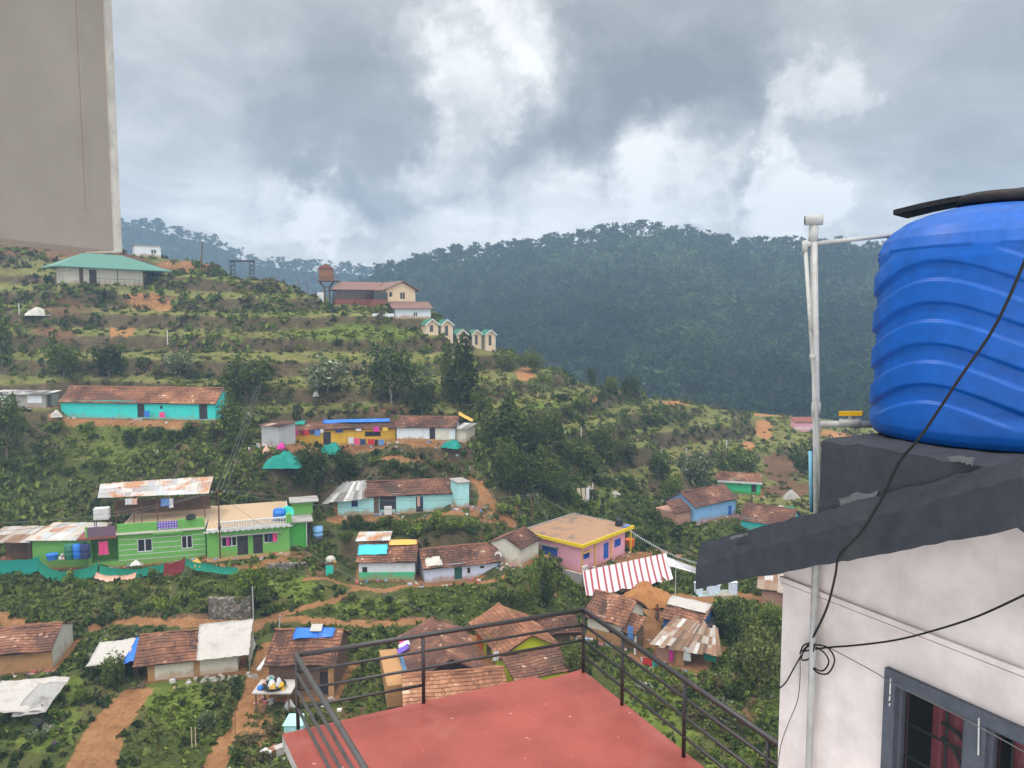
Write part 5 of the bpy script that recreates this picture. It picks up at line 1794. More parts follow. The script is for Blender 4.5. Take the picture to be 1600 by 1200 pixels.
def curtain(x0, x1, y, seed):
    r = random.Random(seed)
    vs, fs = [], []
    n = 36
    for i in range(n + 1):
        a = i / n
        e = .035 * math.sin(a * 24 + r.uniform(-.4, .4)) + .015 * math.sin(a * 57)
        vs += [(x0 + (x1 - x0) * a, y + e, wz0 - .1), (x0 + (x1 - x0) * a, y + e, wz1 + .02)]
    for i in range(n):
        fs.append((2 * i, 2 * i + 2, 2 * i + 3, 2 * i + 1))
    return MB().add(vs, fs).build('curtain', 'curtain_pink', win, True)


curtain(wx0 + .17, xm0 + .05, .14, 3)
curtain(xm1 + .04, wx1 + .1, .14, 4)
lm = MB()
for pth in ([(1392, 1056), (1398, 1062), (1460, 1090), (1520, 1122)],):
    pass
wm_ = MB()
for (u, v0, v1) in ((1391, 1060, 1085), (1390, 1088, 1095), (1390, 1099, 1103), (1529, 1122, 1180)):
    pa, pb_ = FX(hs, u, v0, -.035), FX(hs, u - 1, v1, -.035)
    wm_.tube([(pa[0], -.032, pa[1]), (pb_[0], -.032, pb_[1])], .004, 5)
wm_.build('paint_drip', 'white_paint', win)

# ---- the blue tank
yc_ = .62
RT = .60
best = None
rd = ray(1358, 560)[:2]
for i in range(400):
    x = i * .01
    c_ = hs['o'][:2] + x * hs['ux'] + yc_ * hs['uy']
    d_ = (c_[0] * rd[1] - c_[1] * rd[0]) / np.hypot(*rd)
    if best is None or abs(d_ - (RT + .012)) < best[0]:
        best = (abs(d_ - (RT + .012)), x, c_)
tx, tc_ = best[1], best[2]
ztop = zat(tc_, 320)
HT = ztop - BT
tk = thing('water_tank', 'big blue plastic water tank with wavy ribs on the white house', 'water tank', (tc_[0], tc_[1], BT + .004), math.atan2(-tc_[1], -tc_[0]))
prof = [(0, .0), (.90, .0), (.955, .008), (.985, .03), (1.0, .06), (1.0, .70), (.99, .755), (.968, .80), (.925, .85), (.855, .892), (.75, .928), (.61, .958), (.44, .980), (.30, .99), (.28, 1.0)]
nz, nt = 240, 288
zs_ = np.linspace(0.0, 1.0, nz)
pr = np.array(prof[1:])
Zg, Tg = np.meshgrid(zs_, np.linspace(0, 2 * PI, nt, endpoint=False), indexing='ij')
arc = np.concatenate([[0], np.cumsum(np.hypot(np.diff(pr[:, 0]) * RT, np.diff(pr[:, 1]) * HT))])
ss_ = Zg * arc[-1]
rad = np.interp(ss_, arc, pr[:, 0]) * RT
zf = np.interp(ss_, arc, pr[:, 1])
# local angle 0 looks at the viewer; crest sits a little left of the middle
PER = .164
wv = .065 * np.cos(3 * (Tg + .475))
ph_ = ((zf - wv - .013) / PER) % 1.0
band = sstep(.0, .075, ph_) * (1 - sstep(.57, .645, ph_))
msk_ = sstep(.075, .14, zf) * (1 - sstep(.74, .80, zf + .0 * wv)) * 1.0
rad = rad + .019 * (band - 1) * msk_
pan = (np.abs(((Tg + .1) / (2 * PI / 6)) % 1.0 - .5) < .40) & (zf > .80) & (zf < .945)
rad = rad + .007 * pan
X_, Y_, Zz_ = rad * np.cos(Tg), rad * np.sin(Tg), zf * HT
Vt = np.stack([X_, Y_, Zz_], -1).reshape(-1, 3)
ii = np.arange(nz - 1)[:, None] * nt + np.arange(nt)[None]
jj = np.arange(nz - 1)[:, None] * nt + (np.arange(nt)[None] + 1) % nt
Ft = np.stack([ii, jj, jj + nt, ii + nt], -1).reshape(-1, 4)
np_mesh('tank_body', Vt, Ft, 'tank_blue', None, tk, True)
MB().lathe([(.31 * RT, HT - .012), (.36 * RT, HT), (.36 * RT, HT + .035), (.33 * RT, HT + .05), (.08, HT + .06)], n=32).build('lid', 'lid_black', tk, True)
# dark plank weighing the lid down
pl = MB()
pA, pB = np.array([*(tc_ + 0)]), None
dirp = hs['ux'] * .96 + hs['uy'] * .28
c3 = V3(tc_[0], tc_[1], BT + HT + .062)
q0 = c3 + V3(*(-dirp * .51), -.075)
q1 = c3 + V3(*(dirp * .60), .03)
sd_ = V3(-dirp[1], dirp[0], 0) * .11
up_ = V3(0, 0, .028)
vs = []
for i in range(9):
    a = i / 8
    p = q0 * (1 - a) + q1 * a + V3(0, 0, .012 * math.sin(a * 7))
    w = 1 - .25 * a + rr_.uniform(-.08, .08)
    vs += [p - sd_ * w, p + sd_ * w, p + sd_ * w + up_, p - sd_ * w + up_]
fs = [(4 * i + q, 4 * i + (q + 1) % 4, 4 * (i + 1) + (q + 1) % 4, 4 * (i + 1) + q) for i in range(8) for q in range(4)] + [(3, 2, 1, 0), (32, 33, 34, 35)]
tag(MB().add(vs, fs).build('plank', 'lid_black'), 'dark board laid across the lid of the blue tank', 'board')

# ---- pipes
pxw = FX(hs, 1273, 930, -.05)[0]


def HW(x, y, z):
    p = hs['o'][:2] + x * hs['ux'] + y * hs['uy']
    return V3(p[0], p[1], z)


def HP(u, v, y):
    x, z = FX(hs, u, v, y)
    return HW(x, y, z)


vp = thing('vent_pipe', 'tall white vent pipe with a tee at the top', 'pipe', (0, 0, 0))
ztopp = zat(HW(pxw, -.05, 0), 352)
zk = zat(HW(pxw, -.05, 0), 800)
PT = HP(1271, 352, -.05)
MB().tube([HW(pxw, -.05, -20), HW(pxw, -.05, zk), PT], .0205, 12).build('pipe', 'pipe_white', vp, True)
for z in (.97, .36):
    q_ = HW(pxw, -.05, zk) * (1 - z) + PT * z
    MB().tube([q_ - V3(0, 0, .04), q_ + V3(0, 0, .04)], .0255, 12).build('socket', 'pipe_white', vp, True)
CT = HP(1271, 344, -.05)
te = MB()
td = V3(.93, -.25, 0)
td /= np.linalg.norm(td)
te.tube([CT - td * .045, CT + td * .05], .029, 12)
te.build('tee', 'pipe_white', vp, True)
MB().tube([CT - td * .047, CT - td * .043], .026, 12).build('bore', 'room_dark', vp)
ip = thing('inlet_pipe', 'thin grimy pipe running from the tank shoulder down past the vent pipe', 'pipe', (0, 0, 0))
yy = -.09
pA, pB, pC, pD = HP(1258, 382, yy), HP(1278, 688, yy), HP(1283, 800, yy), HP(1402, 367, .35)
MB().tube([pD, pA], .0115, 8).build('pipe', 'pipe_white', ip, True)
MB().tube([pA, pA * .35 + pB * .65, pB, pC], .0115, 8).build('pipe', 'pipe_grimy', ip, True)
MB().tube([pA + V3(0, 0, .02), pA - V3(0, 0, .04)], .018, 8).tube([pA + (pD - pA) * .07, pA - (pD - pA) * .012], .018, 8).build('elbow', 'pipe_white', ip, True)
mid = pA * .44 + pB * .56
MB().tube([mid, mid + (pB - pA) * .03], .017, 8).build('socket', 'pipe_grimy', ip, True)
for (u, mm, lb) in ((1268, 'pipe_blue', 'short blue pipe beside the vent pipe above the gable edge'), (1288, 'pipe_lime', 'short mossy pipe between vent pipe and charcoal parapet')):
    tag(MB().tube([HP(u - 2, 705, -.12), HP(u, 800, -.12)], .011, 8).build('short_pipe', mm, None, True), lb, 'pipe')
op = thing('outlet_pipe', 'white outlet pipe with yellow valve at the foot of the blue tank', 'pipe', (0, 0, 0))
o1, o2 = HP(1278, 663, .25), HP(1368, 663, .40)
MB().tube([o1, o2], .021, 10).build('pipe', 'pipe_white', op, True)
v_ = HP(1329, 661, .33)
dv = (o2 - o1) / np.linalg.norm(o2 - o1)
MB().tube([v_ - dv * .06, v_ + dv * .06], .028, 10).tube([v_, v_ + V3(0, 0, .05)], .014, 8).build('valve_body', 'pipe_white', op, True)
hb = MB()
hp = v_ + V3(0, 0, .045)
hb.add([hp + dv * a + V3(0, 0, c) + V3(-dv[1], dv[0], 0) * b for a in (-.065, .065) for b in (-.018, .018) for c in (0, .026)], [(0, 1, 3, 2), (4, 6, 7, 5), (0, 4, 5, 1), (2, 3, 7, 6), (0, 2, 6, 4), (1, 5, 7, 3)])
hb.build('valve_handle', 'valve_yellow', op)

# ---- cables on the white house
def cable(name, uv, mat, r, label, cat='cable', sub=4):
    pts = [HP(u, v, y) for u, v, y in uv]
    out = []
    for i in range(len(pts) - 1):
        p0, p1, p2, p3 = pts[max(i - 1, 0)], pts[i], pts[i + 1], pts[min(i + 2, len(pts) - 1)]
        for k in range(sub):
            t = k / sub
            out.append(.5 * ((2 * p1) + (-p0 + p2) * t + (2 * p0 - 5 * p1 + 4 * p2 - p3) * t * t + (-p0 + 3 * p1 - 3 * p2 + p3) * t ** 3))
    out.append(pts[-1])
    return tag(MB().tube(out, r, 6).build(name, mat, None, True), label, cat)


cable('cable', [(1625, 350, -.36), (1560, 500, -.36), (1500, 590, -.36), (1440, 680, -.36), (1405, 722, -.34), (1380, 775, -.34), (1345, 832, -.34), (1312, 868, -.35), (1305, 900, -.22), (1292, 950, -.10), (1268, 1000, -.06), (1254, 1018, -.05)], 'cable_black', .0062, 'black cable crossing the blue tank down to the coil on the wall')
cable('cable', [(1254, 1018, -.05), (1290, 1012, -.05), (1340, 1008, -.06), (1400, 1000, -.08), (1460, 985, -.10), (1530, 962, -.12), (1610, 925, -.14)], 'cable_black', .0055, 'black cable running right from the coil across the white wall')
cable('cable_coil', [(1250, 1022, -.05), (1256, 1008, -.05), (1272, 1006, -.06), (1266, 1028, -.06), (1252, 1030, -.05), (1262, 1010, -.05), (1290, 1010, -.07), (1304, 1030, -.07), (1294, 1052, -.07), (1276, 1050, -.06), (1267, 1034, -.06), (1270, 1012, -.05),
                     (1286, 1018, -.05), (1295, 1034, -.05), (1286, 1048, -.05), (1272, 1042, -.05), (1266, 1015, -.05)], 'cable_black', .0048, 'loops of black cable tied to the pipe on the white wall')
cable('cable', [(1252, 1024, -.04), (1240, 1045, -.04), (1228, 1066, -.04), (1218, 1075, -.03), (1217, 1070, .02)], 'cable_black', .0042, 'short black cable from the coil round the wall corner')
cable('cable', [(1250, 1030, -.04), (1250, 1060, -.04), (1246, 1095, -.04), (1232, 1130, -.04), (1220, 1165, -.04), (1214, 1210, -.04)], 'cable_grey', .0028, 'thin grey wire hanging down the white wall corner')
cable('cable', [(1296, 1012, -.04), (1370, 1052, -.06), (1394, 1068, -.06), (1500, 1120, -.08), (1610, 1180, -.09)], 'cable_grey', .0026, 'thin grey wire stretched across the window')

# ---- plastered fin wall at upper left
f1 = pt(186, 393, 2.2)
f0 = ptz(0, 372, f1[2])
fd = (f0 - f1)[:2]
fd /= np.linalg.norm(fd)
fn = np.array([-fd[1], fd[0]])
if fn[0] > 0:
    fn = -fn
fw = thing('fin_wall', 'plain beige plastered fin of wall hanging at the upper left', 'wall', (0, 0, 0))
a0 = f1[:2] + fd * .018
a1 = f1[:2] + fd * 3.4
zB = f1[2]
mb = MB()
mb.prism([(*a0, zB), (*a1, zB), (*(a1 + fn * .14), zB), (*(a0 + fn * .14), zB)], (0, 0, 2.6))
mb.build('plaster_face', 'fin_plaster', fw)
# rounded arris on the far edge, painted paler for the light it catches
ew = MB()
e0 = a0 - fn * .006
ew.prism([(*(a0 - fd * .030), zB - .002), (*(e0 + fd * .002), zB - .002), (*(a0 + fn * .10), zB - .002), (*(a0 - fd * .026 + fn * .10), zB - .002)], (0, 0, 2.6))
ew.build('lit_edge', 'fin_edge_lit', fw)
g0 = FX  # (face is plain apart from a shallow line)
gm = MB()
b0 = a0 + fd * .085
gm.prism([(*(b0 - fn * .0035), zB + .10), (*(b0 + fd * .010 - fn * .0035), zB + .10), (*(b0 + fd * .010 + fn * .002), zB + .10), (*(b0 + fn * .002), zB + .10)], (0, 0, 2.5))
gm.build('plaster_seam', 'fin_plaster', fw)

# slab added overhead, out of view, to put the fin wall in shade
cs = thing('shade_slab', 'added concrete slab overhead, out of view, shading the beige fin wall', 'slab', (0, 0, 0))
MB().box(-3.4, -3.5, zB + 2.59, .9, 2.45, zB + 2.75).build('slab', 'concrete', cs)

# splashes of pale paint and old water marks on the red floor
fm = MB()
rp_ = random.Random(23)
for i in range(30):
    a, b = rp_.uniform(.02, .98), abs(rp_.gauss(0, .28))
    p = T0 + (T3 - T0) * a + dA * 6 * (.015 + b * .8)
    rr3 = rp_.uniform(.005, .016)
    n3 = 7
    pts3 = [V3(p[0] + rr3 * (1 + rp_.uniform(-.4, .4)) * math.cos(6.283 * k / n3) * 1.4, p[1] + rr3 * (1 + rp_.uniform(-.4, .4)) * math.sin(6.283 * k / n3), ZF + .0045) for k in range(n3)]
    fm.prism(pts3, (0, 0, .0012))
fm.build('paint_spots', 'spot_pink', tr)['kind'] = 'stuff'

# ------------------------------------------------------------------ plants
def leaf_cloud(n, blobs, size, seed, flat=.0, outward=.55, aspect=1.7, tvar=.12, zs=1.0):
    """n small leaf clusters spread through several overlapping blobs [(cx, cy, cz, rx, ry, rz)] -> verts, quads, tint"""
    r = np.random.RandomState(seed)
    B = np.array(blobs, float)
    vol = B[:, 3] * B[:, 4] * B[:, 5]
    k = r.choice(len(B), n, p=vol ** .75 / (vol ** .75).sum())
    d = r.normal(size=(n, 3))
    d /= np.linalg.norm(d, axis=1)[:, None]
    rad = r.rand(n) ** .36
    lump = 1 + .22 * np.sin(d[:, 0] * 5 + k) * np.cos(d[:, 1] * 4 + k * 2) + .15 * np.sin(d[:, 2] * 7 + k)
    P = B[k, :3] + d * B[k, 3:] * (rad * lump)[:, None]
    nrm = d * outward + r.normal(size=(n, 3)) * .5 + np.array([0, 0, .25 + flat])
    nrm /= np.linalg.norm(nrm, axis=1)[:, None]
    t = np.cross(nrm, r.normal(size=(n, 3)))
    t /= np.linalg.norm(t, axis=1)[:, None] + 1e-9
    b = np.cross(nrm, t)
    s = size * (.55 + .9 * r.rand(n))[:, None]
    V = np.stack([P - t * s * aspect * .5, P + b * s * .5 + nrm * s * .08, P + t * s * aspect * .5, P - b * s * .5 + nrm * s * .08], 1).reshape(-1, 3)
    V[:, 2] = np.repeat(P[:, 2], 4) + (V[:, 2] - np.repeat(P[:, 2], 4)) * zs
    Fq = np.arange(4 * n).reshape(n, 4)
    bt = r.normal(size=len(B)) * .10
    tint = np.clip(.46 + bt[k] + r.normal(size=n) * tvar, 0, 1)
    tint = np.where(r.rand(n) < .035, .96, tint)
    return V, Fq, tint


def grow(base, ang, ln, seed):
    return base


_pc = {}


def plant_mesh(kind, var, mat):
    key = (kind, var, mat)
    if key in _pc:
        return _pc[key]
    r = random.Random(hash_(kind) + var * 17)
    if kind == 'bush':
        bl = [(0, 0, .42, .62, .62, .48)] + [(r.uniform(-.55, .55), r.uniform(-.55, .55), r.uniform(.2, .75), r.uniform(.25, .45), r.uniform(.25, .45), r.uniform(.22, .42)) for _ in range(6)]
        V, Fq, t = leaf_cloud(430, bl, .135, 100 + var)
    elif kind == 'shrub':                       # taller, looser
        bl = [(r.uniform(-.4, .4), r.uniform(-.4, .4), r.uniform(.3, 1.3), r.uniform(.25, .45), r.uniform(.25, .45), r.uniform(.25, .45)) for _ in range(8)]
        V, Fq, t = leaf_cloud(420, bl, .13, 200 + var)
    elif kind == 'crown_round':
        bl = [(0, 0, .55, .72, .72, .42)] + [(.62 * math.cos(a) * r.uniform(.6, 1.1), .62 * math.sin(a) * r.uniform(.6, 1.1), r.uniform(.28, .85), r.uniform(.26, .42), r.uniform(.26, .42), r.uniform(.15, .26)) for a in [q * .75 + r.random() for q in range(9)]]
        V, Fq, t = leaf_cloud(1700, bl, .085, 300 + var, zs=.42)
    elif kind == 'crown_tall':
        bl = []
        for q in range(11):
            z = .16 + .80 * q / 10
            w = .95 * math.sin(PI * min(1, (z - .02) ** .8)) * .5 + .16
            bl.append((r.uniform(-.3, .3) * (1.1 - z), r.uniform(-.3, .3) * (1.1 - z), z, w * r.uniform(.8, 1.2), w * r.uniform(.8, 1.2), .12 * r.uniform(.8, 1.4)))
        V, Fq, t = leaf_cloud(1700, bl, .110, 400 + var, zs=.32)
    elif kind == 'crown_cone':
        bl = []
        for q in range(12):
            z = .06 + .90 * q / 11
            w = .70 * (1 - z) + .10
            a = r.random() * 6
            bl.append((.18 * (1 - z) * math.cos(a), .18 * (1 - z) * math.sin(a), z, w, w, .085))
        V, Fq, t = leaf_cloud(1400, bl, .120, 500 + var, outward=.8, zs=.25)
    elif kind == 'crown_ridge':                 # eucalyptus on the skyline: loose tufts on a bare stem
        bl = [(r.uniform(-.30, .30), r.uniform(-.30, .30), r.uniform(.50, .97), r.uniform(.12, .25), r.uniform(.12, .25), r.uniform(.06, .12)) for _ in range(9)]
        V, Fq, t = leaf_cloud(150, bl, .105, 600 + var)
    me = bpy.data.meshes.new(kind)
    me.vertices.add(len(V))
    me.vertices.foreach_set('co', V.astype(np.float32).ravel())
    me.loops.add(Fq.size)
    me.loops.foreach_set('vertex_index', Fq.astype(np.int32).ravel())
    me.polygons.add(len(Fq))
    me.polygons.foreach_set('loop_start', np.arange(0, Fq.size, 4, dtype=np.int32))
    me.attributes.new('tint', 'FLOAT', 'FACE').data.foreach_set('value', t.astype(np.float32))
    me.materials.append(MATS[mat])
    me.update(calc_edges=True)
    _pc[key] = me
    return me


_tc = {}


def trunk_mesh(kind, var, mat):
    key = (kind, var, mat)
    if key in _tc:
        return _tc[key]
    r = random.Random(hash_(kind) + var)
    mb = MB()
    top = {'crown_round': .62, 'crown_tall': .85, 'crown_cone': .93, 'crown_ridge': .92}[kind]
    pts = [V3(0, 0, -.06)]
    x = y = 0
    for q in range(1, 7):
        x += r.uniform(-.03, .03)
        y += r.uniform(-.03, .03)
        pts.append(V3(x, y, top * q / 6))
    r0 = .045 if kind != 'crown_ridge' else .014
    mb.tube(pts, [r0 * (1.25 - .95 * q / 6) for q in range(7)], 7)
    for q in range(7 if kind != 'crown_ridge' else 4):
        k = r.randint(2, 5)
        a = r.uniform(0, 6.28)
        ln = (.45 if kind == 'crown_round' else .26) * r.uniform(.7, 1.2)
        p0 = pts[k]
        p2 = p0 + V3(math.cos(a) * ln, math.sin(a) * ln, ln * r.uniform(.35, .8) * (.7 if kind == 'crown_round' else .6))
        p1 = (p0 + p2) / 2 + V3(0, 0, ln * .10)
        mb.tube([p0, p1, p2], [r0 * .5, r0 * .34, r0 * .14], 5)
    me_o = mb.build('trunk', mat)
    me = me_o.data
    bpy.data.objects.remove(me_o)
    _tc[key] = me
    return me


def link(name, me, parent=None):
    o = bpy.data.objects.new(name, me)
    COL.objects.link(o)
    if parent is not None:
        o.parent = parent
    return o


def add_tree(name, label, kind, var, mat, loc, w, h, group=None, bark='trunk_bark', yaw=None, cat='tree'):
    t = thing(name, label, cat, loc, yaw if yaw is not None else rnd.uniform(0, 6.28), group)
    t.scale = (w, w, h)
    link('trunk', trunk_mesh(kind, var, bark), t)
    link('crown', plant_mesh(kind, var, mat), t)
    return t


def tree_px(u, vb, w_px, h_px, kind, mat, label, var=0, name='tree', bark='trunk_bark', cat='tree', group=None):
    p = hit(u, vb)
    k = p[1] / F
    return add_tree(name, label, kind, var, mat, p - V3(0, 0, .1), w_px * k * .5, h_px * k, group, bark, cat=cat)


tree_px(611, 629, 84, 108, 'crown_round', 'leaf_dark', 'big dark tree with a pale bare trunk above the yellow house', 0, 'tree', 'trunk_pale')
tree_px(724, 640, 70, 112, 'crown_tall', 'leaf_dark', 'tall dark tree above the right end of the tiled house', 1)
tree_px(700, 628, 40, 92, 'crown_tall', 'leaf_olive', 'slim olive green tree left of the tall dark tree above the tiled house', 2)
tree_px(384, 628, 104, 74, 'crown_round', 'leaf_mid', 'wide rounded green tree on the bench above the turquoise house', 1)
tree_px(511, 612, 86, 58, 'crown_round', 'leaf_flower', 'pale silvery flowering tree on the bench left of the big dark tree', 2, cat='flowering tree')
tree_px(660, 655, 48, 66, 'crown_round', 'leaf_dark', 'small dark tree just above the tiled house roof', 3)
tree_px(795, 728, 82, 112, 'crown_tall', 'leaf_dark', 'tall dense dark tree in the gully right of the tiled house', 3)
tree_px(765, 700, 44, 74, 'crown_tall', 'leaf_mid', 'green tree leaning over the gully behind the small end shed', 0)
tree_px(876, 735, 36, 84, 'crown_cone', 'leaf_dark', 'dark pointed conifer in the gully, right of the dense dark tree', 0, 'conifer', cat='conifer')
tree_px(484, 762, 74, 74, 'crown_round', 'leaf_dark', 'dark bushy tree below the yellow house beside the teal netting', 4)
tree_px(540, 755, 50, 60, 'crown_round', 'leaf_dark', 'dark bushy tree below the yellow house, right of the teal netting', 5)
tree_px(362, 706, 64, 96, 'crown_tall', 'leaf_mid', 'green tree overlapping the right end of the turquoise house', 4)
tree_px(925, 606, 22, 34, 'crown_round', 'leaf_dark', 'small dark round tree on the skyline of the farmed hill', 1)
tree_px(955, 616, 30, 30, 'crown_round', 'leaf_mid', 'low green tree in the skyline clump right of the round tree', 3)
tree_px(985, 620, 38, 38, 'crown_round', 'leaf_dark', 'dark tree in the middle of the skyline clump', 4)
tree_px(1012, 622, 22, 30, 'crown_round', 'leaf_dark', 'dark small tree at the right end of the skyline clump', 5)
tree_px(830, 582, 50, 40, 'crown_round', 'leaf_mid', 'green tree on the skyline just right of the cabins', 0)
tree_px(790, 580, 36, 30, 'crown_round', 'leaf_olive', 'olive tree on the skyline below the farthest cabin', 2)
tree_px(1090, 762, 66, 66, 'crown_round', 'leaf_flower', 'pale flowering tree above the sky blue house', 0, cat='flowering tree')
tree_px(1136, 758, 58, 62, 'crown_round', 'leaf_mid', 'leafy green tree left of the mint green house', 3)
tree_px(1030, 752, 46, 52, 'crown_round', 'leaf_dark', 'dark tree left of the pale flowering tree', 4)
tree_px(1160, 745, 60, 50, 'crown_round', 'leaf_mid', 'leafy tree behind the mint green house', 5)
tree_px(1048, 790, 44, 52, 'crown_round', 'leaf_bright', 'bright green tree left of the sky blue house', 1)
tree_px(1173, 812, 22, 44, 'crown_cone', 'leaf_olive', 'narrow cone shaped tree between the sky blue house and the red roofs', 1, 'conifer', cat='conifer')
tree_px(396, 950, 76, 80, 'crown_round', 'leaf_bright', 'bright green tree below the right end of the green house', 2)
tree_px(852, 948, 40, 62, 'crown_tall', 'leaf_dark', 'dense dark tree beside the grey retaining wall', 1)
tree_px(836, 934, 22, 60, 'crown_tall', 'leaf_bright', 'thin bright green tree beside the grey retaining wall', 2)
tree_px(788, 950, 40, 40, 'crown_round', 'leaf_dark', 'dark rounded tree below the white hut with the green door', 0)
tree_px(818, 955, 34, 44, 'crown_round', 'leaf_mid', 'green rounded tree left of the dense dark tree by the retaining wall', 3)
tree_px(1133, 1000, 64, 64, 'crown_round', 'leaf_dark', 'round dark tree to the right of the small blue hut', 5)
tree_px(1185, 1075, 84, 112, 'crown_round', 'leaf_olive', 'large yellow green tree beside the white house wall', 0)
tree_px(1205, 1000, 60, 70, 'crown_round', 'leaf_mid', 'green tree between the dark round tree and the white house', 4)
tree_px(1153, 1062, 34, 66, 'crown_cone', 'leaf_olive', 'thin pointed young tree below the scrap shed', 2, 'conifer', cat='conifer')
tree_px(4, 575, 44, 112, 'crown_tall', 'leaf_mid', 'tall green tree cut by the left edge of the picture', 0)
tree_px(10, 720, 70, 110, 'crown_round', 'leaf_mid', 'wide leafy tree below the ruined shed at the left edge', 3)
tree_px(178, 1070, 50, 60, 'crown_round', 'leaf_mid', 'leafy tree in front of the sheet lean-to', 2)
tree_px(905, 1068, 60, 66, 'crown_round', 'leaf_olive', 'olive tree between the lime house and the stained house', 1)
tree_px(890, 965, 30, 30, 'crown_round', 'leaf_olive', 'low yellowish tree at the foot of the grey retaining wall', 5)
tree_px(322, 1140, 36, 36, 'crown_round', 'leaf_flower', 'small white flowering tree standing in the bright grass', 4, cat='flowering tree')
tree_px(1256, 745, 50, 50, 'crown_round', 'leaf_dark', 'dark tree on the brown bank behind the vent pipe', 0)
tree_px(170, 590, 60, 54, 'crown_round', 'leaf_dark', 'dark tree on the bench above the left of the turquoise roof', 1)
tree_px(100, 590, 66, 60, 'crown_round', 'leaf_mid', 'green tree on the bench above the ruined shed', 5)
tree_px(280, 590, 56, 42, 'crown_round', 'leaf_flower', 'pale flowering tree above the middle of the turquoise roof', 3, cat='flowering tree')


def attr_at(x, y, A_):
    """value of a ground-grid array at world points"""
    th = np.degrees(np.arctan2(x, y))
    r = np.hypot(x, y)
    j = np.clip(np.searchsorted(TH, th), 1, len(TH) - 1)
    i = np.clip(np.searchsorted(RR, r), 1, len(RR) - 1)
    return A_[i, j]


BUILT = np.zeros_like(GX)
for key, s in SITES.items():
    dx, dy = GX - s['o'][0], GY - s['o'][1]
    lx = dx * s['ux'][0] + dy * s['ux'][1]
    ly = dx * s['uy'][0] + dy * s['uy'][1]
    q = np.maximum(np.maximum(-lx, lx - s['L']), np.maximum(-ly - .6, ly - s['D']))
    BUILT = np.maximum(BUILT, 1 - sstep(.5, 1.1, q))
KEEP = np.maximum(BUILT, pathm)

for i, (u, v, w, h, kd, m_) in enumerate(((796, 770, 52, 62, 'crown_round', 'leaf_dark'), (818, 778, 58, 74, 'crown_round', 'leaf_dark'), (846, 762, 50, 66, 'crown_tall', 'leaf_mid'), (790, 748, 50, 70, 'crown_round', 'leaf_mid'),
                                             (838, 716, 52, 66, 'crown_round', 'leaf_dark'), (905, 730, 56, 50, 'crown_round', 'leaf_mid'), (872, 785, 54, 48, 'crown_round', 'leaf_dark'), (940, 716, 50, 46, 'crown_round', 'leaf_dark'),
                                             (860, 680, 46, 48, 'crown_round', 'leaf_mid'), (975, 722, 54, 40, 'crown_round', 'leaf_olive'), (800, 690, 50, 50, 'crown_round', 'leaf_dark'), (752, 650, 40, 44, 'crown_round', 'leaf_mid'))):
    tree_px(u, v, w, h, kd, m_, 'tree in the dense gully wood between the dirt path and the clearing', i % 6, group='trees crowding the gully')

ZONES = [  # picture rectangle, how many, radius range, leaf kinds, label
    ((0, 668, 335, 742), 34, (.8, 1.7), ('leaf_dark', 'leaf_dark', 'leaf_mid', 'leaf_mid', 'leaf_bright'), 'leafy bush on the steep slope between the turquoise and green houses'),
    ((40, 548, 335, 598), 20, (.8, 1.5), ('leaf_dark', 'leaf_mid', 'leaf_olive', 'leaf_flower', 'leaf_dry'), 'bush on the rough bench above the turquoise roof'),
    ((535, 722, 715, 748), 13, (.7, 1.3), ('leaf_mid', 'leaf_dark', 'leaf_flower'), 'bush on the bank above the pale blue house roof'),
    ((535, 816, 775, 842), 24, (.8, 1.5), ('leaf_dark', 'leaf_dark', 'leaf_mid', 'leaf_bright'), 'bush in the thick hedge below the pale blue house'),
    ((775, 640, 1040, 800), 56, (.9, 2.2), ('leaf_dark', 'leaf_dark', 'leaf_mid', 'leaf_mid', 'leaf_olive'), 'bush in the overgrown gully behind the pink house'),
    ((860, 612, 1180, 690), 30, (.8, 1.6), ('leaf_mid', 'leaf_olive', 'leaf_dark', 'leaf_dry'), 'bush on the farmed benches below the skyline on the right'),
    ((960, 790, 1230, 870), 24, (.8, 1.6), ('leaf_dark', 'leaf_mid', 'leaf_olive'), 'bush on the slope around the sky blue house'),
    ((10, 896, 320, 955), 26, (.6, 1.2), ('leaf_dark', 'leaf_mid', 'leaf_mid', 'leaf_bright'), 'bush on the bank below the green house and its netting'),
    ((430, 930, 760, 962), 18, (.5, .9), ('leaf_mid', 'leaf_dark', 'leaf_olive'), 'low bush on the terrace bank above the railing corner'),
    ((1000, 1050, 1205, 1190), 26, (.6, 1.3), ('leaf_mid', 'leaf_dark', 'leaf_olive', 'leaf_dry', 'leaf_flower'), 'bush on the slope behind the right hand railing'),
    ((0, 1070, 130, 1198), 14, (.5, 1.0), ('leaf_mid', 'leaf_bright', 'leaf_flower', 'leaf_purple'), 'bush in the garden at the bottom left corner'),
    ((340, 1140, 450, 1198), 8, (.5, .9), ('leaf_dry', 'leaf_dark'), 'brownish bush left of the red terrace corner'),
    ((400, 760, 520, 870), 10, (.5, 1.0), ('leaf_dark', 'leaf_mid', 'leaf_dry'), 'bush on the rough ground right of the green house'),
    ((380, 885, 540, 930), 8, (.4, .8), ('leaf_dark', 'leaf_mid'), 'low bush in front of the green house steps'),
    ((810, 990, 940, 1060), 6, (.6, 1.0), ('leaf_mid', 'leaf_olive'), 'bush beside the lime house seen through the railing'),
]
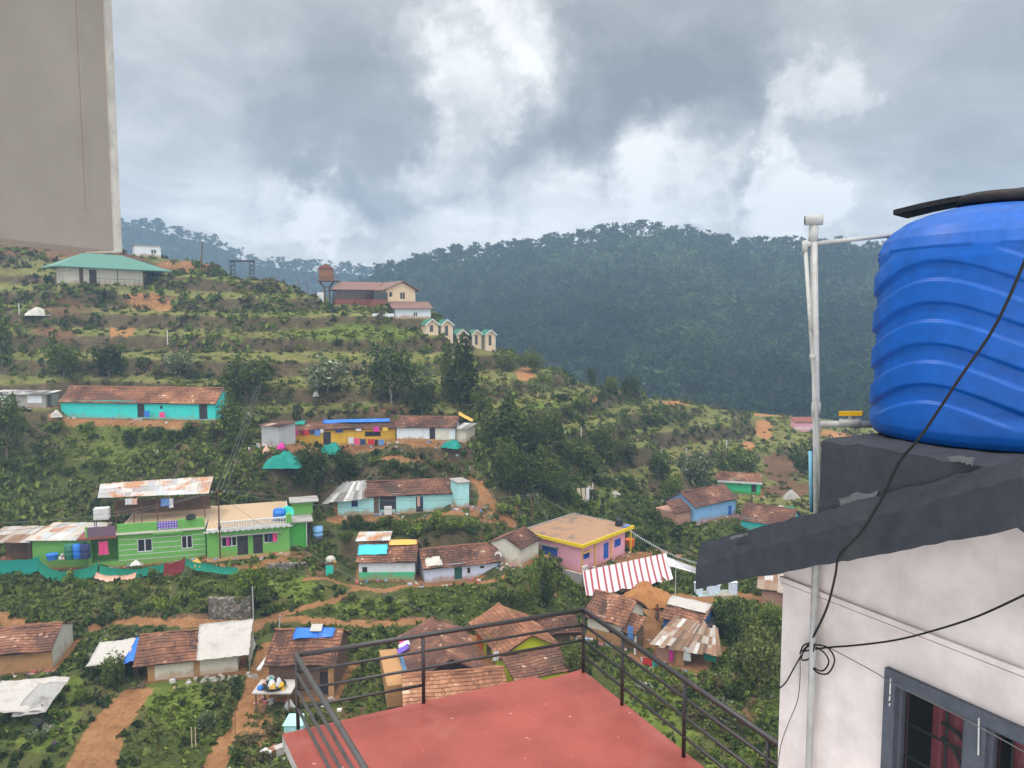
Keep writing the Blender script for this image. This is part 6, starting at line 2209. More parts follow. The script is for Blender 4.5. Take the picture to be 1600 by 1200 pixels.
for zi, (rc, n, (s0, s1), ms, lab) in enumerate(ZONES):
    uv = [(rnd.uniform(rc[0], rc[2]), rnd.uniform(rc[1], rc[3])) for _ in range(n * 2)]
    P3 = hits(uv)
    c = 0
    for p in P3:
        if c >= n or np.isnan(p[0]) or attr_at(p[0], p[1], KEEP) > .2:
            continue
        m_ = rnd.choice(ms)
        kd = 'shrub' if rnd.random() < .3 else 'bush'
        o = link('bush', plant_mesh(kd, rnd.randint(0, 3), m_))
        sc = rnd.uniform(s0, s1)
        o.location = (p[0], p[1], p[2] - .12)
        o.rotation_euler = (0, 0, rnd.uniform(0, 6.28))
        o.scale = (sc * rnd.uniform(.85, 1.25), sc * rnd.uniform(.85, 1.25), sc * rnd.uniform(.75, 1.15))
        tag(o, lab, 'bush', ' '.join(lab.split()[:9]) + ', all of them')
        c += 1


def scatter(name, mat, n, prob, size, tmpl, seed, label_kind='stuff', rmin=36, rmax=208, zoff=-.03):
    """ground cover nobody could count: many little leaf tufts in one mesh"""
    r = np.random.RandomState(seed)
    th = np.radians(r.uniform(-36.5, 36.5, n))
    rr2 = rmin * (rmax / rmin) ** r.rand(n)
    x, y = rr2 * np.sin(th), rr2 * np.cos(th)
    pr_ = prob(x, y, rr2)
    k = r.rand(n) < pr_ * (1 - attr_at(x, y, KEEP))
    x, y, rr2 = x[k], y[k], rr2[k]
    z = ground(x, y) + zoff
    out_v, out_t = [], []
    m = len(x)
    tV = [leaf_cloud(*t_) for t_ in tmpl]
    pick = r.randint(0, len(tV), m)
    a = r.uniform(0, 6.28, m)
    s = size(rr2, r.rand(m))
    for q, (V, Fq, t) in enumerate(tV):
        ix = np.where(pick == q)[0]
        if not len(ix):
            continue
        c_, s_ = np.cos(a[ix])[:, None], np.sin(a[ix])[:, None]
        X = (V[None, :, 0] * c_ - V[None, :, 1] * s_) * s[ix][:, None] + x[ix][:, None]
        Y = (V[None, :, 0] * s_ + V[None, :, 1] * c_) * s[ix][:, None] + y[ix][:, None]
        Z = V[None, :, 2] * s[ix][:, None] * r.uniform(.8, 1.3, len(ix))[:, None] + z[ix][:, None]
        out_v.append(np.stack([X, Y, Z], -1).reshape(-1, 3))
        tt = t[None] + r.normal(size=len(ix))[:, None] * .13 + (fbm(x[ix], y[ix], 7, 3, 77)[:, None] - .5) * .55
        out_t.append(np.clip(tt, 0, 1).ravel())
    V = np.concatenate(out_v)
    T = np.concatenate(out_t)
    o = np_mesh(name, V, np.arange(len(V)).reshape(-1, 4), mat, {'tint': ('FACE', T)})
    return tag(o, None, None, kind='stuff')


tuft = [(13, [(0, 0, .22, .5, .5, .26), (.3, .2, .15, .3, .3, .2)], .36, 900 + q) for q in range(4)]
blade = [(11, [(0, 0, .14, .55, .55, .16)], .26, 950 + q, -.3, .15, 2.4) for q in range(4)]


def nz_(x, y, s, sd):
    return fbm(x, y, s, 4, sd)


def steep(x, y):
    return attr_at(x, y, STEEP)


def bench(x, y, r):
    """1 on the level farmed benches of the upper hill, which carry short grass only"""
    return sstep(112, 122, y - .12 * x) * (1 - sstep(.30, .55, steep(x, y)))


def soil(x, y):
    return np.clip(np.maximum(attr_at(x, y, orange), attr_at(x, y, brown) * .8), 0, 1)


scatter('undergrowth', 'leaf_mid', 90000, lambda x, y, r: sstep(.40, .58, nz_(x, y, 14, 3)) * (.35 + .65 * sstep(.25, .7, steep(x, y))) * (1 - soil(x, y)) * (1 - .95 * attr_at(x, y, lush)) * (1 - .97 * bench(x, y, r)) * (1 - .6 * sstep(115, 130, r)), lambda r, q: (.14 + .0085 * r) * (.5 + .8 * q), tuft, 1)
scatter('dark_undergrowth', 'leaf_dark', 38000, lambda x, y, r: sstep(.44, .62, nz_(x, y, 18, 13)) * (.25 + .75 * sstep(.3, .8, steep(x, y))) * (1 - soil(x, y)) * (1 - .97 * attr_at(x, y, lush)) * (1 - .98 * bench(x, y, r)) * (1 - .75 * sstep(115, 130, r)), lambda r, q: (.16 + .0090 * r) * (.5 + .9 * q), tuft, 2)
scatter('dry_weeds', 'leaf_dry', 44000, lambda x, y, r: sstep(.40, .56, nz_(x, y, 11, 23)) * (.05 + .55 * sstep(.3, .8, steep(x, y))) * (1 - .7 * soil(x, y)) * sstep(75, 125, r) * (1 - attr_at(x, y, lush)) + .10 * sstep(.5, .6, nz_(x, y, 8, 24)), lambda r, q: (.1 + .0072 * r) * (.5 + .8 * q), tuft, 3)
scatter('olive_weeds', 'leaf_olive', 42000, lambda x, y, r: sstep(.46, .62, nz_(x, y, 12, 33)) * .8 * (1 - soil(x, y)) * (1 - .9 * attr_at(x, y, lush)) * (1 - .5 * sstep(112, 122, r)) * (1 - .85 * bench(x, y, r)), lambda r, q: (.1 + .0068 * r) * (.5 + .8 * q), tuft, 4)
scatter('flowering_weeds', 'leaf_flower', 16000, lambda x, y, r: sstep(.54, .66, nz_(x, y, 15, 43)) * .8 * (1 - .4 * sstep(112, 122, r)) * (1 - soil(x, y)) * (1 - .6 * bench(x, y, r)), lambda r, q: (.1 + .0064 * r) * (.5 + .8 * q), tuft, 5)
scatter('grass_tufts', 'grass_blade', 90000, lambda x, y, r: (.20 + .8 * attr_at(x, y, lush)) * sstep(.30, .52, nz_(x, y, 6, 53)) * (1 - soil(x, y)) * (1 - sstep(.5, .9, steep(x, y)) * .6), lambda r, q: (.06 + .0058 * r) * (.5 + .8 * q), blade, 6)

# ---- the wooded hills far behind
r_ = np.random.RandomState(8)


def forest(name, n, u0, u1, ra, rb, hgt, seed, qn=58):
    r = np.random.RandomState(seed)
    u = r.uniform(u0, u1, n)
    R_ = np.sqrt(r.uniform(ra ** 2, rb ** 2, n))
    th = np.arctan((u - 800) / F / CP)
    x, y = R_ * np.sin(th), R_ * np.cos(th)
    z = ground(x, y, False)
    tm = []
    for q in range(5):
        rr3 = random.Random(seed + q)
        bl = [(0, 0, .62, .30, .30, .30)] + [(rr3.uniform(-.26, .26), rr3.uniform(-.26, .26), rr3.uniform(.35, .95), rr3.uniform(.10, .22), rr3.uniform(.10, .22), rr3.uniform(.07, .16)) for _ in range(6)]
        V_, F_, t_ = leaf_cloud(qn, bl, .125, seed + 10 + q)
        tm.append((V_, F_, np.minimum(t_, .72)))
    ov, ot = [], []
    pick = r.randint(0, 5, n)
    for q, (V, Fq, t) in enumerate(tm):
        ix = np.where(pick == q)[0]
        a = r.uniform(0, 6.28, len(ix))
        s = hgt * (.5 + 1.2 * r.rand(len(ix)) ** 1.8)
        w = s * r.uniform(.8, 1.25, len(ix))
        c_, s_ = np.cos(a)[:, None], np.sin(a)[:, None]
        X = (V[None, :, 0] * c_ - V[None, :, 1] * s_) * w[:, None] + x[ix][:, None]
        Y = (V[None, :, 0] * s_ + V[None, :, 1] * c_) * w[:, None] + y[ix][:, None]
        Z = V[None, :, 2] * s[:, None] + z[ix][:, None] - .8
        ov.append(np.stack([X, Y, Z], -1).reshape(-1, 3))
        ot.append(np.clip(t[None] + r.normal(size=len(ix))[:, None] * .13 + (fbm(x[ix], y[ix], 70, 4, 5)[:, None] - .5) * 1.2, 0, 1).ravel())
    V = np.concatenate(ov)
    return tag(np_mesh(name, V, np.arange(len(V)).reshape(-1, 4), 'forest_leaf', {'tint': ('FACE', np.concatenate(ot))}), None, None, kind='stuff')


forest('hill_forest', 12500, 520, 2050, 262, 604, 7.2, 70, 72)
forest('distant_forest', 2600, -60, 760, 715, 903, 9.0, 80, 56)


def skyline(n, u0, u1, R0, hg, label, group, seed):
    r = random.Random(seed)
    for i in range(n):
        u = u0 + (u1 - u0) * (i + r.uniform(.1, .9)) / n
        th = math.atan((u - 800) / F / CP)
        R_ = R0 + r.uniform(-10, 3)
        x, y = R_ * math.sin(th), R_ * math.cos(th)
        z = float(ground(np.array([x]), np.array([y]), False)[0])
        h = hg * r.uniform(.65, 1.25)
        add_tree('ridge_tree', label, 'crown_ridge', r.randint(0, 5), 'forest_leaf', (x, y, z - .5), h * r.uniform(.8, 1.2), h, group, 'trunk_pale')


skyline(130, 600, 1680, 600, 10.5, 'slender tree on the skyline of the wooded hill behind the valley', 'trees along the crest of the wooded hill', 3)
skyline(50, 190, 600, 900, 12.5, 'hazy tree on the far blue skyline at the left', 'trees along the far blue ridge', 4)

# ------------------------------------------------------------------ loose things of the village
def post_px(name, u, vt, vb, r, mat, label, cat='post', group=None, d=None, lean=0.0):
    p = hit(u, vb) if d is None else pt(u, vb, d)
    h = (vb - vt) / F * p[1] * 1.0
    mb = MB().tube([(0, 0, -.4), (lean * h, 0, h)], [r, r * .85], 7)
    mb.box(-r * .9 + lean * h, -r * .9, h, r * .9 + lean * h, r * .9, h + .03)
    o = mb.build(name, mat)
    o.location = tuple(p)
    return tag(o, label, cat, group), p + V3(lean * h, 0, h)


def pole(u, vt, vb, label, d=None):
    p = hit(u, vb) if d is None else pt(u, vb, d)
    h = zat(p, vt) - p[2]
    t = thing('electric_pole', label, 'pole', p, .2)
    MB().tube([(0, 0, -.5), (0, 0, h)], [.09, .07], 8).build('mast', 'rust_steel', t)
    a = MB().box(-.7, -.04, h - .45, .7, .04, h - .37)
    a.build('crossarm', 'rust_steel', t)
    for x in (-.62, 0, .62):
        MB().lathe([(.03, 0), (.05, .05), (.03, .1), (.05, .14), (.02, .18)], (x, 0, h - .37), 8).build('insulator', 'white_paint', t)
    MB().box(-.14, .06, h * .38, .14, .25, h * .38 + .35).build('meter_box', 'dark_steel', t)
    return p + V3(0, 0, h - .2)


E1 = pole(344, 764, 866, 'rusty electric pole in front of the green balustrade house', 81.3)
E1 = pt(345, 766, 81.3)
E2 = pole(832, 770, 852, 'rusty electric pole beside the pink house')


def wire(a, b, sag, label, r=.020, mat='cable_grey', n=14):
    a, b = np.array(a, float), np.array(b, float)
    pts = [a * (1 - i / n) + b * (i / n) - V3(0, 0, sag * 4 * (i / n) * (1 - i / n)) for i in range(n + 1)]
    return tag(MB().tube(pts, r, 5).build('power_line', mat), label, 'wire')


k = 0
for (u, v, d, dx, lab) in ((408, 598, 100, .5, 'right'), (402, 604, 100, 0, 'middle'), (397, 610, 100, -.5, 'left')):
    wire(E1 + V3(dx, 0, 0), pt(u, v, d + 14), .5, f'power line climbing from the pole up the hill, {lab} one of three')
for (v0, v1, dd, lab) in ((768, 818, 78, 'upper'), (772, 832, 76, 'lower')):
    wire(E1 - V3(.5, 0, .1), pt(-30, v1, dd), .8, f'power line running left over the terrace shelter, {lab} of two')
wire(E1 + V3(.6, 0, 0), E2, 1.0, 'power line from the green house pole to the pink house pole, upper of two')
wire(E1 + V3(.6, 0, -.2), E2 - V3(0, 0, .3), 1.8, 'power line from the green house pole to the pink house pole, lower of two')
wire(E1 + V3(.2, 0, -.9), pt(735, 985, 66), 1.0, 'long wire dropping from the pole to the gable house roof')
wire(pt(300, 872, 79), pt(246, 968, 72), .05, 'taut stay wire below the green house netting', .016)
wire(E2, pt(905, 880, 80), .2, 'service wire slanting from the pole in front of the pink house')
wire(E2 + V3(.3, 0, 0), pt(1085, 862, 100), 1.0, 'wire from the pink house pole towards the right hand slope')

GP = 'short white boundary posts on the hillside'
for (u, vt, vb, lab) in ((262, 516, 538, 'white post standing on the bench above the turquoise house'), (30, 474, 490, 'white post beside the rubble heap on the left'), (908, 668, 688, 'white post in the gully right of the conifer'), (926, 754, 778, 'white post beside the leaning planks'),
                         (1033, 698, 712, 'white post left of the flowering tree'), (1072, 700, 712, 'white post above the flowering tree'), (1135, 688, 700, 'white post above the mint green house'), (1037, 596, 612, 'white post on the skyline right of the dark tree clump'), (1136, 620, 630, 'white post on the orange field skyline')):
    post_px('white_post', u, vt, vb, .09, 'white_paint', lab, 'post', GP)
post_px('lamp_pole', 396, 914, 972, .07, 'pipe_white', 'white pole behind the tarpaulin covered roof', 'pole')
post_px('lamp_pole', 434, 960, 1000, .07, 'pipe_white', 'short white pole behind the house with the blue tarpaulin', 'pole', lean=.12)
post_px('fence_pole', 1055, 880, 935, .05, 'pipe_white', 'thin pole at the right end of the striped canopy', 'pole')
post_px('wooden_pole', 314, 378, 412, .16, 'wood', 'leaning wooden pole on the red earth ridge', 'pole', d=160, lean=.1)
for i, u in enumerate((430, 445, 467, 405, 480)):
    post_px('fence_post', u, 432 + i * 2, 452 + i, .09, 'wood', 'dark fence post along the crest beside the lookout tower', 'post', 'fence posts along the crest', d=158)

# ---- heaps, stones
def heap(name, u, vb, w, h, mat, label, cat='heap', seed=1, d=None, n=26):
    p = hit(u, vb) if d is None else pt(u, vb, d)
    r = random.Random(seed)
    vs, fs = [], []
    R_ = 9
    for j in range(R_ + 1):
        for i in range(n):
            a = 2 * PI * i / n
            q = j / R_
            e = 1 + .22 * math.sin(3 * a + seed) + .12 * math.sin(7 * a + 2 * seed) + r.uniform(-.05, .05)
            vs.append((w * q * e * math.cos(a), w * q * e * math.sin(a), h * (1 - q ** 2.3) * (1 + .16 * math.sin(2 * a + q * 5 + seed) + r.uniform(-.10, .10)) - .15 * q))
    for j in range(R_):
        for i in range(n):
            fs.append((j * n + i, (j + 1) * n + i, (j + 1) * n + (i + 1) % n, j * n + (i + 1) % n))
    o = MB().add(vs, fs).build(name, mat, None, True)
    o.location = tuple(p)
    return tag(o, label, cat)


paint('orange_soil', (.36, .160, .055), dirt=(.23, .10, .04), amt=.6, scale=1.2, fine=5, rough=.95, bdist=.1)
heap('soil_mound', 1008, 936, 2.7, 1.5, 'orange_soil', 'mound of orange soil in front of the striped canopy', 'mound', 3)
heap('soil_mound', 1034, 938, 1.6, .8, 'orange_soil', 'smaller spill of orange soil right of the big mound', 'mound', 5)
heap('rubble_heap', 58, 492, 2.0, 1.2, 'rubble', 'heap of white rubble on the bench at the left', 'rubble', 7)
heap('boulder', 920, 768, .8, .8, 'rock', 'rounded brown boulder on the clearing behind the pink house', 'rock', 9)
heap('boulder', 960, 770, .9, .3, 'rock', 'flat pale rock on the clearing behind the pink house', 'rock', 10)
heap('junk_heap', 1216, 800, 2.0, .9, 'rubble', 'pale heap of junk behind the dark red roofs', 'heap', 12)
heap('junk_heap', 1234, 802, 1.6, 1.0, 'net_green', 'green sheet bundled on the junk behind the dark red roofs', 'heap', 13)
heap('stone_heap', 88, 650, .8, .8, 'rubble', 'pale stones piled at the left end of the turquoise house', 'rubble', 14)
heap('stone_heap', 494, 618, .5, .8, 'white_paint', 'small white stone marker on the bench below the pale flowering tree', 'stone', 15, n=10)
heap('water_drum', 1236, 778, 1.5, 1.3, 'concrete', 'round grey bundle behind the dark red roofs', 'bundle', 16)
for i in range(9):
    u, v = rnd.uniform(285, 400), rnd.uniform(1052, 1066)
    p = hit(u, 1068 - (u - 285) * .09)
    o = bpy.data.objects['boulder'].copy()
    COL.objects.link(o)
    o.name = 'stone'
    o.location = tuple(p)
    o.scale = (.35, .3, .3 + .2 * rnd.random())
    tag(o, 'grey stone in the row along the foot of the patched hut', 'stone', 'stones along the foot of the patched hut')

# ---- walls
def wall_seg(name, pa, pb, h, th, mat, label, cat='wall', dz=-.5, jit=.05, n=14):
    a, b = np.array(pa, float), np.array(pb, float)
    t = (b - a)[:2]
    t /= np.linalg.norm(t)
    nn_ = V3(-t[1], t[0], 0) * th
    vs, fs = [], []
    r = random.Random(int(h * 100))
    for i in range(n + 1):
        p = a * (1 - i / n) + b * (i / n)
        e = r.uniform(-jit, jit)
        vs += [p + V3(0, 0, dz), p + V3(0, 0, h + e), p + nn_ + V3(0, 0, h + e), p + nn_ + V3(0, 0, dz)]
    for i in range(n):
        for q in range(4):
            fs.append((4 * i + q, 4 * i + 4 + q, 4 * i + 4 + (q + 1) % 4, 4 * i + (q + 1) % 4))
    fs += [(3, 2, 1, 0), tuple(4 * n + q for q in range(4))]
    return tag(MB().add(vs, fs).build(name, mat), label, cat)


s = SITES['pink']
wall_seg('retaining_wall', S2W(s, -1.15, -1.4, -.1), S2W(s, -1.15, s['D'] + .6, -.1), .35, .35, 'concrete', 'grey concrete retaining wall along the left of the pink house', dz=-2.9)
wall_seg('retaining_wall', S2W(s, -1.45, -1.75, -.2), S2W(s, .6, -1.75, -.2), .25, .35, 'concrete', 'short grey wall below the front corner of the pink house', dz=-2.6)
o = MB().box(0, 0, 0, 1.3, .9, 1.15).build('brick_stack', 'orange_red_wall')
o.location = tuple(S2W(s, s['L'] + 1.9, .5, -.05))
o.rotation_euler = (0, 0, s['yaw'])
tag(o, 'stack of red bricks at the right end of the pink house', 'bricks')
for x, lab in ((-.75, 'left'), (-.2, 'right')):
    o = MB().lathe([(.16, 0), (.16, 1.0), (.2, 1.0), (.2, 1.1)], n=12).build('cement_pipe', 'white_paint')
    o.location = tuple(S2W(s, x, -.9, -.1))
    tag(o, f'{lab} of two short white pipes standing by the corner of the pink house', 'pipe')
wall_seg('stone_wall', hit(326, 968), hit(392, 966), 2.1, .6, 'stone_wall', 'dark stone retaining wall below the bright green tree', dz=-.6)
wall_seg('stone_wall', hit(418, 892), hit(478, 888), .7, .4, 'stone_wall', 'low dark stone edging right of the bright green tree', dz=-.4, jit=.1)

# ---- striped canopy
zc1, zc2 = -27.05, -28.25
c0, c1 = ptz(910, 892, zc1), ptz(1041, 864, zc1)
c3_, c2_ = ptz(916, 930, zc2), ptz(1052, 904, zc2)
cn = thing('striped_canopy', 'white cloth canopy with dark red stripes beside the pink house', 'canopy', (0, 0, 0))
vs, fs, tn = [], [], []
NS, NT_ = 90, 10
for j in range(NT_ + 1):
    for i in range(NS + 1):
        a, t = i / NS, j / NT_
        p = (c0 * (1 - a) + c1 * a) * (1 - t) + (c3_ * (1 - a) + c2_ * a) * t
        sg = -.22 * abs(math.sin(a * PI * 5)) * t - .12 * math.sin(t * PI) + .05 * (fbm(np.array([a * 30]), np.array([t * 6.]), 4, 3, 5)[0] - .5)
        vs.append(p + V3(0, 0, sg))
mb = MB()
o_ = 0
mb.v = [tuple(p) for p in vs]
for j in range(NT_):
    for i in range(NS):
        mb.f.append((j * (NS + 1) + i, j * (NS + 1) + i + 1, (j + 1) * (NS + 1) + i + 1, (j + 1) * (NS + 1) + i))
        ph2 = ((i + .5) / NS * 14.0) % 1.0
        mb.t.append(.2 if .08 < ph2 < .40 else .8)
mb.build('striped_cloth', 'canopy_cloth', cn)
for p in (c0, (c0 + c1) / 2, c1, c3_, c2_):
    g = gz(p[0], p[1])
    MB().tube([V3(p[0], p[1], g - .3), V3(p[0], p[1], max(p[2] - .1, g + .3))], .05, 6).build('post', 'wood', cn)
tag(tarp(None, 'cloth_strip', [ptz(1040, 869, -26.9), ptz(1092, 888, -26.9), ptz(1092, 897, -27.6), ptz(1045, 884, -27.6)], 'cloth_white', (14, 4), .08, 3), 'white cloth strip leading right from the striped canopy', 'cloth')
bl = thing('bunting', 'string of white paper flags above the striped canopy', 'bunting', (0, 0, 0))
a, b = pt(983, 828, 88), pt(1092, 880, 92)
P_ = [a * (1 - i / 40) + b * (i / 40) - V3(0, 0, .5 * 4 * (i / 40) * (1 - i / 40)) for i in range(41)]
MB().tube(P_, .015, 5).build('string', 'cable_grey', bl)
fb = MB()
for i in range(40):
    p = P_[i]
    fb.prism([p, p + V3(.22, .06, -.01), p + V3(.11, .03, -.26)], (0, .012, 0), .5)
fb.build('flags', 'cloth_white', bl)['kind'] = 'stuff'
# grave-like white blocks
sl_p = hit(1112, 930)
tbm = thing('white_memorial', 'row of small white pillars on a blue grey plinth beside the orange path', 'memorial', sl_p, .1)
MB().box(-2.4, -.8, -.5, 2.6, .9, .22).build('plinth', 'pale_blue_wall', tbm)
for x, y, h in ((-1.9, -.4, 1.2), (-.6, -.6, 1.15), (.3, .3, .7), (1.9, -.5, 1.2)):
    MB().box(x, y, .22, x + .75, y + .6, .22 + h).box(x - .05, y - .05, .22 + h, x + .8, y + .65, .32 + h).build('pillar', 'white_block', tbm)
# tin roofs beside the wall at right
p = hit(1190, 945)
rp = thing('tin_roof_shed', 'low shed with pale tin roof just left of the white house wall', 'shed', p, -.35)
sheet_roof(MB(), (-.4, -.3, 1.9), (5, -.3, 1.5), (5, 3.5, 2.2), (-.4, 3.5, 2.5), seed=61, w=.7, ragged=.4).build('tin_roof', 'tin_rusty', rp)
MB().box(0, 0, -.5, 4.8, 3.2, 1.5).build('wall', 'brick_wall', rp)
# far pink shed by the orange field
p = hit(1243, 672)
fs_ = thing('field_shed', 'tiny pink and white shed by the orange field behind the vent pipe', 'shed', p, 0)
MB().box(0, 0, -.4, 5.2, 3, 2.0).build('wall', 'pink_wall', fs_)
MB().prism([(-.3, -.4, 1.9), (5.5, -.4, 1.9), (5.5, 3.4, 2.6), (-.3, 3.4, 2.6)], (0, 0, .12)).build('roof', 'timber_red', fs_)
MB().box(-.02, -.03, .2, 5.22, -.004, .6).build('white_band', 'white_paint', fs_)
p = hit(1222, 645)
tag(tarp(None, 'tarpaulin', [p + V3(-1, 0, .2), p + V3(1.2, 0, .2), p + V3(1.0, 1, 1.6), p + V3(-1, 1, 1.6)], 'tarp_cyan', (5, 4), .1, 2), 'bright blue sheet on the far edge of the orange field', 'sheet')
# leaning planks
for i, (u, lab, m_) in enumerate(((908, 'left leaning pale plank stacked behind the pink house', 'wood_pale'), (913, 'middle leaning pale plank stacked behind the pink house', 'wood_pale'), (918, 'right leaning grey sheet stacked behind the pink house', 'tin_sheet'))):
    p = hit(u, 785)
    o = MB().box(-.25, -.03, 0, .25, .03, 2.1).build('plank', m_)
    o.location = tuple(p)
    o.rotation_euler = (-.25, .12 * (i - 1), .3)
    tag(o, lab, 'plank')

# ---- nets and cloths below the green house
s = SITES['greenl']


def drape(name, uv_top, h, d, mat, label, seed, cat='net', hang=.12):
    tops = [pt(u, v, d) for u, v in uv_top]
    r = random.Random(seed)
    n = 10
    vs = []
    for seg in range(len(tops) - 1):
        for i in range(n + (1 if seg == len(tops) - 2 else 0)):
            a = i / n
            p = tops[seg] * (1 - a) + tops[seg + 1] * a - V3(0, 0, .18 * 4 * a * (1 - a))
            hh = h * (1 + r.uniform(-.12, .12))
            for k in range(5):
                q = k / 4
                vs.append(p + V3(r.uniform(-.03, .03), -.12 * math.sin(a * 20 + seed) * q - .3 * q * q, -hh * q))
    m = len(vs) // 5
    fs = [(5 * i + k, 5 * i + 5 + k, 5 * i + 6 + k, 5 * i + 1 + k) for i in range(m - 1) for k in range(4)]
    mb = MB().add(vs, fs)
    mb.add([p + V3(0, .03, 0) for p in vs], [f[::-1] for f in fs])
    return tag(mb.build(name, mat, None, True), label, cat)


drape('shade_net', [(-20, 872), (30, 874), (61, 869)], 1.5, 79.5, 'net_teal', 'bright teal shade net hung at the far left below the tin lean-to', 3)
drape('shade_net', [(62, 876), (90, 892), (120, 890), (152, 879)], 1.1, 79, 'net_green', 'dark green shade net sagging below the green lean-to', 4)
drape('shade_net', [(155, 882), (200, 889), (235, 884), (258, 878)], .9, 79, 'net_green', 'dark green shade net below the white lined green wall', 5)
drape('carpet', [(256, 880), (275, 877), (289, 869)], 1.3, 78.6, 'cloth_maroon', 'dark red patterned carpet hung over the netting', 6, 'carpet')
drape('shade_net', [(290, 872), (320, 880), (372, 886)], .7, 79, 'net_green', 'dark green shade net right of the red carpet', 7)
drape('cloth', [(150, 894), (180, 899), (213, 894)], .5, 78.5, 'cloth_peach', 'pale orange sheet lying along the edge under the netting', 8, 'cloth')
heap('plastic_bag', 212, 880, .5, .32, 'white_paint', 'white plastic bundle in front of the green wall', 'bundle', 21, d=79.3)
heap('sand_bag', 307, 882, .6, .6, 'tarp_yellow', 'yellowish sack heap right of the red carpet', 'sack', 22, d=79.4)
GB = 'drums in front of the green lean-to'
for (u, v, r, h, m_, lab) in ((109, 873, .52, 1.55, 'barrel_green', 'dark green plastic drum, left of the three drums'), (122, 872, .48, 1.5, 'barrel_blue', 'blue plastic drum between green and grey drums'), (134, 872, .48, 1.5, 'cloth_navy', 'dark grey blue drum, right of the three drums')):
    p = pt(u, v, 80.6)
    t = thing('drum', lab, 'drum', p, 0, GB)
    MB().lathe([(r * .95, 0), (r, .1), (r, h * .3), (r * 1.04, h * .33), (r, h * .36), (r, h * .63), (r * 1.04, h * .66), (r, h * .69), (r, h * .95), (r * .9, h)], n=18).build('barrel', m_, t, True)
    MB().lathe([(r * .88, h), (r * .88, h + .04), (.1, h + .06)], n=14).build('lid', m_, t)
p = pt(82, 874, 80.6)
t = thing('wash_tub', 'blue wash tub left of the green drum', 'tub', p, 0)
MB().lathe([(.5, 0), (.6, .55), (.64, .6)], n=16).build('tub', 'barrel_blue', t)
p = pt(95, 875, 80.4)
t = thing('pot_pile', 'pile of pale pots between the blue tub and the green drum', 'pots', p, 0)
for (x, z, r, m_) in ((0, 0, .22, 'white_paint'), (.4, 0, .2, 'cloth_peach'), (.2, .35, .2, 'pipe_white')):
    MB().lathe([(r * .6, z), (r, z + .15), (r * .8, z + .32), (r * .6, z + .36)], (x, 0, 0), 12).build('pot', m_, t, True)
s0 = dict(SITES['greenr'])
for (u, v, r, h, m_, nm, lab) in ((437, 800, .75, 1.25, 'barrel_blue', 'roof_barrel', 'big blue barrel on the green house roof behind the balustrade'),):
    p = S2W(s0, FX(s0, u, 810, 1.4)[0], 1.4, 3.44)
    t = thing(nm, lab, 'barrel', p, 0)
    MB().lathe([(r, 0), (r, h * .3), (r * 1.04, h * .33), (r, h * .36), (r, h * .66), (r * 1.04, h * .7), (r, h * .73), (r * .95, h)], n=18).build('barrel', m_, t, True)
    MB().lathe([(r * .9, h), (r * .9, h + .05), (.1, h + .08)], n=14).build('lid', m_, t)
p = S2W(s0, FX(s0, 449, 805, 1.2)[0], 1.2, 3.46)
o = MB().lathe([(.2, .0), (.75, .22), (.80, .30), (.74, .30), (.2, .08)], n=20).build('basin', 'basin_mint', None, True)
o.location = tuple(p + V3(0, 0, .75))
o.rotation_euler = (1.0, .3, 0)
tag(o, 'mint green basin leaning against the blue barrel on the roof', 'basin')
p = pt(495, 842, 86)
t = thing('steel_drum', 'grey blue drum on the slope right of the green house', 'drum', hit(497, 842), 0)
MB().lathe([(.6, 0), (.6, .5), (.63, .52), (.6, .54), (.6, 1.0), (.63, 1.02), (.6, 1.04), (.58, 1.5)], n=16).build('barrel', 'sky_blue_wall', t, True)
s0 = dict(SITES['greenl'])
p = S2W(s0, FX(s0, 298, 806, -.2)[0], -.21, 4.85)
o = MB().lathe([(.30, -.10), (.5, -.13), (.56, 0), (.5, .13), (.30, .10), (.30, -.10)], n=22).build('tyre', 'rubber', None, True)
o.location = tuple(p + V3(0, 0, .2))
o.rotation_euler = (.25, 0, 0)
tag(o, 'black tyre lying on the green parapet', 'tyre')


# ---- washing
def garment(site_, u, v, y, w, h, mat, label, seed=1, group=None):
    s_ = SITES[site_]
    x, z = FX(s_, u, v, y)
    r = random.Random(seed)
    vs = []
    for j in range(6):
        for i in range(7):
            a, q = i / 6 - .5, j / 5
            ww = w * (1 - .12 * math.sin(q * PI) + .05 * q)
            vs.append((x + a * ww, y + .05 * math.sin(i * 1.9 + seed) * (.3 + q) + r.uniform(-.01, .01), z - h * q + (0.04 * abs(a) if j == 0 else 0) + r.uniform(-.02, .02) * (j == 5)))
    fs = [(j * 7 + i, j * 7 + i + 1, (j + 1) * 7 + i + 1, (j + 1) * 7 + i) for j in range(5) for i in range(6)]
    mb = MB().add(vs, fs)
    mb.add([(a, b + .02, c) for a, b, c in vs], [f[::-1] for f in fs])
    o = mb.build('garment', mat, None, True)
    o.location = tuple(s_['o'])
    o.rotation_euler = (0, 0, s_['yaw'])
    return tag(o, label, 'washing', group)


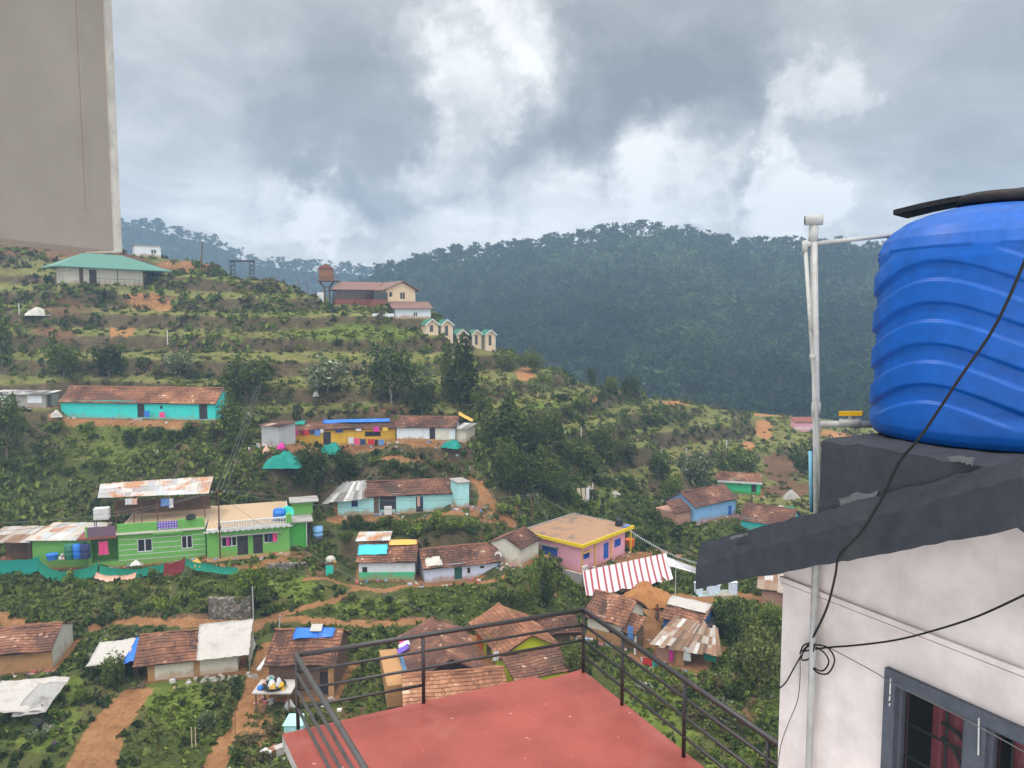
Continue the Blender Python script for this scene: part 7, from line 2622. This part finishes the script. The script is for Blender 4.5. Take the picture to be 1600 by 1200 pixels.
GW = 'washing hung along the yellow house'
for i, (u, v, w, h, m_, lab) in enumerate(((461, 672, .75, .8, 'cloth_magenta', 'magenta garment, leftmost under the yellow house eave'), (472, 672, .6, .8, 'cloth_maroon', 'maroon garment under the yellow house eave'), (479, 672, .65, .8, 'cloth_red', 'red garment under the yellow house eave'),
                                          (488, 672, .6, .6, 'cloth_navy', 'navy garment under the yellow house eave'), (496, 672, .8, .8, 'cloth_blue', 'blue garment left of the yellow house door'), (503, 671, .5, .5, 'cloth_white', 'white cloth above the yellow house door'),
                                          (530, 671, 1.1, .45, 'cloth_navy', 'dark cloth on the roof edge right of the yellow house door'), (560, 670, .8, .3, 'cloth_white', 'white cloth on the middle of the yellow house roof edge'), (588, 667, .8, .7, 'cloth_magenta', 'pink cloth hung high at the right of the yellow house'), (602, 668, .8, .5, 'cloth_yellow', 'yellow cloth at the right end of the yellow house eave'))):
    garment('yellow', u, v, -.75, w, h, m_, lab, i, GW)
for i, (u, v, w, h, m_, lab) in enumerate(((548, 683, .8, .9, 'cloth_white', 'white garment on the low washing line, farthest left'), (557, 685, .8, .9, 'cloth_pink', 'pale pink garment on the low washing line'), (567, 686, .9, .8, 'cloth_navy', 'navy garment on the low washing line'), (580, 686, 1.0, .8, 'cloth_red', 'bright red garment on the low washing line'),
                                          (588, 687, .5, .8, 'cloth_black', 'black garment on the low washing line'), (596, 687, .8, .8, 'cloth_blue', 'pale blue garment on the low washing line'), (608, 691, .8, .6, 'cloth_peach', 'orange cloth at the right end of the low washing line'))):
    garment('yellow', u, v, -2.0, w, h, m_, lab, 20 + i, GW)
s = SITES['yellow']
a, b = FX(s, 542, 683, -2.0), FX(s, 612, 690, -2.0)
wl = thing('washing_line', 'low washing line in front of the yellow house', 'washing line', s['o'], s['yaw'])
MB().tube([(a[0], -2.0, a[1] + .02), (b[0], -2.0, b[1] + .02)], .012, 5).build('line', 'cable_grey', wl)
for q in (a, b):
    MB().tube([(q[0], -2.0, -.6), (q[0], -2.0, q[1] + .1)], .04, 6).build('post', 'wood', wl)
garment('greenl', 161, 846, -.15, 1.0, 1.5, 'cloth_pink', 'bright red cloth hanging in the dark green verandah', 41)
garment('greenr', 356, 840, -.12, .35, .9, 'cloth_magenta', 'magenta cloth hanging in the left window of the green house', 42)
garment('greenr', 422, 833, -.12, .45, 1.0, 'cloth_navy', 'dark garment hanging at the right window of the green house', 43)
garment('greenr', 429, 833, -.12, .45, 1.0, 'cloth_pink', 'pink garment hanging at the right window of the green house', 44)
garment('paleblue', 654, 776, -.25, .35, 1.3, 'cloth_peach', 'reddish garment hung beside the pale blue house door', 45)
garment('paleblue', 658, 776, -.25, .3, 1.4, 'cloth_navy', 'dark garment hung beside the pale blue house door', 46)
garment('turquoise', 229, 642, -.9, .9, .9, 'barrel_blue', 'blue cloth hung in front of the turquoise house', 47)
garment('turquoise', 253, 644, -.9, .9, .8, 'cloth_pink', 'pink cloth hung in front of the turquoise house', 48)
garment('greenl', 201, 779, 3.6, .8, .7, 'cloth_white', 'pale washing under the tin roofed terrace shelter', 49)
garment('greenl', 210, 779, 3.6, .6, .7, 'cloth_peach', 'pinkish washing under the tin roofed terrace shelter', 50)
garment('greenl', 258, 779, 3.9, 1.0, .9, 'cloth_blue', 'blue washing under the tin roofed terrace shelter', 51)
garment('greenl', 267, 779, 3.9, .5, 1.1, 'cloth_white', 'long white washing under the tin roofed terrace shelter', 52)
garment('scrapshed', 1012, 1029, -1.6, 1.0, 1.4, 'cloth_red', 'bright red cloth hung near the scrap shed', 53)
garment('scrapshed', 1026, 1030, -1.6, .8, 1.5, 'cloth_teal', 'dark teal cloth hung beside the red one near the scrap shed', 54)
garment('scrapshed', 1049, 1016, -.25, .4, 1.0, 'cloth_magenta', 'crimson cloth hung on the scrap shed front', 55)
garment('scrapshed', 1074, 1012, -.25, .7, 1.2, 'cloth_white', 'greyish sheet hung at the scrap shed opening', 56)
garment('stainedhouse', 985, 978, -.5, .6, 1.2, 'cloth_blue', 'pale blue cloth hung at the porch of the stained house', 57)
s = SITES['gablerow']
for (dx, dy, m_, lab, sd_) in ((-.3, 5.6, 'cloth_white', 'white cloth draped on the eave of the gable house', 3), (-.5, 4.7, 'cloth_violet', 'violet cloth draped on the eave of the gable house', 4), (-.1, 6.6, 'cloth_pink', 'pink cloth draped near the back eave of the gable house', 5)):
    z = s['h'] + .05
    tag(tarp(None, 'cloth', [S2W(s, dx - .45, dy, z - .25), S2W(s, dx + .5, dy, z + .18), S2W(s, dx + .5, dy + .9, z + .2), S2W(s, dx - .45, dy + .9, z - .2)], m_, (6, 5), .07, sd_), lab, 'cloth')
garment('limehouse', 775, 1018, -.4, .5, .8, 'cloth_white', 'white shirt hung at the lime house door', 58)
# teal netting by the yellow house
for (u, v, w, h, lab, sd_) in ((445, 726, 2.4, 1.6, 'teal netting draped over plants below the block shed', 3), (520, 706, 1.6, 1.2, 'teal netting bundled below the yellow house door', 4), (708, 697, 1.4, .8, 'teal netting lying right of the tiled house', 5)):
    heap('net_bundle', u, v, w, h, 'net_teal', lab, 'net', sd_)
heap('bundle', 416, 706, .5, .8, 'cloth_peach', 'pale pink bundle below the block shed', 'bundle', 8)
heap('bundle', 440, 700, .6, .7, 'cloth_magenta', 'magenta bundle beside the block shed', 'bundle', 9)
p = hit(728, 668)
tag(tarp(None, 'sheet', [p + V3(-1.2, .5, 1.9), p + V3(.9, 0, .9), p + V3(1.2, 1.0, 1.1), p + V3(-1.2, 1.2, 2.4)], 'tarp_yellow', (8, 5), .1, 9), 'yellowish awning sheet behind the end shed', 'sheet')
# junk platform by the railing corner
s = SITES['junkhouse']
pf = thing('junk_platform', 'white sheet platform on posts in front of the blue tarpaulin house', 'platform', S2W(s, -.5, -2.7, 0), s['yaw'])
MB().box(0, 0, 1.55, 3.1, 2.3, 1.65).build('top', 'tarp_white', pf)
for x, y in ((.3, .1), (2.9, .1), (.3, 2.1), (2.9, 2.1)):
    MB().tube([(x, y, -.5), (x, y, 1.55)], .07, 6).build('post', 'wood', pf)
jk = 0
r = random.Random(6)
for (x, y, w, h, m_, nm, lab) in ((1.5, .9, .95, .28, 'rubber', 'coracle', 'big dark round tray of junk on the white platform'), (.5, .6, .25, .3, 'barrel_blue', 'can', 'small blue can on the white platform'), (.9, 1.9, .35, .45, 'concrete', 'pot', 'grey ring shaped pot at the back of the white platform'),
                                  (2.2, .7, .25, .4, 'valve_yellow', 'bag', 'yellow bag on the white platform'), (1.3, 1.0, .35, .45, 'white_paint', 'bag', 'white bag in the middle of the white platform'), (1.8, 1.2, .3, .5, 'cloth_white', 'bag', 'pale sack at the right of the junk tray'), (1.1, 1.5, .3, .45, 'cloth_teal', 'bag', 'teal bag behind the junk tray'), (.6, 1.2, .25, .3, 'cloth_peach', 'bag', 'pinkish bag left of the junk tray'), (1.5, .6, .28, .35, 'tarp_yellow', 'bag', 'tan sack at the front of the junk tray')):
    p = S2W(s, -.5 + x, -2.7 + y, 1.65)
    if nm in ('coracle',):
        o = MB().lathe([(w * .7, 0), (w, h), (w * .95, h + .03), (w * .65, .06)], n=22).build('tray', m_, None, True)
        o.location = tuple(p)
        tag(o, lab, 'tray')
    elif nm in ('can', 'pot'):
        o = MB().lathe([(w * .8, 0), (w, h * .3), (w, h * .8), (w * .7, h), (w * .55, h), (w * .55, h * .5)], n=14).build(nm, m_, None, True)
        o.location = tuple(p)
        tag(o, lab, nm)
    else:
        o = heap('bag', 0, 0, w, h, m_, lab, 'bag', 30 + jk, d=50, n=12)
        o.location = tuple(p + V3(0, 0, .14))
        jk += 1
heap('bag', 452, 1106, .45, .6, 'white_paint', 'white sack on the ground under the junk platform', 'sack', 44)
heap('boulder', 411, 1112, .4, .4, 'wood', 'round brown pot on the path beside the junk platform', 'pot', 45)
o = MB().box(0, 0, 0, 1.3, .9, .9).prism([(-.1, -.1, .9), (1.4, -.1, .9), (1.2, .5, 1.25), (.1, .5, 1.25)], (0, .5, 0)).build('covered_box', 'pale_blue_wall')
o.location = tuple(pt(444, 1152, 52))
tag(o, 'pale covered box just behind the left corner of the red terrace', 'box')
for (u, v, m_, lab) in ((417, 1185, 'white_paint', 'white crate below the left side of the red terrace'), (428, 1180, 'wood_orange', 'brown crate below the left side of the red terrace'), (437, 1178, 'tarp_white', 'grey white tin below the left side of the red terrace')):
    o = MB().box(-.35, -.25, 0, .35, .25, .55).box(-.38, -.28, .5, .38, .28, .6).build('crate', m_)
    o.location = tuple(hit(u, v))
    o.rotation_euler = (0, 0, .4 + u)
    tag(o, lab, 'crate')
# load carried on the path corner: basket with bundle and bright cloth
p = hit(517, 900)
t = thing('basket_stand', 'stand with a pale bundle and turquoise cloth at the bend of the path', 'stand', p, .3)
MB().tube([(-.5, 0, 0), (-.5, 0, 1.5)], .05, 6).tube([(.5, .2, 0), (.5, .2, 1.5)], .05, 6).box(-.6, -.2, 1.4, .6, .4, 1.48).build('frame', 'wood', t)
MB().lathe([(.15, 1.5), (.5, 1.7), (.55, 2.0), (.3, 2.25), (.05, 2.3)], n=14).build('bundle', 'rubble', t, True)
MB().box(-.55, -.28, .2, .25, -.22, 1.3).build('cloth', 'basin_mint', t)
MB().lathe([(.15, 1.48), (.3, 1.6), (.1, 1.8)], (.4, -.1, 0), 10).build('yellow_bag', 'tarp_yellow', t, True)

# ---- gaps between the poles of the left corner: bamboo stakes
for i, (u, lab) in enumerate(((300, 'left bamboo stake in the bright grass below the patched hut'), (306, 'right bamboo stake in the bright grass below the patched hut'))):
    post_px('bamboo_stake', u, 1135, 1168, .05, 'wood_pale', lab, 'stake')
post_px('bamboo_stake', 368, 1085, 1150, .03, 'wood', 'thin dark stake beside the orange dirt path', 'stake')

# ---- satellite dish and pale panel on the roofs
p = S2W(SITES['whitehut'], 8.6, .4, SITES['whitehut']['h'] + .3)
t = thing('satellite_dish', 'small white satellite dish on the white hut roof', 'dish', p, .5)
MB().lathe([(.05, 0), (.25, .05), (.42, .16), (.44, .16), (.26, .03), (.05, -.03)], n=18).build('dish', 'white_paint', t, True).rotation_euler = (1.1, 0, 0)
MB().tube([(0, 0, -.5), (0, .05, 0)], .03, 6).build('mast', 'rust_steel', t)
tag(tarp(None, 'sack_pile', [S2W(SITES['whitehut'], .1, -.3, SITES['whitehut']['h'] + .05), S2W(SITES['whitehut'], 2.0, -.2, SITES['whitehut']['h'] + .1), S2W(SITES['whitehut'], 1.8, 1.0, SITES['whitehut']['h'] + .75), S2W(SITES['whitehut'], .2, 1.0, SITES['whitehut']['h'] + .7)], 'rubble', (8, 6), .2, 3), 'pale sacking on the left corner of the white hut roof', 'sacking')

# ---- a person walking between the huts
def person(loc, yaw, hgt, label):
    t = thing('person', label, 'person', loc, yaw)
    t.scale = (hgt / 1.62,) * 3
    J = [(0, 0, .86), (0, 0, 1.05), (0, .01, 1.27), (0, .0, 1.38), (0, .02, 1.47), (0, .02, 1.60),
         (.10, 0, .82), (.11, -.13, .45), (.11, -.05, .06), (.11, -.20, .03), (-.10, 0, .82), (-.11, .12, .46), (-.11, .24, .08), (-.11, .12, .03),
         (.19, 0, 1.32), (.24, .10, 1.06), (.23, .00, .84), (.23, -.04, .75), (-.19, 0, 1.32), (-.24, -.06, 1.06), (-.22, -.16, .86), (-.22, -.20, .78)]
    E = [(0, 1), (1, 2), (2, 3), (3, 4), (4, 5), (0, 6), (6, 7), (7, 8), (8, 9), (0, 10), (10, 11), (11, 12), (12, 13), (2, 14), (14, 15), (15, 16), (16, 17), (2, 18), (18, 19), (19, 20), (20, 21)]
    Rr = [.13, .12, .13, .055, .085, .07, .09, .062, .042, .035, .09, .062, .042, .035, .06, .042, .032, .03, .06, .042, .032, .03]
    me = bpy.data.meshes.new('body')
    me.from_pydata(J, E, [])
    me.materials.append(MATS['skin'])
    o = bpy.data.objects.new('body', me)
    COL.objects.link(o)
    o.parent = t
    md = o.modifiers.new('skin', 'SKIN')
    for i, v in enumerate(me.skin_vertices[0].data):
        v.radius = (Rr[i], Rr[i] * .8)
        v.use_root = (i == 0)
    o.modifiers.new('sub', 'SUBSURF').levels = 1
    o.modifiers['sub'].render_levels = 2
    MB().lathe([(.05, 1.27), (.21, 1.28), (.19, 1.15), (.16, 1.0), (.17, .86)], n=14).build('shirt', 'cloth_maroon', t, True)
    MB().lathe([(.165, .98), (.19, .85), (.22, .55), (.26, .22), (.25, .20), (.1, .6)], n=14).build('skirt', 'brown_wall', t, True)
    MB().lathe([(.095, 1.50), (.10, 1.56), (.09, 1.63), (.04, 1.675)], (0, .035, 0), 12).build('hair', 'hair', t, True)
    fb = MB()
    for x in (-.03, .03):
        fb.box(x - .012, -.075, 1.53, x + .012, -.06, 1.545)
    fb.box(-.012, -.09, 1.49, .012, -.065, 1.53)
    fb.build('face', 'hair', t)
    return t


person(hit(1027, 968), 2.6, 1.55, 'person in maroon top and dark skirt walking on the earth path between the huts')

# ---- scraps lying about the yards
tinted('scraps', [(0, (.05, .04, .035)), (.2, (.30, .17, .09)), (.4, (.55, .53, .50)), (.55, (.10, .22, .45)), (.7, (.45, .10, .08)), (.85, (.35, .32, .28)), (1, (.60, .58, .52))], .8, 3, .05)
r = random.Random(17)
mb = MB()
for key, s in SITES.items():
    if key in ('resort', 'resortgable', 'resortlow', 'greenroof', 'whiteshed', 'backhut'):
        continue
    for i in range(16):
        x, y = r.uniform(-1.2, s['L'] + 1.2), -abs(r.gauss(.3, .7)) - .35
        p = S2W(s, x, y)
        z = gz(p[0], p[1])
        w, d_, h = r.uniform(.06, .28), r.uniform(.06, .22), r.uniform(.04, .30)
        a = r.uniform(0, 3.1)
        ca, sa = math.cos(a), math.sin(a)
        q = [V3(p[0] + ca * ex - sa * ey, p[1] + sa * ex + ca * ey, z - .03) for ex, ey in ((-w, -d_), (w, -d_), (w * r.uniform(.6, 1), d_), (-w, d_ * r.uniform(.5, 1)))]
        mb.prism(q, (r.uniform(-.05, .05), r.uniform(-.05, .05), h), r.random())
tag(mb.build('litter', 'scraps'), None, None, kind='stuff')

# ------------------------------------------------------------------ air
m, N = newmat('haze_air')
pv = N.n('ShaderNodeVolumePrincipled')
pv.inputs['Color'].default_value = (.47, .70, .98, 1)
pv.inputs['Density'].default_value = .00070
pv.inputs['Anisotropy'].default_value = .15
N.l(pv.outputs[0], N.n('ShaderNodeOutputMaterial').inputs['Volume'])
hz = MB().box(-1000, -40, -420, 1000, 985, 141).build('haze', 'haze_air')
tag(hz, None, None, kind='stuff')
